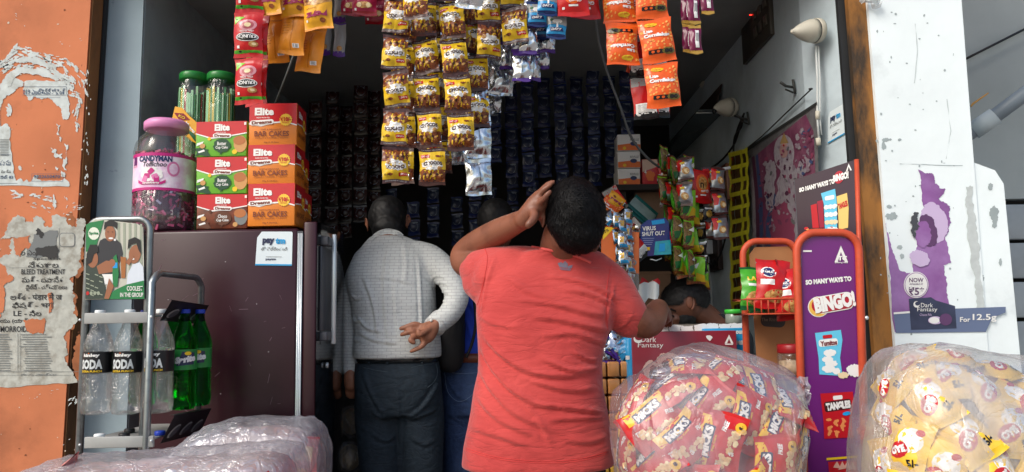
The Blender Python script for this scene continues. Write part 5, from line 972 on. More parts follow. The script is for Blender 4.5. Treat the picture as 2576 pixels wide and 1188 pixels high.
for x, yb, Y, l in [(1688, 560, 3.34, 'brown spice sachet strip, leftmost of its bunch, under the cable knot'), (1794, 600, 3.26, 'brown and silver spice sachet strip, middle one beside the wooden box'), (1812, 604, 3.20, 'brown and silver spice sachet strip, right one beside the wooden box')]:
    strip('spice', x, yb, Y, l, 'sachet strip', GQ, top=at(1800, 425, 3.2).z, turn=.3, jit=2.5)
strip('glu', 1765, 512, 3.22, 'red packet hanging between the green noodle strips and the wooden box', 'snack strip', n=1, turn=.6)
g = G(); g.tube([at(x, y, 3.26) for x, y in ((1672, 446), (1720, 440), (1760, 440), (1790, 432), (1836, 422))], .007, m_cw, 8); g.tube([at(1722, 450, 3.24), at(1728, 436, 3.24), at(1742, 446, 3.24)], .008, m_cw, 8); tag(g.build('tie_cord'), 'white knotted plastic cord that the green packet strips hang from', 'cord')
# --- rear shelf with small cartons
shk = M('dark_shelf_board', (40, 36, 34), .7)
rs = thing('rear_shelf', 'dark wooden rear shelf carrying the white and orange cartons', 'shelf', at(1600, 480, 3.9)); z_ = at(1600, 467, 3.9).z
G().box(at(1545, 470, 3.9).x, at(1700, 470, 3.9).x, 3.86, 4.2, z_ - .03, z_, shk).build('shelf_board', rs); G().box(at(1568, 470, 3.88).x - .015, at(1568, 470, 3.88).x + .015, 3.90, 3.94, .18, z_ - .031, shk).build('upright', rs)
def art_small(g, S, r): g.poly([(0.01, .02), (.99, .02), (.99, .36), (.6, .44), (.01, .36)], S, 1, ORG); g.poly(ell(.7, .42, .15, .13, 14), S, 3, NAVY); g.text('REVILLE', .74, .66, .38, .14, S, 3, GREY); g.poly(ell(.3, .16, .08, .1, 8), S, 2, YEL)
for k, (y0, y1, l) in enumerate([(339, 380, 'small white and orange carton on top of the rear shelf stack'), (382, 423, 'small white and orange carton in the middle of the rear shelf stack'), (425, 466, 'small white and orange carton at the bottom of the rear shelf stack')]):
    box_thing('small_carton', l, 'carton', 'small white and orange cartons on the rear shelf', 1553 + k, y0, 1611, y1, 3.88, .14, .03 * (k - 1), WHITE, art_small)
def art_sm2(g, S, r): g.poly([(0.02, .5), (.98, .7), (.98, .98), (.02, .98)], S, 1, flat('carton_pale', (210, 180, 160))); g.poly(jag(ell(.5, .35, .3, .2, 8), .05, 2, 3), S, 2, ORG); g.text('4', .2, .5, .14, .2, S, 3, WHITE)
box_thing('small_carton', 'small red and orange carton standing right of the white stack', 'carton', None, 1616, 401, 1656, 465, 3.9, .12, 0, cb_r, art_sm2)
g = G(); bm_ = at(1600, 560, 3.85); G().box(at(1590, 600, 3.95).x, at(1690, 600, 3.95).x, 3.95, 4.2, at(1600, 560, 3.95).z, at(1600, 478, 3.95).z, M('brown_cardboard', (112, 86, 66), .8, var=.12, vs=10)).build('x') if False else None
def plainbox(px0, py0, px1, py1, Y, dep, mat, name, label, cat, rot=0):
    a = at(px0, py1, Y); b = at(px1, py0, Y); g = G(); g.box(a.x, b.x, Y, Y + dep, a.z, b.z, mat, r=.004, rotz=rot)
    g.box(a.x - .003, b.x + .003, Y - .002, Y + dep + .002, b.z - .014, b.z - .004, mat, rotz=rot); return tag(g.build(name), label, cat)
cbm = M('brown_cardboard', (122, 96, 76), .8, var=.12, vs=10)
plainbox(1600, 482, 1672, 560, 3.95, .2, cbm, 'cardboard_box', 'dim brown cardboard box under the rear shelf', 'box')
plainbox(1590, 682, 1686, 800, 3.60, .25, cbm, 'cardboard_box', 'open brown cardboard box left of the shopkeeper', 'box')
# teal/white folded packs
rnd = random.Random(9); mt_ = M('teal_white_pack', (120, 140, 140), .4, var=.2, vs=40); mt2 = fp('teal', (24, 84, 84))
for k in range(4):
    c = at(1606 + k*3, 556 - k*9, 3.30); g = G(); Mx = Matrix.Translation(c) @ Matrix.Rotation(.45 + k*.1, 4, 'Y') @ Matrix.Rotation(-.5, 4, 'X'); g.xbox(Mx, .13, .014, .085, mt_, .004); g.xbox(Mx @ Matrix.Translation((0, -.001, -.034)), .132, .0145, .018, mt2, .002); g.xbox(Mx @ Matrix.Translation((0, -.001, .034)), .132, .0145, .018, mt2, .002)
    tag(g.build('folded_pack'), 'teal and white flat pack in the tilted pile beside the man in red', 'pack', 'teal and white flat packs in a tilted pile')
for k, (x, y) in enumerate([(1542, 512), (1530, 528)]):
    o = P['ndl'][k].copy(); o = P['corn'][k].copy() if k else P['popz'][0].copy(); COL.objects.link(o); o.name = 'snack_packet'; o.location = at(x, y, 3.2); o.rotation_euler = (.4, .6, .3); o.scale = (.8, .8, .6); tag(o, ['small yellow snack packet above the orange card beside the red shirt man', 'small orange snack packet tucked under the yellow one'][k], 'packet')
# orange card with clear pouch, silvery sachets
oc = M('orange_card', (206, 104, 48), .45, var=.06); oc2 = M('clear_pouch', (130, 134, 138), .12, alpha=.55)
def card(x0, y0, x1, y1, Y, label, art):
    g = G(); S = SY(Y, .001); g.poly([(x0, y0), (x1, y0 + 2), (x1, y1), (x0, y1)], S, 1, oc, 30); g.poly([(x0, y1), (x1, y1), (x1 + 2, y1 + 42), (x0 - 1, y1 + 44)], S, 1, oc2, 20); g.poly([(x0 - 2, y0 - 2), (x1 + 2, y0), (x1 + 2, y1 + 2), (x0 - 2, y1 + 2)], lambda u, v, l: at(u, v, Y) + V((0, .006, 0)), 0, oc, 30); art(g, S); return tag(g.build('hanging_card'), label, 'card', None)
def ar1(g, S): g.poly([(1514, 571), (1545, 573), (1516, 604)], S, 2, YEL); g.text('10%', 1523, 582, 16, 7, S, 3, BLACK, rot=30, flip=True); g.poly(jag(ell(1524, 656, 9, 7, 8), 3, 2, 2), S, 2, CYAN)
def ar2(g, S): g.poly(ell(1592, 661, 9, 8, 14), S, 2, GREY); g.poly(ell(1592, 661, 5, 3, 10), S, 3, oc)
card(1514, 571, 1550, 688, 3.0, 'orange hanging card with yellow corner and clear pouch, left one', ar1); card(1578, 584, 1606, 688, 3.02, 'orange hanging card with grey badge in clear film, right one', ar2)
P['tiny'] = [packet(.045, .062, .008, fSIL, fSIL, .08, fSIG, lambda g, S, w, h, ml: (g.poly(rect(-.2*w, .1*h, .4*w, .4*h), S, 1, fGLD, ml), g.poly(rect(0, -.3*h, .8*w, .2*h), S, 1, fBLU, ml)), s, wr=.004, nx=8, ny=10) for s in (31, 32)]
for o_ in P['tiny']: hide_src(o_)
for k, (x, y, Y, l) in enumerate([(1558, 740, 2.98, 'glittering silver and gold sachet strip between the orange cards, left one'), (1572, 752, 2.96, 'glittering silver and gold sachet strip between the orange cards, middle one'), (1588, 770, 3.0, 'glittering silver and gold sachet strip right of the red shoulder')]):
    strip('tiny', x, y, Y, l, 'sachet strip', 'glittering silver sachet strips', top=at(1560, 560, 3).z, jit=3, turn=.5)
rnd = random.Random(31)
for k in range(26):
    kind_ = rnd.choice(['tiny', 'tinys', 'spice', 'orback', 'ndl']); o = rnd.choice(P[kind_]).copy(); COL.objects.link(o); o.name = 'mixed_packet'; o.location = at(rnd.uniform(1516, 1604), rnd.uniform(500, 640), 3.10 + .010 * k); o.rotation_euler = (rnd.uniform(-.5, .5), rnd.uniform(-1.2, 1.2), rnd.uniform(-.6, .6)); o.scale = (.8,) * 3; tag(o, 'small mixed packet heaped between the red shirt man and the teal packs', 'packet', 'small mixed packets heaped right of the red shirt man')
# virus mask pack
vp = thing('mask_pack', 'blue and purple mask pack hanging between the cards and the green strips', 'mask pack', at(1645, 600, 3.15)); S = SY(3.15, .001); m_vb = M('mask_pack_blue', (26, 48, 120), .25, var=.2, vs=20, col2=(60, 30, 110), m2=.55, ms=12); m_vt = M('mask_pack_teal', (40, 160, 180), .2, var=.2, vs=30)
g = G(); pts = [(1612, 566), (1628, 554), (1672, 548), (1682, 560), (1688, 640), (1610, 646)]; g.poly(pts, S, 0, m_vb, 20); g.poly(pts, lambda u, v, l: at(u, v, 3.15) + V((0, .012, 0)), 0, m_vb, 20); g.poly([(1638, 556), (1670, 551), (1672, 562), (1640, 566)], S, 1, CYAN); g.text('VIRUS', 1632, 575, 34, 11, S, 3, WHITE, flip=True, bold=.03, rot=3); g.text('SHUT OUT', 1643, 588, 58, 11, S, 3, WHITE, flip=True, bold=.03, rot=3)
g.poly([(1648, 608), (1686, 604), (1688, 640), (1644, 642)], S, 2, m_vt); g.poly([(1658, 614), (1672, 612), (1672, 632), (1656, 634)], S, 3, CYAN); g.poly(rect(1624, 626, 20, 8), S, 2, YEL)
for k in range(4): g.poly(rect(1630, 600 + k*5, 30 - k*4, 1.6), S, 2, flat('pack_text', (130, 140, 190)))
g.build('pack_front', vp); G().tube([at(1634, 652, 3.16), at(1650, 656, 3.16), at(1664, 650, 3.16)], .003, m_st, 6).build('wire_hook', vp)
# --- counter and boxes in front of the shopkeeper
m_ct = M('counter_side_board', (126, 128, 128), .5, var=.1); m_ctt = M('counter_top_grey', (112, 106, 98), .5, var=.25, vs=20); CY = 2.78
ct = thing('shop_counter', 'grey topped shop counter behind the dark red carton', 'counter', (at(1700, 820, CY).x, CY + .2, .18)); zc = at(1740, 818, CY).z
xa, xb2 = at(1585, 900, CY).x, at(1876, 900, CY).x
G().box(xa, xb2, CY, CY + .42, .182, zc - .022, m_ct).build('counter_body', ct); G().box(xa - .01, xb2 + .004, CY - .012, CY + .45, zc - .020, zc, m_ctt, r=.003).build('counter_top', ct)
g = G(); S = SY(CY - .013, .001); rnd = random.Random(4)
for k in range(7): x = 1652 + k*31; g.poly(jag([(x, 822 - k*1.4), (x + 30, 820 - k*1.4), (x + 30, 836 - k*1.2), (x, 838 - k*1.2)], 3, 3, k), S, 1 + k % 2, WHITE)
tag(g.build('paper_edging', ct), 'torn white paper strips along the counter edge')
m_dr = M('dark_red_carton', (128, 32, 48), .4, var=.1, vs=8, coat=.2); 
c8 = [at(1586, 960, CY - .03), at(1850, 960, CY - .03), at(1850, 832, CY - .03), at(1588, 838, CY - .03)]
b0, b1 = at(1586, 1300, CY - .10), at(1850, 838, CY - .10)
df = thing('advert_carton', 'dark red biscuit carton with white lettering in front of the counter', 'carton', ((b0.x+b1.x)/2, CY - .06, 0)); YD = CY - .10
a = at(1588, 836, YD); b = at(1851, 832, YD); g = G(); zb_ = .18; g.box(a.x, b.x, YD, YD + .085, zb_, (a.z + b.z)/2, m_dr, r=.002); S = SY(YD, .0008)
g.text('Dark', 1631, 854, 38, 14, S, 2, WHITE, flip=True, bold=0, rot=0); g.text('Fantasy', 1636, 870, 64, 16, S, 2, WHITE, flip=True, bold=0); g.poly(ell(1604, 852, 11, 11, 18), S, 2, WHITE); g.poly(ell(1606, 848, 10, 8, 18), S, 3, m_dr)
g.poly([(1822, 864), (1833, 842), (1844, 864), (1838, 864), (1833, 852), (1828, 864)], S, 2, WHITE); g.poly(rect(1833, 866, 20, 3), S, 2, WHITE); g.poly(jag([(1775, 846), (1786, 844), (1792, 850), (1784, 858)], 2, 2, 4), S, 2, WHITE)
bis = M('biscuit_print_cream', (214, 180, 170), .5, var=.1); chp = M('biscuit_print_choco', (70, 30, 26), .5)
g.poly(jag(ell(1680, 908, 30, 22, 16), 3, 2, 6), S, 2, bis); g.poly(jag(ell(1684, 916, 20, 14, 12), 4, 2, 7), S, 3, chp); g.poly(jag(ell(1636, 934, 20, 28, 14), 3, 2, 8), S, 2, bis); g.poly(jag(ell(1642, 938, 10, 20, 12), 4, 2, 9), S, 3, chp); g.poly(jag(ell(1700, 940, 26, 14, 12), 3, 2, 3), S, 2, chp)
g.build('carton', df)
m_cy = M('cyan_carton', (34, 150, 206), .4, var=.08, coat=.2); YC = CY - .006; bc = thing('advert_carton', 'bright blue carton showing behind the right edge of the dark red carton', 'carton', (at(1800, 900, CY).x, CY, .18))
a = at(1764, 824, CY - .014); b = at(1872, 822, CY - .014); g = G(); g.box(a.x, b.x, CY - .05, CY - .015, .182, at(1830, 826, CY - .05).z, m_cy, r=.002); S = SY(CY - .05, .0008); g.text('ours', 1862, 836, 24, 9, S, 2, WHITE, flip=True, bold=.04); g.text('Milk', 1862, 862, 20, 11, S, 2, WHITE, flip=True, bold=.04); g.build('carton', bc)
a, b = at(1572, 850, CY - .02), at(1585, 850, CY - .02); g = G(); g.box(a.x, b.x, CY - .09, CY + .1, .182, a.z, m_cy, r=.002); g.poly(rect(1578, 900, 10, 10), SY(CY - .09, .0008), 2, WHITE); tag(g.build('narrow_carton'), 'narrow blue carton squeezed left of the dark red carton', 'carton')
# green-lidded tub on the counter
c = at(1845, 800, CY + .12); tb = thing('green_lid_tub', 'clear tub with bright green lid on the counter right of the shopkeeper', 'tub', (c.x, CY + .12, zc)); zt_ = at(1845, 780, CY + .1).z
g = G(); g.lathe([(.028, 0), (.032, .004), (.032, zt_ - zc - .014), (.028, zt_ - zc - .012)], (c.x, CY + .12, zc + .001), M('tub_clear_grey', (130, 140, 132), .15, var=.2), 20); g.build('tub_body', tb); g = G(); g.lathe([(.034, 0), (.034, .014), (.031, .017), (0, .017)], (c.x, CY + .12, zt_ - .014), M('bright_green_lid', (60, 180, 60), .35), 24); g.build('lid', tb)
# brown biscuit packs stacked left of the dark red carton
bp = M('biscuit_pack_tan', (182, 124, 72), .3, var=.15, vs=30, coat=.3); bp2 = M('biscuit_pack_clear', (190, 180, 160), .15, alpha=.6)
st_x = at(1545, 950, CY - .02).x
k = 0
for r_ in range(9):
    for q in range(3):
        w_ = .045; hx = st_x - .075 + q * .049; z_ = at(1540, 905, CY).z - (r_ + 1) * .062
        if z_ < .2: continue
        mm = bp if r_ < 5 else fp('pack_yellow', (206, 160, 60))
        g = G(); g.box(hx, hx + w_, CY - .03, CY + .10, z_, z_ + .056, mm, r=.006); g.box(hx + .002, hx + w_ - .002, CY - .034, CY - .030, z_ + .004, z_ + .052, mm, r=.002); tag(g.build('biscuit_pack'), 'tan biscuit pack stacked left of the dark red carton', 'pack', 'tan biscuit packs stacked left of the dark red carton'); k += 1
g = G(); S = SY(CY - .02, .002); rnd = random.Random(5)
for k in range(3):
    o = P['silp'][k % 2].copy(); COL.objects.link(o); o.name = 'film_packet'; o.location = at(1528 + k*20, 880 - (k % 2)*14, CY); o.rotation_euler = (-.3, .5*k, .3); tag(o, 'crumpled clear film packet on top of the tan biscuit stack', 'packet', 'film packets on the biscuit stack')
# white cloth with red trim left of the shopkeeper
g = G(); S0 = SY(3.12, .0); clo = M('white_cloth', (208, 214, 214), .8, var=.05, bump=.3, bs=60); crd = M('red_cloth_trim', (170, 26, 34), .7)
def Scl(u, v, l): return at(u, v, 3.12) + V((0, -.012 - .010 * math.sin((u - 1603) * .18) - .001 * l, 0))
g.poly([(1606, 716), (1618, 708), (1630, 712), (1640, 706), (1656, 716), (1656, 742), (1650, 756), (1630, 750), (1618, 766), (1608, 756), (1602, 738)], Scl, 1, clo, 6); g.poly([(1606, 716), (1612, 698), (1624, 704), (1632, 712), (1618, 710)], Scl, 2, crd, 6); g.poly([(1634, 710), (1652, 700), (1660, 708), (1658, 718), (1642, 708)], Scl, 2, crd, 6)
tag(g.build('white_cloth'), 'small white cloth with red trim hanging left of the shopkeeper', 'cloth')
# --- orange framed snack stand
m_of = M('orange_enamel_tube', (192, 76, 46), .5, var=.12, vs=30, col2=(160, 70, 44), m2=.66, ms=30); m_bd = M('brown_hardboard', (158, 106, 66), .75, var=.14, vs=6, bump=.2); SY2 = 2.18; SYb = 2.62
stn = thing('snack_stand', 'orange tube snack stand with purple chips advert panel and wire basket', 'display stand', (at(2080, 900, 2.4).x, 2.4, 0))
def poly3(pts, Yv, r, mat, name, n=10):
    return G().tube([at(x, y, Yv) for x, y in pts], r, mat, n).build(name, stn)
def arch(xl0, yl0, xl1, xr1, xr0, yr0, ytop, R, Y, r, name, slope=0):
    pts = [(xl0, yl0), (xl1, ytop + R)]
    for i in range(1, 7): t = math.pi/2*i/6; pts.append((xl1 + R - R*math.cos(t), ytop + R - R*math.sin(t)))
    for i in range(0, 6): t = math.pi/2*i/6; pts.append((xr1 - R + R*math.sin(t), ytop + slope + R - R*math.cos(t)))
    pts += [(xr1, ytop + slope + R), (xr0, yr0)]; return poly3(pts, Y, r, m_of, name, 12)
arch(2046, 1900, 2003, 2160, 2198, 1900, 585, 48, SY2, .0115, 'front_frame')
arch(1916, 1900, 1868, 2004, 2040, 1900, 607, 36, SYb, .0115, 'rear_frame')
pn = M('purple_panel', (104, 30, 112), .25, var=.15, vs=3, coat=.5)
SPn = SY(SY2 + .004, .0007); g = G(); pts = [(2014, 640), (2020, 612), (2040, 598), (2060, 594), (2110, 596), (2140, 602), (2154, 618), (2158, 660), (2194, 1400), (2036, 1400)]
g.poly(pts, SPn, 0, pn, 120); g.poly(pts, lambda u, v, l: at(u, v, SY2 + .010), 0, m_fg)
g.text('SO MANY WAYS TO', 2083, 706, 116, 13, SPn, 2, WHITE, rot=5, flip=True, bold=.07); bg1 = flat('logo_red', (176, 30, 50), .3); bg2 = flat('logo_yellow', (222, 176, 80), .3)
g.poly(ell(2058, 772, 27, 26, 22), SPn, 2, WHITE); g.poly(ell(2058, 772, 25, 24, 22), SPn, 3, bg2); g.poly(ell(2061, 769, 21, 19, 22), SPn, 4, bg1)
g.poly(rrect(2098, 762, 96, 44, 16, rot=-10), SPn, 3, WHITE); g.poly(rrect(2098, 762, 91, 39, 14, rot=-10), SPn, 4, bg1); g.text('BINGO!', 2097, 760, 104, 40, SPn, 7, WHITE, rot=11, flip=True, bold=.07)
g.poly([(2098, 660), (2114, 618), (2132, 660), (2124, 660), (2114, 634), (2106, 660)], SPn, 2, WHITE); g.text('ITC', 2116, 650, 26, 12, SPn, 3, WHITE, flip=True, bold=.05); g.text('Enduring Value', 2115, 661, 32, 5, SPn, 3, WHITE, flip=True, bold=.02); g.poly(rect(2030, 632, 22, 4), SPn, 2, WHITE)
bcy = flat('packet_print_cyan', (96, 190, 222), .35); brd = flat('packet_print_red', (184, 20, 34), .35)
g.poly([(2049, 838), (2114, 830), (2118, 856), (2112, 900), (2118, 946), (2060, 942), (2058, 900)], SPn, 2, bcy); g.poly(rrect(2082, 862, 48, 18, 6, rot=-6), SPn, 3, WHITE); g.text('Yumitos', 2083, 863, 42, 13, SPn, 4, flat('yum_text', (110, 30, 40)), rot=6, flip=True, bold=.05); g.poly(rrect(2080, 847, 24, 9, 3, rot=-6), SPn, 3, brd)
for x, y, a_, b_ in ((2086, 888, 16, 10), (2080, 904, 14, 8), (2090, 914, 16, 9), (2084, 928, 18, 10), (2102, 934, 10, 8)): g.poly(jag(ell(x, y, a_, b_, 9), 2, 2, x), SPn, 3, WHITE)
g.poly(jag(ell(2148, 932, 20, 17, 12), 4, 2, 5), SPn, 4, WHITE); g.poly(jag(ell(2120, 944, 14, 9, 8), 3, 2, 6), SPn, 4, CREAM)
g.poly([(2062, 990), (2144, 985), (2146, 1010), (2140, 1050), (2146, 1100), (2072, 1104), (2070, 1060)], SPn, 2, brd); g.text('TANGLES', 2107, 1020, 62, 20, SPn, 5, WHITE, rot=8, flip=True, bold=.08); g.poly(rrect(2106, 1020, 68, 26, 6, rot=-8), SPn, 3, flat('tangles_band', (60, 16, 24))); g.poly(rrect(2106, 1000, 24, 10, 3, rot=-6), SPn, 3, WHITE)
for k in range(12): g.poly(jag(ell(2084 + (k*17) % 50, 1056 + (k*11) % 40, 8, 4, 7, rot=k*37), 1.5, 1, k), SPn, 3, flat('snack_print', (222, 140, 80)))
g.poly(ell(2128, 1040, 11, 5, 10, rot=-10), SPn, 5, CYAN); g.poly(ell(2164, 1083, 12, 10, 12), SPn, 3, flat('tomato', (160, 24, 24))); g.poly(ell(2180, 1085, 9, 9, 12), SPn, 3, flat('tomato', (160, 24, 24)))
g.poly([(2078, 1152), (2156, 1146), (2156, 1151), (2078, 1158)], SPn, 2, YEL); g.poly([(2082, 1162), (2154, 1158), (2160, 1260), (2090, 1262)], SPn, 2, brd)
for k in range(4): g.poly([(2094 + k*13, 1176 + (k % 2)*6), (2104 + k*13, 1160), (2114 + k*13, 1178)], SPn, 3, flat('chip_print', (216, 170, 150)))
g.build('advert_panel', stn)
pts = [(1884, 640), (1898, 622), (1985, 620), (1996, 640), (2030, 1300), (1930, 1300)]
g = G(); g.poly(pts, SY(SYb + .004, .0007), 0, m_bd, 100); g.poly(pts, lambda u, v, l: at(u, v, SYb + .010), 0, m_bd); g.poly(rrect(1944, 806, 62, 34, 14, rot=4), SY(SYb + .004, .0007), 1, flat('rhino_print', (52, 44, 44))); g.text('The Rhino', 1936, 804, 44, 9, SY(SYb + .004, .0007), 3, flat('rhino_text', (120, 104, 92)), flip=True, bold=.03); g.text('12', 1964, 800, 10, 12, SY(SYb + .004, .0007), 3, flat('rhino_text2', (130, 60, 60)), flip=True); g.build('back_board', stn)
# basket between the frames
g = G(); A0, A1 = at(1880, 788, SYb - .02), at(2004, 818, SY2 + .06); z0_ = A0.z - .02
fl_, fr_ = at(1878, 770, SYb - .16), at(2012, 770, SY2 + .02); bl_, br_ = at(1890, 775, SYb - .01), at(2120, 775, SYb - .01)
yb_, yf_ = SYb - .012, SYb - .17; xl_, xr_ = at(1880, 775, yf_).x, at(2020, 775, yf_).x; zr = at(1940, 752, yf_).z; zf = at(1940, 790, yf_).z
for z_, rr in ((zr, .004), (zf, .003)): g.tube([(xl_, yf_, z_), (xr_, yf_, z_), (xr_ + .05, yb_, z_), (xl_, yb_, z_)], rr, m_of, 8, closed=True)
for k in range(9): x = xl_ + (xr_ - xl_) * k / 8; g.tube([(x, yf_, zr), (x, yf_, zf), (x + .02, yb_, zf)], .0022, m_of, 6)
g.build('wire_basket', stn)
g = G(); g.add([(xl_, yf_, zf + .004), (xr_, yf_, zf + .004), (xr_ + .05, yb_, zf + .004), (xl_, yb_, zf + .004)], [(0, 1, 2, 3)], M('basket_card', (120, 110, 100), .8)); g.build('basket_liner', stn)
P['chr'] = [packet(.125, .17, .026, fRED, fSIL, .07, fRED, lambda g, S, w, h, ml: (g.poly(ell(-.2*w, .22*h, .2*w, .11*h, 16), S, 1, fWHT, ml), g.poly(ell(-.2*w, .22*h, .16*w, .09*h, 16), S, 2, fNAV, ml), g.text("AMUL", -.2*w, .22*h, .24*w, .05*h, S, 4, fWHT, ml=ml, bold=.04), g.poly(rect(-.24*w, .02*h, .36*w, .11*h), S, 1, fWHT, ml), g.poly(ell(.05*w, -.25*h, .36*w, .13*h, 12), S, 1, fTAN, ml)), s, wr=.004) for s in (40, 41)]
P['chg'] = [packet(.095, .15, .022, fGRN, fSIL, .07, fDGR, lambda g, S, w, h, ml: (g.text('LAYS', 0, .22*h, .6*w, .1*h, S, 3, fYEL, ml=ml, bold=.05), g.poly(rect(0, .08*h, .6*w, .06*h), S, 1, fWHT, ml), g.poly(ell(0, -.22*h, .36*w, .16*h, 12), S, 1, fTAN, ml)), s, wr=.004) for s in (42,)]
for k_ in ('chr', 'chg'):
    for o_ in P[k_]: hide_src(o_)
for kk, x, y, dy, ry, rz, l in [('chg', 1893, 728, -.08, .1, .2, 'green chips packet in the wire basket, leftmost'), ('chg', 1912, 728, -.03, -.1, -.2, 'green chips packet squeezed behind the leftmost one'), ('chr', 1944, 716, -.10, .12, .1, 'large red chips packet in the wire basket, front middle'), ('chr', 1975, 716, -.06, .05, .9, 'red chips packet turned sideways behind the front red one'), ('chr', 1992, 740, -.11, -.1, -.2, 'red and yellow chips packet at the right end of the wire basket')]:
    o = P[kk][0 if kk == 'chg' else hash(l) % 2 * 0].copy(); COL.objects.link(o); o.name = 'chips_packet'; o.location = at(x, y, SYb + dy); o.rotation_euler = (-.12, ry, rz); tag(o, l, 'packet', 'chips packets in the wire basket')
# header board on the stand
HY = 2.30; mh = M('header_maroon', (44, 14, 34), .3, var=.2, vs=4, coat=.4); Hc = [(1998, 452), (2148, 403), (2153, 600), (2008, 600)]
def HB(u, v, l):
    a = V(Hc[0]).lerp(V(Hc[1]), u); b = V(Hc[3]).lerp(V(Hc[2]), u); p = a.lerp(b, v); Yv = HY + .12 - .14*u; return at(p.x, p.y, Yv) + V((0, -.0008*l, 0))
g = G(); g.poly([(0, 0), (1, 0), (1, 1), (0, 1)], HB, 0, mh, .3); g.poly([(0, 0), (1, 0), (1, 1), (0, 1)], lambda u, v, l: HB(u, v, 0) + V((0, .006, 0)), 0, m_fg, .3)
g.text('SO MANY WAYS TO', .36, .20, .60, .075, HB, 3, WHITE, flip=True, bold=.07); g.poly(ell(.73, .165, .085, .085, 18), HB, 3, bg1); g.text('BINGO!', .76, .165, .26, .10, HB, 5, WHITE, flip=True, bold=.07); g.poly([(.85, .12), (.90, .02), (.95, .12), (.925, .12), (.90, .06), (.875, .12)], HB, 3, WHITE)
g.poly([(.42, .33), (.66, .31), (.68, .5), (.67, .88), (.46, .88), (.46, .5)], HB, 3, bcy); g.poly([(.68, .42), (.86, .40), (.88, .6), (.86, .86), (.70, .88), (.70, .6)], HB, 2, flat('packet_print_yellow', (222, 190, 110), .35)); g.text('TANGLES', .78, .55, .16, .08, HB, 4, brd, flip=True, rot=12, bold=.06); g.poly(rrect(.56, .42, .16, .06, .02), HB, 4, WHITE); g.poly([(.24, .48), (.34, .47), (.36, .84), (.25, .84)], HB, 2, brd); g.poly([(.35, .44), (.45, .43), (.45, .84), (.37, .84)], HB, 2, flat('packet_print_crimson', (150, 20, 50), .35))
for k in range(9): g.poly(jag(ell(.5 + (k % 3)*.07, .55 + .11*(k//3) , .045, .035, 8), .012, 1, k), HB, 5, WHITE if k < 6 else CREAM)
for k in range(26): g.poly(jag(ell(.14 + (k*.37) % .8, .84 + (k*.13) % .14, .04, .025, 7, rot=k*31), .01, 1, k), HB, 4, [brd, flat('snack_print', (222, 140, 80)), BRN][k % 3])
g.poly(jag(ell(.58, .90, .12, .06, 10), .02, 2, 3), HB, 6, WHITE); g.build('header_board', stn)
g = G(); g.tube([at(2154, 402, HY - .02), at(2160, 600, HY - .03), at(2166, 700, SY2 + .06)], .0075, m_of, 8); g.build('header_post', stn); G().ball(at(2180, 800, SY2 - .008), (.006, .004, .006), m_st, 10, 6).build('rivet', stn)
# red lidded jar standing low behind the stand panel
c = at(1990, 880, 2.50); zt_ = at(1990, 848, 2.5).z; z0_ = at(1990, 945, 2.5).z
j = thing('red_lid_jar', 'clear jar with red lid inside the orange snack stand', 'jar', (c.x, 2.5, z0_)); g = G(); g.lathe([(.042, 0), (.046, .01), (.047, (zt_-z0_)*.52), (.044, (zt_-z0_)*.6)], (c.x, 2.5, z0_), m_pet, 26); g.build('jar_body', j)
g = G(); g.lathe([(.044, 0), (.046, .003), (.046, .026), (.043, .030), (0, .031)], (c.x, 2.5, z0_ + (zt_-z0_)*.58), M('red_lid_plastic', (150, 28, 34), .35), 28); g.build('lid', j); g = G(); g.lathe([(.040, .004), (.042, (zt_-z0_)*.38), (0, (zt_-z0_)*.42)], (c.x, 2.5, z0_), M('pale_sweets', (196, 170, 140), .6, var=.3, vs=60), 20); g.build('sweets', j)
G().box(c.x - .07, c.x + .09, 2.44, 2.58, z0_ - .012, z0_ - .002, flat('red_shelf', (120, 36, 32), .6), r=.002).build('jar_shelf', stn)
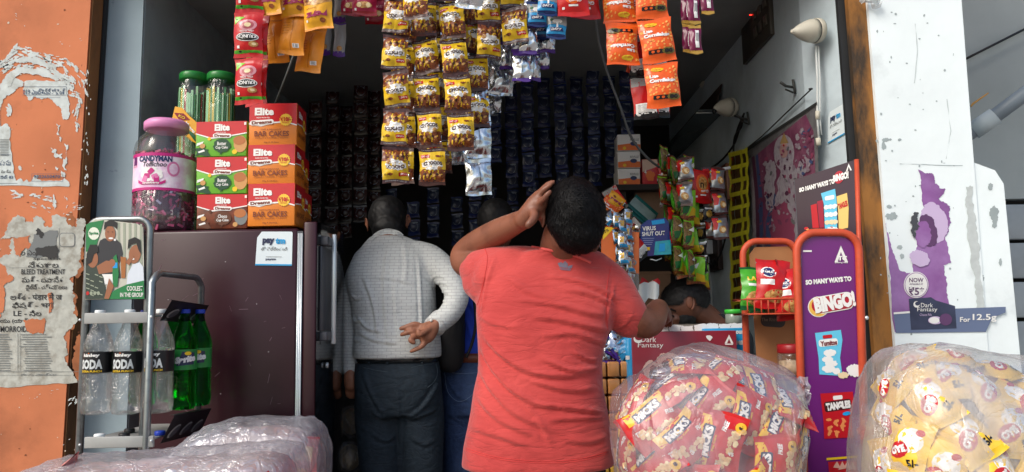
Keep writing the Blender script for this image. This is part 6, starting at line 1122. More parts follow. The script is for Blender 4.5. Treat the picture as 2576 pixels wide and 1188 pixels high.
# ================================================================== big clear plastic bags of packets
def ridge(v): return 1 - abs(noise.noise(v)) * 2
def lump(outline, Yc, D, mat, name, parent, amp=.012, nth=150, nph=44, seed=0, box=1.0, shrink=1.0, aniso=(9, 9, 4)):
    W_ = [at(x, y, Yc) for x, y in outline]; z_ = [p.z for p in W_]; x_ = [p.x for p in W_]; c = V(((min(x_) + max(x_)) / 2, Yc, (min(z_) + max(z_)) / 2)); n = len(W_)
    def R(th):
        d = V((math.cos(th), math.sin(th))); best = 0
        for i in range(n):
            a = V((W_[i].x - c.x, W_[i].z - c.z)); b = V((W_[(i+1) % n].x - c.x, W_[(i+1) % n].z - c.z)); e = b - a; den = d.x * e.y - d.y * e.x
            if abs(den) < 1e-9: continue
            t = (a.x * e.y - a.y * e.x) / den; u = (a.x * d.y - a.y * d.x) / den
            if t > 0 and -1e-6 <= u <= 1 + 1e-6: best = max(best, t)
        return best
    Rt = [R(2 * math.pi * i / nth) for i in range(nth)]
    for _ in range(2): Rt = [(Rt[i-1] + 2 * Rt[i] + Rt[(i+1) % nth]) / 4 for i in range(nth)]
    def S(th, ph, k=1.0):     # ph 0..pi, front = 0
        f = (th / (2 * math.pi) * nth) % nth; i = int(f); r = Rt[i] * (1 - f + i) + Rt[(i+1) % nth] * (f - i)
        s = math.sin(ph) ** box; co = math.copysign(abs(math.cos(ph)) ** box, math.cos(ph))
        return c + V((math.cos(th) * r * s * k, -D * co * k, math.sin(th) * r * s * k))
    if mat is None: return S, c
    g = G(); vs = []; sd_ = V((seed * 3.7, seed, 0))
    for j in range(nph + 1):
        ph = math.pi * j / nph
        for i in range(nth):
            th = 2 * math.pi * i / nth; p = S(th, ph, shrink); n_ = (p - c); n_.y *= 1.5; n_ = n_.normalized() if n_.length > 0 else V((0, -1, 0)); q = V((p.x * aniso[0], p.y * aniso[1], p.z * aniso[2])) + sd_
            d = amp * (ridge(q) ** 3 * .9 + .7 * ridge(q * 2.3 + V((p.z * 9, 0, p.x * 9))) ** 4 - .7) + amp * .5 * noise.noise(q * 5)
            p = p + n_ * d; p.z = max(p.z, .004); vs.append(p)
    fs = [(j*nth + i, j*nth + (i+1) % nth, (j+1)*nth + (i+1) % nth, (j+1)*nth + i) for j in range(nph) for i in range(nth)]
    g.add(vs, fs, mat, True); o = g.build(name, parent); return S, c
def fill(S, c, srcs, label, cat, group, size, name, n, seed, roll, rj, k=.86, thr=(.0, 6.3), phr=(.05, 1.5), scale=1.0, nested=(1.0,), zlo=.5):
    rnd = random.Random(seed); pts = []; tries = 0
    while len(pts) < n and tries < 8000:
        tries += 1; th = rnd.uniform(*thr); ph = math.acos(rnd.uniform(math.cos(phr[1]), math.cos(phr[0]))); kk = k * rnd.uniform(.95, 1.02); p = S(th, ph, kk)
        if p.z < zlo: continue
        if any((p - q).length < size for q in pts): continue
        pts.append(p); e = 1e-2; a = S(th + e, ph, kk) - p; b = S(th, ph + e, kk) - p; nn = a.cross(b).normalized()
        if nn.dot(p - c) < 0: nn = -nn
        nn = (nn + V((rnd.uniform(-.35, .35), 0, rnd.uniform(-.35, .35)))).normalized()
        q = nn.to_track_quat('-Y', 'Z') @ Quaternion((0, 1, 0), -(roll + rnd.uniform(-rj, rj)))
        o = rnd.choice(srcs).copy(); COL.objects.link(o); o.name = name; o.location = p; o.rotation_mode = 'QUATERNION'; o.rotation_quaternion = q; o.scale = (scale,) * 3; tag(o, label, cat, group)
    return pts
popc = M('popcorn_print', (214, 178, 130), .4, var=.25, vs=90); bgy = flat('bag_pack_yellow', (226, 180, 50), .35)
def a_micks(g, S, w, h, ml):
    g.poly([(-.49*w, -.4*h), (-.49*w, .4*h), (-.30*w, .4*h), (-.16*w, .1*h), (-.2*w, -.4*h)], S, 1, bgy, ml); g.poly(rrect(-.28*w, 0, .26*w, .52*h, .03*w), S, 2, fp('micks_band', (52, 62, 92)), ml); g.text('MICKS', -.28*w, 0, .48*h, .19*w, S, 4, fWHT, rot=90, ml=ml, bold=.06); g.text('Pop Corn', -.1*w, .0, .26*h, .07*w, S, 2, fYEL, rot=90, ml=ml, bold=.03)
    rnd = random.Random(1)
    for k in range(22): t = rnd.random(); g.poly(jag(ell(.12*w + .26*w*t + rnd.uniform(-.1, .1)*w, -.34*h + .62*h*t, .07*w, .045*h, 7, rot=k*33), .002, 1, k), S, 2 + k % 3, popc if k % 3 else fCRM, ml)
    g.poly(ell(.36*w, .33*h, .12*w, .08*h, 12), S, 5, bgy, ml); g.poly(ell(.36*w, .33*h, .05*w, .035*h, 6), S, 6, fDBR, ml); g.text('FREE', .04*w, .30*h, .2*w, .08*h, S, 3, fWHT, ml=ml, bold=.04, rot=80); g.text('TOY', .04*w, -.32*h, .2*w, .09*h, S, 3, fWHT, ml=ml, bold=.04, rot=80); g.text('₹5', .3*w, -.1*h, .12*w, .06*h, S, 6, fWHT, ml=ml, bold=.04)
def a_oye(g, S, w, h, ml):
    g.poly(ell(.1*w, .1*h, .28*w, .22*h, 14, rot=30), S, 1, fWHT, ml); g.poly(ell(-.1*w, -.12*h, .26*w, .14*h, 12, rot=30), S, 2, fp('oye_red', (182, 34, 44)), ml); g.text('OYE', -.1*w, -.12*h, .4*w, .13*h, S, 4, fWHT, ml=ml, bold=.08, rot=30); g.text('5/-', .26*w, -.26*h, .24*w, .12*h, S, 3, fBLK, ml=ml, bold=.05, rot=20); g.poly(ell(.26*w, .27*h, .1*w, .06*h, 10), S, 3, fp('oye_red', (182, 34, 44)), ml)
P['micks'] = [packet(.125, .165, .020, fRED, fRED, .06, fRED, a_micks, s, wr=.004) for s in (50, 51, 52)]
P['oye'] = [packet(.125, .165, .030, fp('pale_yellow', (232, 190, 62), .3), fp('pale_yellow2', (226, 176, 56), .3), .06, fYEL, a_oye, s, wr=.005) for s in (53, 54)]
for k_ in ('micks', 'oye'):
    for o_ in P[k_]: hide_src(o_)
fm1 = film('bag_film_grey', (180, 176, 184), .26, gl=.015, rough=.2, bs=9); fm2 = film('bag_film_milky', (198, 198, 200), .34, gl=.02, rough=.22, bs=9); fm3 = film('bag_film_white', (200, 200, 210), .40, gl=.07, rough=.2, bs=30)
# bag of red popcorn packets
OUT1 = [(1532, 1010), (1545, 975), (1590, 945), (1650, 905), (1705, 872), (1765, 858), (1830, 868), (1900, 890), (1975, 925), (2008, 950), (2010, 1000), (2026, 1080), (2012, 1140), (1990, 1180), (2010, 1300), (2000, 1600), (1950, 1900), (1600, 1900), (1550, 1600), (1560, 1300), (1545, 1180), (1536, 1100)]
bg_ = thing('popcorn_bag', 'big clear plastic bag full of red popcorn packets before the counter', 'plastic bag', (at(1780, 1200, 1.95).x, 1.95, 0))
S1, c1_ = lump(OUT1, 1.95, .22, fm1, 'plastic_film', bg_, amp=.009, seed=1)
fill(S1, c1_, P['micks'], 'red and yellow popcorn packet inside the clear bag before the counter', 'packet', 'red popcorn packets in the clear bag', .078, 'popcorn_packet', 95, 4, rad(-28), .5, k=.88, phr=(.02, 1.5), scale=.9)
g = G(); lump(OUT1, 1.95, .22, M('bag_inner_red', (150, 40, 44), .6, var=.3, vs=12, col2=(190, 150, 60), m2=.6, ms=8), 'packed_contents', bg_, amp=.0, seed=2, shrink=.78, nth=60, nph=20)
# knotted corner of the bag
g = G(); rnd = random.Random(3); o = at(2006, 950, 1.92); vs = []
for i in range(8):
    for j in range(8): vs.append(o + V((i*.004 + rnd.uniform(-.006, .006), rnd.uniform(-.02, .02), -j*.010 + rnd.uniform(-.004, .004))))
g.add(vs, [(i*8+j, i*8+j+1, (i+1)*8+j+1, (i+1)*8+j) for i in range(7) for j in range(7)], fm3, False); g.build('torn_film_edge', bg_)
# bag of yellow packets, right
OUT2 = [(2172, 1040), (2182, 980), (2205, 905), (2240, 878), (2290, 864), (2370, 862), (2440, 874), (2540, 892), (2640, 915), (2760, 980), (2790, 1150), (2790, 1500), (2740, 2100), (2230, 2100), (2180, 1700), (2172, 1400), (2166, 1200), (2164, 1110)]
bg2_ = thing('yellow_snack_bag', 'big milky plastic bag of yellow snack packets in the lower right corner', 'plastic bag', (at(2460, 1200, 1.72).x, 1.72, 0))
S2, c2_ = lump(OUT2, 1.72, .25, fm2, 'plastic_film', bg2_, amp=.010, seed=5, box=.8)
fill(S2, c2_, P['oye'], 'yellow and red snack packet inside the milky bag in the lower right corner', 'packet', 'yellow snack packets in the milky bag', .068, 'yellow_packet', 110, 8, rad(40), 1.0, k=.93, phr=(.02, 1.45), scale=.74)
lump(OUT2, 1.72, .25, M('bag_inner_yellow', (170, 150, 110), .6, var=.3, vs=12, col2=(150, 120, 70), m2=.6, ms=8), 'packed_contents', bg2_, amp=0, seed=6, box=.8, shrink=.88, nth=60, nph=20)
# wrapped parcels lower left
P['pale'] = [packet(.15, .19, .016, fp('pale_rose', (196, 130, 130)), fp('pale_rose', (196, 130, 130)), .05, fRED, lambda g, S, w, h, ml: (g.poly(rect(0, .1*h, .8*w, .3*h), S, 1, fCRM, ml), g.poly(rect(.1*w, -.25*h, .4*w, .12*h), S, 1, fYEL, ml)), 60)]
hide_src(P['pale'][0])
OUT3 = [(66, 1200), (84, 1172), (130, 1156), (240, 1148), (420, 1136), (560, 1128), (700, 1116), (738, 1122), (752, 1150), (764, 1240), (770, 1500), (760, 2000), (40, 2000), (20, 1500), (40, 1260)]
b3 = thing('wrapped_parcel', 'large parcel in shiny clear plastic at the bottom left edge, the foremost one', 'parcel', (at(420, 1300, 1.78).x, 1.78, 0))
S3, c3_ = lump(OUT3, 1.78, .20, fm3, 'plastic_film', b3, amp=.007, seed=9, box=.5, aniso=(5, 14, 22))
lump(OUT3, 1.78, .20, M('parcel_contents', (170, 128, 128), .6, var=.25, vs=6, col2=(190, 176, 170), m2=.5, ms=5), 'packed_contents', b3, amp=.006, seed=10, box=.55, shrink=.94, nth=90, nph=24)
g = G(); S = lambda u, v, l: at(u, v, 1.60) + V((0, -.002*l, 0))
OUT4 = [(452, 1128), (470, 1105), (505, 1080), (560, 1058), (640, 1050), (745, 1050), (795, 1060), (808, 1085), (822, 1125), (815, 1250), (810, 1500), (800, 1800), (470, 1800), (450, 1400)]
b4 = thing('wrapped_parcel', 'plastic wrapped parcel behind the foremost one, in front of the fridge', 'parcel', (at(640, 1300, 2.3).x, 2.3, 0))
S4, c4_ = lump(OUT4, 2.3, .19, fm3, 'plastic_film', b4, amp=.009, seed=12, box=.5, aniso=(6, 12, 16))
lump(OUT4, 2.3, .19, M('parcel_contents2', (150, 120, 122), .6, var=.3, vs=7, col2=(176, 158, 150), m2=.5, ms=6), 'packed_contents', b4, amp=.006, seed=13, box=.6, shrink=.93, nth=90, nph=24)
for k, (S_, c_, z, par) in enumerate(((S3, c3_, .3, 0), (S4, c4_, .3, 0))):
    fill(S_, c_, P['pale'], 'pale red packet showing through the film of the ' + ('foremost' if k == 0 else 'rear') + ' wrapped parcel', 'packet', 'pale red packets in the ' + ('foremost' if k == 0 else 'rear') + ' parcel', .15, 'wrapped_packet', 10, 20 + k, .4, .9, k=.86, phr=(.5, 1.5), thr=(.2, 2.9), zlo=.55)
# clear bags of goods low behind, between the fridge and the customers
for k, (x, y, Y, l) in enumerate([(885, 1060, 3.3, 'small clear bag of goods on the shop floor right of the fridge, upper one'), (880, 1150, 3.2, 'small clear bag of goods on the shop floor right of the fridge, lower one')]):
    t = thing('goods_bag', l, 'plastic bag', at(x, y, Y)); c = at(x, y, Y); O = [(x + 34*math.cos(a), y + 44*math.sin(a)) for a in [i*math.pi/5 for i in range(10)]]
    lump(O, Y, .07, fm1, 'plastic_film', t, amp=.012, seed=30 + k, nth=60, nph=24); lump(O, Y, .07, M('goods_tan', (140, 120, 80), .6, var=.5, vs=30), 'packed_contents', t, amp=.004, seed=31, shrink=.8, nth=40, nph=14)
# ================================================================== people
def sp3(cps, n=6):      # catmull-rom through tuples
    P_ = [np.array([*at(c[0], c[1], c[2]), *c[3:]]) if len(c) < 9 else np.array(c) for c in cps]; P_ = [2*P_[0]-P_[1]] + P_ + [2*P_[-1]-P_[-2]]; out = []
    for i in range(1, len(P_) - 2):
        for k in range(n):
            t = k / n; a, b, c, d = P_[i-1], P_[i], P_[i+1], P_[i+2]; out.append(.5*((2*b) + (-a+c)*t + (2*a-5*b+4*c-d)*t*t + (-a+3*b-3*c+d)*t**3))
    return out + [P_[-2]]
def limb(g, cps, mat, n=6, seg=18, asp=1.0):       # cps: (px, py, Y, r)
    q = sp3(cps, n); pts = [V(p[:3]) for p in q]; rs = [max(.002, p[3]) for p in q]; g.tube(pts, rs, mat, seg)
    for i in (0, -1): g.ball(pts[i], rs[i] * .985, mat, 16, 10)
def torso(g, cps, mat, p=2.4, n=5, seg=48, cap=True):       # cps: (px, py, Y, half width px, depth m [, lean])
    q = sp3([(c[0], c[1], c[2], c[3] * c[2] / F0, c[4]) for c in cps], n)
    g.loft([(V(a[:3]), V((max(.004, a[3]), 0, 0)), V((0, max(.004, a[4]), 0))) for a in q], mat, seg, p, cap)
def eb(g, c, r, mat, rot=(0, 0, 0), nu=28, nv=18):
    R = Matrix.Rotation(rot[2], 3, 'Z') @ Matrix.Rotation(rot[1], 3, 'Y') @ Matrix.Rotation(rot[0], 3, 'X'); h = G(); h.ball((0, 0, 0), r, mat, nu, nv); g.add([V(c) + R @ V(v) for v in h.v], h.f, mat, True)
def fuse(g, vox, smooth=2, disp=None):
    o = g.build('tmp'); md = o.modifiers.new('r', 'REMESH'); md.mode = 'VOXEL'; md.voxel_size = vox; md.use_smooth_shade = True
    dg = bpy.context.evaluated_depsgraph_get(); me = bpy.data.meshes.new_from_object(o.evaluated_get(dg)); bpy.data.objects.remove(o)
    n = len(me.vertices); co = np.empty(n * 3); me.vertices.foreach_get('co', co); co = co.reshape(-1, 3); e = np.empty(len(me.edges) * 2, dtype=np.int64); me.edges.foreach_get('vertices', e); e = e.reshape(-1, 2)
    deg = np.bincount(e.ravel(), minlength=n).astype(float)[:, None]
    def lap(c):
        s = np.zeros_like(c)
        for k in range(3): s[:, k] = np.bincount(e[:, 0], weights=c[e[:, 1], k], minlength=n) + np.bincount(e[:, 1], weights=c[e[:, 0], k], minlength=n)
        return s / np.maximum(deg, 1)
    for _ in range(smooth): co = co * .4 + lap(co) * .6
    if disp is not None:
        me.vertices.foreach_set('co', co.ravel()); me.update(); nr = np.empty(n * 3); me.vertices.foreach_get('normal', nr); nr = nr.reshape(-1, 3); co = co + nr * disp(co, nr)[:, None]
        co = co * .7 + lap(co) * .3
    me.vertices.foreach_set('co', co.ravel()); me.update()
    return me
def mesh_obj(me, name, mat, parent):
    me.materials.clear(); me.materials.append(mat); me.polygons.foreach_set('use_smooth', [True] * len(me.polygons)); o = bpy.data.objects.new(name, me); COL.objects.link(o)
    if parent: put(o, parent)
    return o
from mathutils.bvhtree import BVHTree
def bvh(me): return BVHTree.FromPolygons([v.co[:] for v in me.vertices], [tuple(p.vertices) for p in me.polygons])
def onmesh(B, px, py, off=.001, fb=2.2):
    d = ray(px, py); h = B.ray_cast(EYE, d)
    return (h[0] + h[1] * off) if h[0] is not None else at(px, py, fb)
def foldfn(folds, front_only=True, wave=None, K=1.45, WK=.62):
    """folds: (list of photo points, Y, amplitude, width m) -> ridges and creases pressed into the cloth"""
    segs = []
    for pts, Y, amp, wd in folds:
        w3 = [at(x, y, Y) for x, y in smooth(pts, 5)]; segs.append((np.array([[p.x, p.z] for p in w3]), amp * K, wd * WK))
    def f(co, nr):
        d = np.zeros(len(co)); xz = co[:, [0, 2]]; m = np.clip(-nr[:, 1] * 2 + .4, 0, 1) if front_only else np.ones(len(co))
        for poly, amp, wd in segs:
            best = np.full(len(co), 9.0); sg = np.zeros(len(co)); tt = np.zeros(len(co)); L = len(poly) - 1
            for i in range(L):
                a, b = poly[i], poly[i+1]; e = b - a; le = (e**2).sum() + 1e-12; t = np.clip(((xz - a) @ e) / le, 0, 1); q = a + t[:, None] * e; v = xz - q; dd = np.hypot(v[:, 0], v[:, 1]); k = dd < best
                best[k] = dd[k]; sg[k] = np.sign(e[0] * v[k, 1] - e[1] * v[k, 0]); tt[k] = (i + t[k]) / L
            taper = np.clip(np.minimum(tt, 1 - tt) * 5, 0, 1) * .85 + .15; s = best * sg / wd
            d += amp * taper * m * (np.exp(-(s - .55)**2 * 2.2) - .9 * np.exp(-(s + .35)**2 * 5))
        if wave: d += wave(co) * m
        return d
    return f
def nz3(co, sc, off=0): return np.array([noise.noise(V((p[0]*sc[0] + off, p[1]*sc[1], p[2]*sc[2]))) for p in co])
skin1 = M('skin_brown', (128, 80, 60), .45, var=.12, vs=14, col2=(100, 60, 46), m2=.6, ms=9, bump=.12, bs=120); skin2 = M('skin_dark_brown', (110, 70, 54), .45, var=.12, vs=14, bump=.12, bs=120); skin3 = M('skin_palm', (156, 104, 80), .5, var=.12, vs=30, col2=(120, 74, 56), m2=.58, ms=25, bump=.15, bs=100)
hairm = M('black_hair', (12, 12, 14), .62, var=.25, vs=60, spec=.2); hair2 = M('black_hair_dim', (14, 13, 14), .6, var=.2, vs=60)
def tufts(g, me, n, L, wd, seed, flow, mat, curl=.5):
    rnd = random.Random(seed); ps = me.polygons; N_ = len(ps)
    for _ in range(n):
        p = ps[rnd.randrange(N_)]; c = p.center.copy(); nn = p.normal.copy(); d = flow(c) + V((rnd.gauss(0, curl), rnd.gauss(0, curl), rnd.gauss(0, curl))); d = (d - nn * d.dot(nn))
        if d.length < 1e-4: continue
        d.normalize(); s = nn.cross(d) * wd; bend = nn.cross(d) * rnd.uniform(-.5, .5) * L; a = c + nn * .0005; b = c + d * L * .5 + nn * L * .16 + bend * .4; e = c + d * L + nn * L * .04 + bend
        g.add([a - s, a + s, b + s * .8, b - s * .8, e], [(0, 1, 2, 3), (3, 2, 4)], mat, False)
# ------------------------------------------------ man in the red shirt
RYm = 2.12
red = thing('person', 'man in coral red t-shirt seen from behind, one hand pressed to his ear', 'person', (at(1370, 1200, 2.2).x, 2.2, 0))
g = G()
torso(g, [(1352, 1210, 2.22, 150, .10), (1352, 1050, 2.22, 140, .10), (1358, 900, 2.22, 130, .10), (1370, 760, 2.22, 150, .09), (1375, 700, 2.24, 120, .05), (1395, 665, 2.24, 60, .04)], skin1, seg=30)
limb(g, [(1398, 700, 2.24, .045), (1404, 655, 2.205, .052), (1410, 626, 2.165, .062), (1420, 590, 2.12, .062)], skin1)
hc = at(1448, 545, 2.08); eb(g, hc, (.070, .088, .094), skin1, rot=(.25, -.14, 0))
hf = at(1462, 590, 2.16); eb(g, hf, (.058, .062, .070), skin1, rot=(.3, -.2, 0))      # jaw / face turned away
n_ = at(1470, 590, 2.235); eb(g, n_, (.012, .022, .020), skin1)                    # nose
# ears
def ear(g, c, sx, mat, s=1.0, rot=(0, 0, 0)):
    R = Matrix.Rotation(rot[2], 3, 'Z') @ Matrix.Rotation(rot[1], 3, 'Y') @ Matrix.Rotation(rot[0], 3, 'X'); pts = []
    for i in range(13): t = math.pi * (-.42 + 1.5 * i / 12); pts.append(V(c) + R @ V((sx * (.004 + .006 * math.sin(t)) * s, -.018 * math.cos(t) * s * .9, .030 * math.sin(t) * s)))
    g.tube(pts, [.0045 * s] * 13, mat, 8); eb(g, V(c) + R @ V((-sx * .002, .002, 0)), (.004 * s, .013 * s, .024 * s), mat, rot)
ear(g, at(1364, 546, 2.07), -1, skin1, 1.05, (0, .2, .5)); ear(g, at(1503, 600, 2.12), 1, skin1, .9, (0, -.2, -.4))
# raised arm: shoulder, elbow forward, forearm back up to the head
limb(g, [(1268, 690, 2.22, .042), (1215, 672, 2.25, .050), (1175, 660, 2.31, .049), (1172, 640, 2.33, .047), (1205, 613, 2.27, .045), (1255, 583, 2.19, .040), (1298, 561, 2.12, .032), (1322, 549, 2.08, .028)], skin1)
# hand against the head: palm, four fingers up along the skull, thumb down
def hand(g, palm, fingers, mat):
    limb(g, palm, mat, 5, 16)
    for f in fingers: limb(g, f, mat, 4, 12)
limb(g, [(1316, 552, 2.075, .027), (1336, 532, 2.060, .030), (1352, 512, 2.055, .029), (1360, 500, 2.06, .024)], skin1)
limb(g, [(1326, 540, 2.095, .024), (1344, 515, 2.09, .026), (1358, 496, 2.09, .022)], skin1)
for f in ([(1350, 500, 2.045, .0105), (1362, 484, 2.035, .0098), (1374, 473, 2.028, .0088), (1386, 464, 2.026, .0068)],
          [(1352, 498, 2.070, .0105), (1366, 478, 2.062, .0098), (1380, 466, 2.055, .0088), (1392, 458, 2.052, .0068)],
          [(1350, 497, 2.095, .0100), (1362, 480, 2.092, .0095), (1378, 464, 2.086, .0085), (1388, 458, 2.083, .0066)],
          [(1356, 510, 2.030, .0095), (1368, 500, 2.015, .0088), (1376, 490, 2.008, .0080), (1384, 482, 2.006, .0062)]): limb(g, f, skin1, 4, 12)
limb(g, [(1334, 528, 2.045, .014), (1344, 540, 2.025, .0135), (1340, 553, 2.012, .0125), (1331, 563, 2.006, .0115), (1328, 567, 2.005, .010)], skin1, 5, 14)
# other arm: bent, forearm going forward to the counter
limb(g, [(1515, 715, 2.21, .042), (1560, 760, 2.19, .046), (1605, 808, 2.20, .046), (1634, 812, 2.26, .043), (1648, 790, 2.36, .039), (1656, 776, 2.48, .032), (1664, 778, 2.58, .025), (1670, 790, 2.64, .024)], skin1)
limb(g, [(1666, 782, 2.60, .026), (1668, 792, 2.66, .030), (1670, 800, 2.70, .026)], skin1)
for k in range(4): x = 1656 + k * 10; limb(g, [(x, 800, 2.70, .010), (x + 1, 804, 2.735, .009), (x + 1, 812, 2.752, .008), (x, 820, 2.756, .0065)], skin1, 4, 10)
limb(g, [(1656, 792, 2.64, .012), (1645, 800, 2.67, .011), (1640, 808, 2.695, .009)], skin1, 4, 10)
# legs
for s in (-1, 1): limb(g, [(1352 + s*75, 1200, 2.22, .085), (1352 + s*80, 1500, 2.24, .060), (1352 + s*85, 1900, 2.26, .045), (1352 + s*88, 2280, 2.28, .040)], skin1)
me = fuse(g, .0042, 2); body1 = mesh_obj(me, 'body', skin1, red)
# hair
g = G(); eb(g, at(1448, 540, 2.080), (.0835, .100, .106), hairm, rot=(.25, -.12, 0)); eb(g, at(1453, 575, 2.062), (.070, .072, .072), hairm, rot=(0, -.3, 0)); eb(g, at(1420, 560, 2.05), (.046, .050, .052), hairm); eb(g, at(1462, 600, 2.055), (.040, .045, .040), hairm, rot=(0, -.5, 0))
def hd(co, nr):
    d = .0022 * nz3(co, (55, 55, 38)) + .0018 * nz3(co, (120, 120, 80), 5); return d
me = fuse(g, .0042, 2, hd); g2 = G(); tufts(g2, me, 7000, .020, .0008, 1, lambda c: V((.3, -.1, -1)) + V((math.sin(c.z*60), 0, math.cos(c.x*70))) * .7, hairm, .45)
ho = mesh_obj(me, 'hair', hairm, red); g2.build('hair_strand', ho).name = 'hair_curls'; bpy.data.objects['hair_curls'].location = (0, 0, 0); tag(bpy.data.objects['hair_curls'], kind='stuff')
# red shirt
rs_m = M('coral_red_cotton', (176, 55, 53), .85, var=.05, vs=8, col2=(194, 70, 66), m2=.55, ms=4, mw=.14, sheen=.25, bump=.12, bs=260)
crease(rs_m, (9, 9, 30))
g = G()
torso(g, [(1352, 1172, 2.20, 186, .145), (1352, 1120, 2.20, 182, .145), (1355, 1050, 2.20, 171, .150), (1354, 985, 2.20, 161, .150), (1357, 930, 2.20, 153, .148), (1360, 880, 2.20, 156, .145), (1368, 820, 2.20, 168, .142), (1378, 770, 2.20, 180, .135), (1384, 720, 2.20, 180, .122), (1384, 685, 2.20, 168, .105), (1388, 660, 2.20, 128, .088), (1400, 640, 2.185, 98, .078), (1408, 630, 2.17, 80, .074)], rs_m, p=2.5, seg=64)
limb(g, [(1290, 690, 2.20, .085), (1245, 686, 2.22, .077), (1220, 682, 2.25, .071), (1208, 680, 2.27, .067)], rs_m, 6, 24)
limb(g, [(1370, 676, 2.20, .060), (1310, 672, 2.20, .064), (1240, 676, 2.22, .066)], rs_m, 6, 24); limb(g, [(1420, 690, 2.20, .060), (1480, 708, 2.20, .064), (1530, 735, 2.19, .066)], rs_m, 6, 24)
limb(g, [(1255, 700, 2.20, .085), (1230, 720, 2.22, .066), (1204, 712, 2.25, .052)], rs_m, 6, 24)
limb(g, [(1480, 700, 2.20, .088), (1530, 730, 2.19, .076), (1562, 770, 2.19, .066), (1582, 800, 2.205, .061)], rs_m, 6, 24)
Rf = 2.06
folds = [([(1270, 700), (1330, 740), (1400, 760)], Rf, .0035, .020), ([(1300, 760), (1390, 770), (1470, 790), (1530, 800)], Rf, .005, .020), ([(1330, 800), (1420, 812), (1500, 830), (1545, 838)], Rf, .006, .018), ([(1360, 850), (1440, 845), (1500, 862), (1535, 872)], Rf, .005, .016), ([(1420, 735), (1480, 742), (1550, 770)], Rf, .0045, .016), ([(1380, 700), (1450, 710), (1530, 740), (1570, 770)], Rf, .004, .018),
         ([(1205, 880), (1232, 930), (1290, 990), (1370, 1030)], Rf, .007, .020), ([(1210, 850), (1260, 900), (1330, 940), (1420, 950), (1505, 940)], Rf, .0065, .020), ([(1360, 905), (1430, 935), (1480, 935), (1512, 930)], Rf, .009, .014), ([(1330, 960), (1420, 985), (1500, 985)], Rf, .006, .018), ([(1340, 1020), (1430, 1030), (1520, 1046)], Rf, .008, .015), ([(1380, 1062), (1450, 1056), (1524, 1060)], Rf, .006, .014),
         ([(1200, 940), (1235, 990), (1300, 1050), (1400, 1090)], Rf, .005, .022), ([(1195, 1010), (1250, 1060), (1340, 1100)], Rf, .0045, .022), ([(1180, 1090), (1260, 1105), (1330, 1130)], Rf, .004, .02), ([(1420, 1110), (1480, 1120), (1535, 1110)], Rf, .004, .018), ([(1200, 800), (1240, 820), (1300, 830)], Rf, .0035, .016), ([(1240, 640), (1222, 690), (1212, 740), (1205, 780)], Rf, .004, .010), ([(1550, 700), (1535, 760), (1530, 820)], Rf, .003, .010), ([(1560, 830), (1585, 820), (1605, 790)], Rf, .003, .008), ([(1440, 890), (1470, 905), (1510, 915)], Rf, .006, .012), ([(1300, 1000), (1350, 1060), (1380, 1120)], Rf, .004, .02)]
me = fuse(g, .0062, 4, foldfn(folds, True, lambda co: .0028 * nz3(co, (9, 9, 14), 3) + .0012 * nz3(co, (30, 30, 34), 8)))
B1 = bvh(me); shirt = mesh_obj(me, 'shirt', rs_m, red)
lg = flat('logo_slate', (112, 104, 122), .7); SB1 = lambda u, v, l: onmesh(B1, u, v, .0012 + .0006*l)
g = G()
for q in ([(1402, 663), (1411, 660), (1419, 668), (1416, 674), (1406, 672)], [(1414, 664), (1421, 657), (1428, 665), (1427, 675), (1416, 674)], [(1428, 670), (1440, 667), (1438, 675), (1428, 677)]): g.poly(q, SB1, 0, lg, 4)
for k in range(3): g.poly([(1406 + k, 674.6 + k*2), (1437 - k, 677.8 + k*1.6), (1436 - k*2, 678.8 + k*1.6), (1407 + k*2, 675.8 + k*2)], SB1, 1, lg, 6)
g.build('chest_logo', shirt).name = 'back_logo'
seam = M('coral_red_seam', (196, 58, 56), .8); rim = M('coral_red_rib', (214, 88, 84), .85)
g = G(); g.tube([onmesh(B1, x, y, .0006) for x, y in smooth([(1336, 622), (1372, 628), (1410, 634), (1450, 645), (1486, 662)], 6)], .0045, rim, 8); g.build('neck_rib', shirt)
g = G(); g.tube([onmesh(B1, x, y, .0002) for x, y in smooth([(1218, 625), (1226, 650), (1218, 700), (1208, 745), (1200, 768)], 6)], .0012, seam, 6); g.tube([onmesh(B1, x, y, .0002) for x, y in smooth([(1538, 668), (1528, 710), (1524, 770), (1528, 830)], 6)], .0012, seam, 6); g.build('sleeve_seam', shirt)
g = G(); g.tube([onmesh(B1, x, y, .0002) for x, y in smooth([(1172, 1128), (1250, 1150), (1350, 1160), (1450, 1156), (1530, 1136)], 6)], .0010, seam, 6); g.tube([onmesh(B1, x, y, .0002) for x, y in smooth([(1172, 1133), (1250, 1155), (1350, 1165), (1450, 1161), (1530, 1141)], 6)], .0008, seam, 6); g.build('hem_stitching', shirt)
# trousers
tr1 = M('black_trouser_cloth', (24, 24, 28), .8, var=.15); g = G(); torso(g, [(1352, 1150, 2.20, 165, .120), (1352, 1230, 2.20, 168, .125), (1352, 1330, 2.21, 166, .12)], tr1)
for s in (-1, 1): limb(g, [(1352 + s*80, 1300, 2.21, .105), (1352 + s*84, 1500, 2.23, .085), (1352 + s*88, 1900, 2.26, .066), (1352 + s*90, 2230, 2.28, .060)], tr1)
mesh_obj(fuse(g, .012, 2), 'trousers', tr1, red)
for s in (-1, 1): c = at(1352 + s*90, 2290, 2.28); g = G(); g.box(c.x - .045, c.x + .045, 2.20, 2.46, .0, .06, M('sandal_brown', (60, 42, 34), .6), r=.02); g.build('sandal', red)
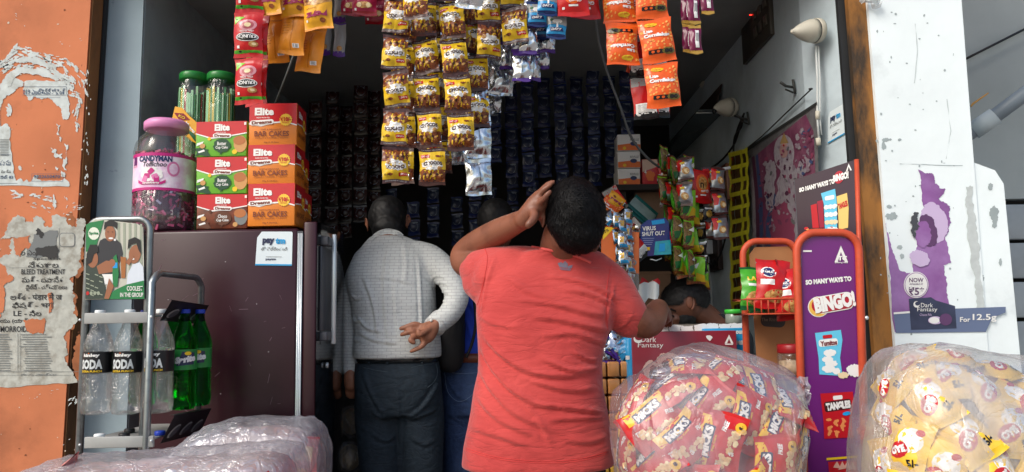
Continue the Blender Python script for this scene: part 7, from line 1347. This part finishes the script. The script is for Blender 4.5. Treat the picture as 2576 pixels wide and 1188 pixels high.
# ------------------------------------------------ man in the grey checked shirt
def brick_cloth(name, c1, c2, rough=.85):
    m = M(name, c1, rough, var=.04, vs=10, bump=.1, bs=220); nt = m.node_tree; N = nt.nodes; L = nt.links; b = N['Principled BSDF']; tc = N.new('ShaderNodeTexCoord'); mp = N.new('ShaderNodeMapping'); mp.inputs['Rotation'].default_value = (rad(90), rad(-2), 0); L.new(tc.outputs['Object'], mp.inputs[0])
    bk = N.new('ShaderNodeTexBrick'); bk.inputs['Scale'].default_value = 1.0; bk.inputs['Brick Width'].default_value = .036; bk.inputs['Row Height'].default_value = .0125; bk.inputs['Mortar Size'].default_value = .0011; bk.inputs['Mortar Smooth'].default_value = .4
    bk.inputs['Color1'].default_value = lin(c1); bk.inputs['Color2'].default_value = lin([x*.97 for x in c1]); bk.inputs['Mortar'].default_value = lin(c2); L.new(mp.outputs[0], bk.inputs[0]); L.new(bk.outputs[0], b.inputs['Base Color']); return crease(m, (12, 12, 22), .010, .5)
gm_ = brick_cloth('grey_woven_shirt', (204, 208, 206), (166, 166, 170)); GY = 3.0
gry = thing('person', 'man in pale grey woven shirt and dark trousers, one hand behind his back, palm out', 'person', (at(990, 1200, 3.0).x, 3.0, .18))
g = G()
torso(g, [(998, 940, 3.05, 80, .08), (995, 850, 3.05, 92, .09), (1000, 740, 3.05, 92, .09), (1000, 650, 3.06, 80, .07), (980, 605, 3.08, 40, .05)], skin2, seg=30)
limb(g, [(972, 630, 3.14, .055), (974, 595, 3.18, .055), (976, 560, 3.20, .058)], skin2); eb(g, at(975, 548, 3.26), (.074, .095, .095), skin2, rot=(.7, 0, 0)); eb(g, at(975, 575, 3.36), (.055, .05, .065), skin2); eb(g, at(975, 580, 3.41), (.012, .02, .02), skin2)
ear(g, at(924, 566, 3.25), -1, skin3, 1.0, (.3, 0, .5)); ear(g, at(1024, 558, 3.25), 1, skin3, 1.0, (.3, 0, -.5))
limb(g, [(1075, 660, 3.06, .045), (1122, 700, 3.02, .038), (1146, 748, 2.96, .034), (1128, 788, 2.92, .029), (1094, 818, 2.865, .024)], skin3)
limb(g, [(1094, 820, 2.865, .024), (1078, 828, 2.862, .030), (1064, 836, 2.862, .031), (1054, 838, 2.864, .024)], skin3, 5, 16); limb(g, [(1090, 828, 2.862, .022), (1078, 846, 2.860, .024), (1068, 854, 2.862, .020)], skin3, 5, 16)
for f in ([(1062, 822, 2.860, .0125), (1044, 816, 2.852, .0115), (1026, 821, 2.850, .0105), (1008, 827, 2.852, .0085)],
          [(1056, 834, 2.858, .0120), (1038, 833, 2.844, .0115), (1022, 838, 2.840, .0100), (1010, 842, 2.846, .0082)],
          [(1056, 846, 2.858, .0115), (1040, 848, 2.838, .0110), (1032, 856, 2.826, .0105), (1040, 862, 2.828, .0095)],
          [(1070, 860, 2.858, .0110), (1062, 870, 2.848, .0105), (1048, 878, 2.846, .0095), (1034, 884, 2.850, .0078)],
          [(1080, 826, 2.845, .0145), (1064, 836, 2.826, .0130), (1054, 842, 2.818, .0115), (1052, 834, 2.816, .0095)]): limb(g, f, skin3, 4, 12)
limb(g, [(905, 680, 3.06, .046), (890, 760, 3.06, .040), (886, 850, 3.05, .034), (884, 930, 3.03, .026)], skin3); limb(g, [(884, 930, 3.03, .026), (884, 950, 3.03, .032), (884, 966, 3.03, .030)], skin3)
for k in range(4): limb(g, [(874 + k*7, 966, 3.03, .0105), (873 + k*7, 985, 3.04, .0095), (874 + k*7, 1002 - abs(k-1.5)*4, 3.055, .0078)], skin3, 4, 10)
limb(g, [(898, 945, 3.02, .012), (904, 962, 3.03, .011), (903, 976, 3.04, .009)], skin3, 4, 10)
for s in (-1, 1): limb(g, [(1000 + s*50, 980, 3.07, .062), (1008 + s*54, 1250, 3.07, .050), (1005 + s*54, 1500, 3.06, .045), (1005 + s*54, 1640, 3.06, .04)], skin2)
mesh_obj(fuse(g, .0042, 2), 'body', skin3, gry)
g = G(); eb(g, at(975, 548, 3.245), (.086, .102, .100), hair2, rot=(.7, 0, 0)); eb(g, at(975, 582, 3.19), (.070, .05, .055), hair2); eb(g, at(975, 572, 3.165), (.064, .045, .05), hair2); mh_ = fuse(g, .006, 2, lambda co, nr: .003 * nz3(co, (60, 60, 60))); ho = mesh_obj(mh_, 'hair', hair2, gry)
g = G()
torso(g, [(1000, 900, 3.02, 108, .125), (1000, 880, 3.02, 109, .128), (1000, 840, 3.03, 106, .13), (993, 800, 3.04, 104, .128), (990, 760, 3.04, 106, .126), (984, 720, 3.05, 110, .124), (983, 690, 3.06, 110, .120), (988, 660, 3.07, 104, .112), (992, 632, 3.08, 90, .10), (985, 610, 3.10, 66, .082), (976, 596, 3.11, 44, .070)], gm_, p=2.3, seg=60)
limb(g, [(1048, 650, 3.07, .075), (1082, 658, 3.06, .069), (1120, 686, 3.02, .058), (1140, 718, 2.98, .051), (1148, 750, 2.95, .049), (1134, 784, 2.92, .045), (1112, 806, 2.895, .041), (1100, 816, 2.885, .039)], gm_, 6, 24)
limb(g, [(925, 660, 3.08, .066), (900, 710, 3.08, .058), (892, 780, 3.07, .052), (888, 860, 3.06, .046), (885, 932, 3.04, .038)], gm_, 6, 24)
Gf = 2.90
gf = [([(905, 700), (930, 760), (945, 840)], Gf, .007, .022), ([(960, 620), (958, 700), (965, 800), (975, 870)], Gf, .0045, .022), ([(1040, 640), (1048, 720), (1052, 800), (1050, 880)], Gf, .005, .014), ([(890, 800), (920, 830), (960, 838)], Gf, .006, .015), ([(895, 840), (940, 860), (1000, 868)], Gf, .005, .015), ([(1000, 600), (1010, 660), (1008, 720)], Gf, .0035, .02), ([(1076, 704), (1095, 694), (1125, 704)], Gf, .0035, .010), ([(1078, 722), (1105, 712), (1140, 730)], Gf, .004, .010), ([(1082, 742), (1110, 736), (1145, 752)], Gf, .004, .010), ([(1086, 764), (1112, 760), (1140, 778)], Gf, .0035, .010), ([(1076, 770), (1096, 784), (1112, 800)], Gf, .003, .008), ([(1060, 690), (1080, 712), (1086, 740)], Gf, .003, .012), ([(1078, 640), (1092, 668), (1090, 700)], Gf, .003, .012),
      ([(870, 740), (888, 755), (905, 750)], Gf, .005, .012), ([(872, 800), (886, 812), (902, 806)], Gf, .006, .012), ([(872, 850), (886, 862), (900, 858)], Gf, .005, .012), ([(985, 700), (990, 780), (1000, 850)], Gf, .003, .02), ([(930, 700), (990, 705), (1040, 720)], Gf, .003, .02)]
me = fuse(g, .0062, 3, foldfn(gf, True, lambda co: .0016 * nz3(co, (11, 11, 11), 7))); B2 = bvh(me); gsh = mesh_obj(me, 'shirt', gm_, gry)
g = G(); q = smooth([(934, 598), (950, 584), (974, 577), (1000, 582), (1014, 592)], 5); a = [at(x, y, 3.085) for x, y in q]; b = [onmesh(B2, x, y + 12, .003, 3.08) for x, y in q]; n_ = len(a); g.add(a + b, [(i, i+1, n_+i+1, n_+i) for i in range(n_ - 1)], gm_, True); g.tube(a, .003, gm_, 6); g.build('collar', gsh)
# cuff with button
cc = at(1100, 812, 2.895); ax_ = (at(1094, 820, 2.87) - at(1112, 792, 2.93)).normalized(); g = G(); g.lathe([(.037, -.028), (.041, -.026), (.043, 0), (.043, .026), (.038, .028)], cc, gm_, 26, axis=ax_, fn=lambda r, z, t: r * (1 + .05 * math.sin(3*t + z*40))); g.build('cuff', gsh); bt_ = at(1084, 806, 2.845); g = G(); g.lathe([(0, .002), (.0055, .002), (.006, 0), (0, 0)], bt_, flat('shirt_button', (214, 214, 210), .3), 14, axis=(0, -1, .1)); g.build('cuff_button', gsh)
tr2 = crease(M('dark_teal_denim', (34, 46, 56), .8, var=.2, vs=60, bump=.2, bs=200), (10, 10, 20), .012, .6); g = G()
torso(g, [(1000, 884, 3.04, 101, .118), (1000, 915, 3.04, 103, .122), (1001, 950, 3.03, 106, .13), (1003, 1000, 3.04, 106, .132), (1004, 1040, 3.05, 102, .125)], tr2, p=2.5, seg=50)
for s in (-1, 1): limb(g, [(1003 + s*48, 1000, 3.05, .102), (1005 + s*50, 1060, 3.05, .100), (1008 + s*52, 1140, 3.05, .088), (1010 + s*52, 1300, 3.06, .076), (1010 + s*54, 1500, 3.06, .066), (1010 + s*54, 1640, 3.06, .062)], tr2, 6, 26)
tf = [([(905, 940), (930, 1000), (960, 1050)], Gf, .006, .02), ([(1095, 960), (1060, 1020), (1020, 1050)], Gf, .006, .02), ([(1004, 960), (1004, 1040), (1000, 1120), (996, 1188)], Gf, -.004, .02), ([(930, 1040), (960, 1060), (990, 1058)], Gf, .006, .016), ([(1020, 1066), (1060, 1052), (1095, 1040)], Gf, .006, .016), ([(925, 1100), (960, 1120), (985, 1110)], Gf, .005, .018), ([(1025, 1110), (1060, 1130), (1090, 1120)], Gf, .005, .018), ([(950, 940), (1000, 952), (1050, 945)], Gf, .003, .016)]
me = fuse(g, .008, 3, foldfn(tf, True, lambda co: .002 * nz3(co, (12, 12, 12), 1))); B3 = bvh(me); tro = mesh_obj(me, 'trousers', tr2, gry)
g = G(); q = sp3([(1000, 888, 3.04, 104 * 3.04 / F0, .124), (1000, 910, 3.04, 104.5 * 3.04 / F0, .126)], 2); g.loft([(V(a[:3]), V((a[3], 0, 0)), V((0, a[4], 0))) for a in q], M('black_leather_belt', (26, 32, 36), .22, coat=.5), 60, 2.5); g.build('belt', tro)
st2 = flat('pocket_stitch', (70, 84, 92), .8); g = G()
for q in ([(1034, 925), (1066, 918), (1090, 915)], [(915, 925), (945, 932), (975, 936)], [(1096, 915), (1100, 940), (1090, 962), (1075, 975)]): g.tube([onmesh(B3, x, y, .0005, 2.93) for x, y in smooth(q, 5)], .0013, st2, 5)
for x in (930, 975, 1060): g.tube([onmesh(B3, x, 884, .006, 2.91), onmesh(B3, x, 915, .006, 2.91)], .005, tr2, 6)
g.build('pocket_stitching', tro)
for s in (-1, 1): c = at(1010 + s*54, 1640, 3.06); G().box(c.x - .05, c.x + .05, 2.98, 3.26, .181, .25, M('black_shoe', (24, 24, 26), .4), r=.025).build('shoe', gry)
# ------------------------------------------------ man in blue shirt and jeans, mostly hidden
blu = thing('person', 'mostly hidden man in blue shirt and jeans between the other two customers', 'person', (at(1200, 1200, 3.12).x, 3.12, .18)); BY = 3.22; bl_m = M('blue_cotton', (44, 76, 196), .8, var=.08)
g = G(); torso(g, [(1215, 900, BY, 70, .08), (1215, 760, BY, 74, .08), (1220, 680, BY + .02, 66, .07), (1228, 640, BY + .04, 36, .05)], skin2, seg=26); limb(g, [(1230, 650, BY + .04, .058), (1240, 610, BY + .07, .056)], skin2); eb(g, at(1250, 566, BY + .10), (.072, .090, .098), skin1, rot=(.4, .1, 0)); eb(g, at(1258, 596, BY + .18), (.052, .05, .06), skin1); ear(g, at(1262, 556, BY + .02), 1, skin1, 1.1, (0, 0, -1.2))
limb(g, [(1270, 690, BY, .046), (1290, 780, BY + .04, .040), (1280, 840, BY + .20, .032), (1262, 850, BY + .30, .024)], skin1); limb(g, [(1165, 690, BY + .02, .046), (1160, 780, BY + .08, .040), (1170, 830, BY + .22, .030)], skin1)
for c0 in ((1262, 850), (1170, 832)):
    limb(g, [(c0[0], c0[1], BY + .30 if c0[0] > 1200 else BY + .24, .027), (c0[0], c0[1] + 4, BY + .36 if c0[0] > 1200 else BY + .30, .026)], skin1)
    for k in range(5): limb(g, [(c0[0] - 14 + k*7, c0[1] + 4, BY + .36, .010), (c0[0] - 15 + k*7.5, c0[1] + 8, BY + .41, .008)], skin1, 3, 8)
for s in (-1, 1): limb(g, [(1205 + s*42, 960, BY, .08), (1205 + s*44, 1300, BY, .055), (1205 + s*44, 1620, BY, .04)], skin2)
mesh_obj(fuse(g, .007, 2), 'body', skin1, blu)
g = G(); eb(g, at(1246, 552, BY + .09), (.084, .10, .098), hair2, rot=(.3, .1, 0)); mesh_obj(fuse(g, .007, 2, lambda co, nr: .003 * nz3(co, (60, 60, 60))), 'hair', hair2, blu)
g = G(); torso(g, [(1216, 896, BY, 84, .115), (1216, 840, BY, 84, .118), (1216, 760, BY, 90, .118), (1220, 700, BY + .01, 88, .105), (1226, 655, BY + .03, 62, .08), (1232, 632, BY + .05, 38, .065)], bl_m, seg=40); limb(g, [(1260, 690, BY, .065), (1286, 740, BY + .01, .055)], bl_m); limb(g, [(1175, 690, BY + .02, .065), (1163, 745, BY + .03, .055)], bl_m); me = fuse(g, .009, 2, foldfn([([(1165, 800), (1180, 840), (1190, 880)], BY - .1, .005, .014), ([(1175, 760), (1195, 800), (1200, 850)], BY - .1, .005, .014)])); bso = mesh_obj(me, 'shirt', bl_m, blu)
jn = M('blue_denim', (46, 66, 104), .8, var=.22, vs=70, col2=(66, 88, 126), m2=.6, ms=5, bump=.2, bs=220); crease(jn, (10, 10, 20), .012, .6); g = G(); torso(g, [(1205, 886, BY, 88, .112), (1203, 930, BY, 94, .122), (1203, 990, BY, 96, .125), (1203, 1040, BY, 92, .118)], jn, seg=44)
for s in (-1, 1): limb(g, [(1203 + s*44, 1000, BY, .095), (1205 + s*45, 1120, BY, .085), (1206 + s*45, 1350, BY, .068), (1206 + s*45, 1620, BY, .058)], jn, 6, 22)
me = fuse(g, .008, 2, foldfn([([(1120, 960), (1150, 1000), (1180, 1010)], BY - .12, .005, .015), ([(1130, 1050), (1160, 1070), (1190, 1060)], BY - .12, .005, .015)])); B4 = bvh(me); jo = mesh_obj(me, 'jeans', jn, blu)
g = G()
for q in ([(1115, 935), (1160, 940), (1200, 938)], [(1118, 935), (1126, 985), (1152, 1010), (1180, 1000), (1196, 980)]): g.tube([onmesh(B4, x, y, .0005, 3.02) for x, y in smooth(q, 5)], .0015, flat('denim_stitch', (100, 120, 150), .8), 5)
g.build('pocket_stitching', jo); g = G(); q = sp3([(1210, 886, BY, 91 * BY / F0, .120), (1210, 908, BY, 91.5 * BY / F0, .122)], 2); g.loft([(V(a[:3]), V((a[3], 0, 0)), V((0, a[4], 0))) for a in q], M('tan_leather_belt', (112, 58, 40), .4), 50, 2.4); g.build('belt', jo)
for s in (-1, 1): c = at(1206 + s*45, 1620, BY); G().box(c.x - .05, c.x + .05, BY - .07, BY + .2, .181, .25, M('black_shoe', (24, 24, 26), .4), r=.025).build('shoe', blu)
bkp = thing('backpack', 'black backpack hanging between the grey shirt man and the blue shirt man', 'backpack', at(1140, 940, 2.98)); bkm = M('black_nylon', (15, 15, 19), .7, var=.3, vs=20, bump=.3, bs=80)
lump([(1098, 900), (1100, 850), (1112, 790), (1120, 720), (1130, 660), (1150, 640), (1172, 645), (1166, 700), (1168, 780), (1170, 860), (1168, 905), (1158, 935), (1128, 944), (1106, 930)], 3.07, .06, bkm, 'bag_body', bkp, amp=.006, seed=40, box=.8, nth=90, nph=30)
g = G(); g.tube([at(x, y, 3.0) for x, y in smooth([(1166, 650), (1184, 700), (1196, 800), (1188, 860), (1172, 900)], 5)], .006, bkm, 6); g.build('strap', bkp)
# ------------------------------------------------ shopkeeper
KY = 3.36
shp = thing('person', 'bearded shopkeeper in dark t-shirt bending his head down behind the counter', 'person', (at(1790, 900, 3.45).x, 3.45, .18))
g = G(); eb(g, at(1722, 762, KY), (.105, .080, .092), skin2, rot=(0, -.45, 0)); eb(g, at(1694, 800, KY), (.058, .058, .075), skin2, rot=(0, .5, 0)); eb(g, at(1671, 818, KY - .0), (.018, .012, .014), skin2, rot=(0, .8, 0)); eb(g, at(1681, 786, KY - .020), (.016, .045, .010), skin2, rot=(0, .6, 0)); eb(g, at(1700, 803, KY - .035), (.022, .028, .018), skin2)
limb(g, [(1748, 780, KY + .01, .062), (1782, 802, KY + .03, .058), (1806, 830, KY + .04, .062)], skin2)
torso(g, [(1800, 1100, 3.47, 70, .09), (1800, 960, 3.47, 84, .09), (1800, 870, 3.46, 84, .07), (1800, 830, 3.44, 50, .05)], skin2, seg=26)
for s, x in ((-1, 1740), (1, 1866)):
    limb(g, [(x, 860, 3.44, .045), (x - 6*s, 920, 3.40, .040), (x - 20, 940, 3.30, .030), (x - 40, 930, 3.26, .024)], skin2); limb(g, [(x - 40, 930, 3.26, .024), (x - 52, 928, 3.26, .026)], skin2)
    for k in range(5): limb(g, [(x - 52, 920 + k*5, 3.26, .009), (x - 70, 922 + k*5, 3.26, .0075)], skin2, 3, 8)
mek = fuse(g, .0045, 2); kb = mesh_obj(mek, 'body', skin2, shp)
g = G(); ec = at(1735, 760, KY - .078); ear(g, ec, 1, skin1, 1.15, (0, 0, 1.45)); g.build('ear', kb)
def capmesh(c, r, rot, keep, mat, disp=.003, vox=.0055):
    g = G(); eb(g, c, r, mat, rot, 40, 28); me = fuse(g, vox, 1, (lambda co, nr: disp * nz3(co, (70, 70, 70))) if disp else None); bm = bmesh.new(); bm.from_mesh(me)
    bmesh.ops.delete(bm, geom=[v for v in bm.verts if not keep(v.co)], context='VERTS'); bm.to_mesh(me); bm.free(); return me
def pixof(p):
    q = MC.transposed() @ (V(p) - EYE); return (1287.5 + F0 * q.x / -q.z, 594 - F0 * q.y / -q.z)
hl = [(1640, 800), (1660, 782), (1672, 772), (1690, 768), (1708, 770), (1718, 764), (1722, 752), (1732, 745), (1746, 750), (1752, 770), (1770, 776), (1800, 782)]
def kh(co):
    x, y = pixof(co)
    for i in range(len(hl) - 1):
        if hl[i][0] <= x <= hl[i+1][0]: t = (x - hl[i][0]) / (hl[i+1][0] - hl[i][0]); return y < hl[i][1] * (1-t) + hl[i+1][1] * t
    return y < 780
me = capmesh(at(1722, 757, KY), (.115, .089, .101), (0, -.45, 0), kh, hair2); ho = mesh_obj(me, 'hair', hair2, shp)
g2 = G(); tufts(g2, me, 1500, .012, .0010, 4, lambda c: V((-1, 0, -.3)), hair2, .5); o = g2.build('hair_strands', ho); o.location = (0, 0, 0); tag(o, kind='stuff')
me = capmesh(at(1718, 800, KY), (.062, .066, .070), (0, .4, 0), lambda co: (lambda q: q[0] > 1702 + max(0, (790 - q[1])) * .9 and q[1] > 768 and q[0] < 1752)(pixof(co)), hair2); mesh_obj(me, 'beard', hair2, shp)
g = G(); g.tube([at(1678, 781, KY - .062), at(1688, 778, KY - .066), at(1700, 784, KY - .070)], [.003, .005, .003], hair2, 6); g.build('eyebrow', kb); g = G(); eb(g, at(1690, 795, KY - .058), (.010, .008, .006), M('eye_lid_dark', (48, 30, 26), .4), rot=(0, .3, 0)); g.build('eye', kb)
dk_t = M('dark_grey_tee', (44, 48, 56), .85, var=.1); g = G(); torso(g, [(1800, 1000, 3.47, 88, .12), (1800, 900, 3.47, 90, .115), (1802, 850, 3.46, 88, .10), (1804, 822, 3.45, 62, .08), (1802, 800, 3.42, 34, .065), (1790, 790, 3.40, 26, .06)], dk_t, seg=40); limb(g, [(1745, 850, 3.46, .065), (1738, 890, 3.43, .055)], dk_t); limb(g, [(1856, 850, 3.46, .065), (1862, 890, 3.43, .055)], dk_t); mesh_obj(fuse(g, .009, 2), 'shirt', dk_t, shp)
g = G(); torso(g, [(1800, 960, 3.47, 86, .11), (1800, 1150, 3.47, 88, .12), (1800, 1500, 3.47, 80, .10)], tr1); mesh_obj(fuse(g, .015, 1), 'trousers', tr1, shp)
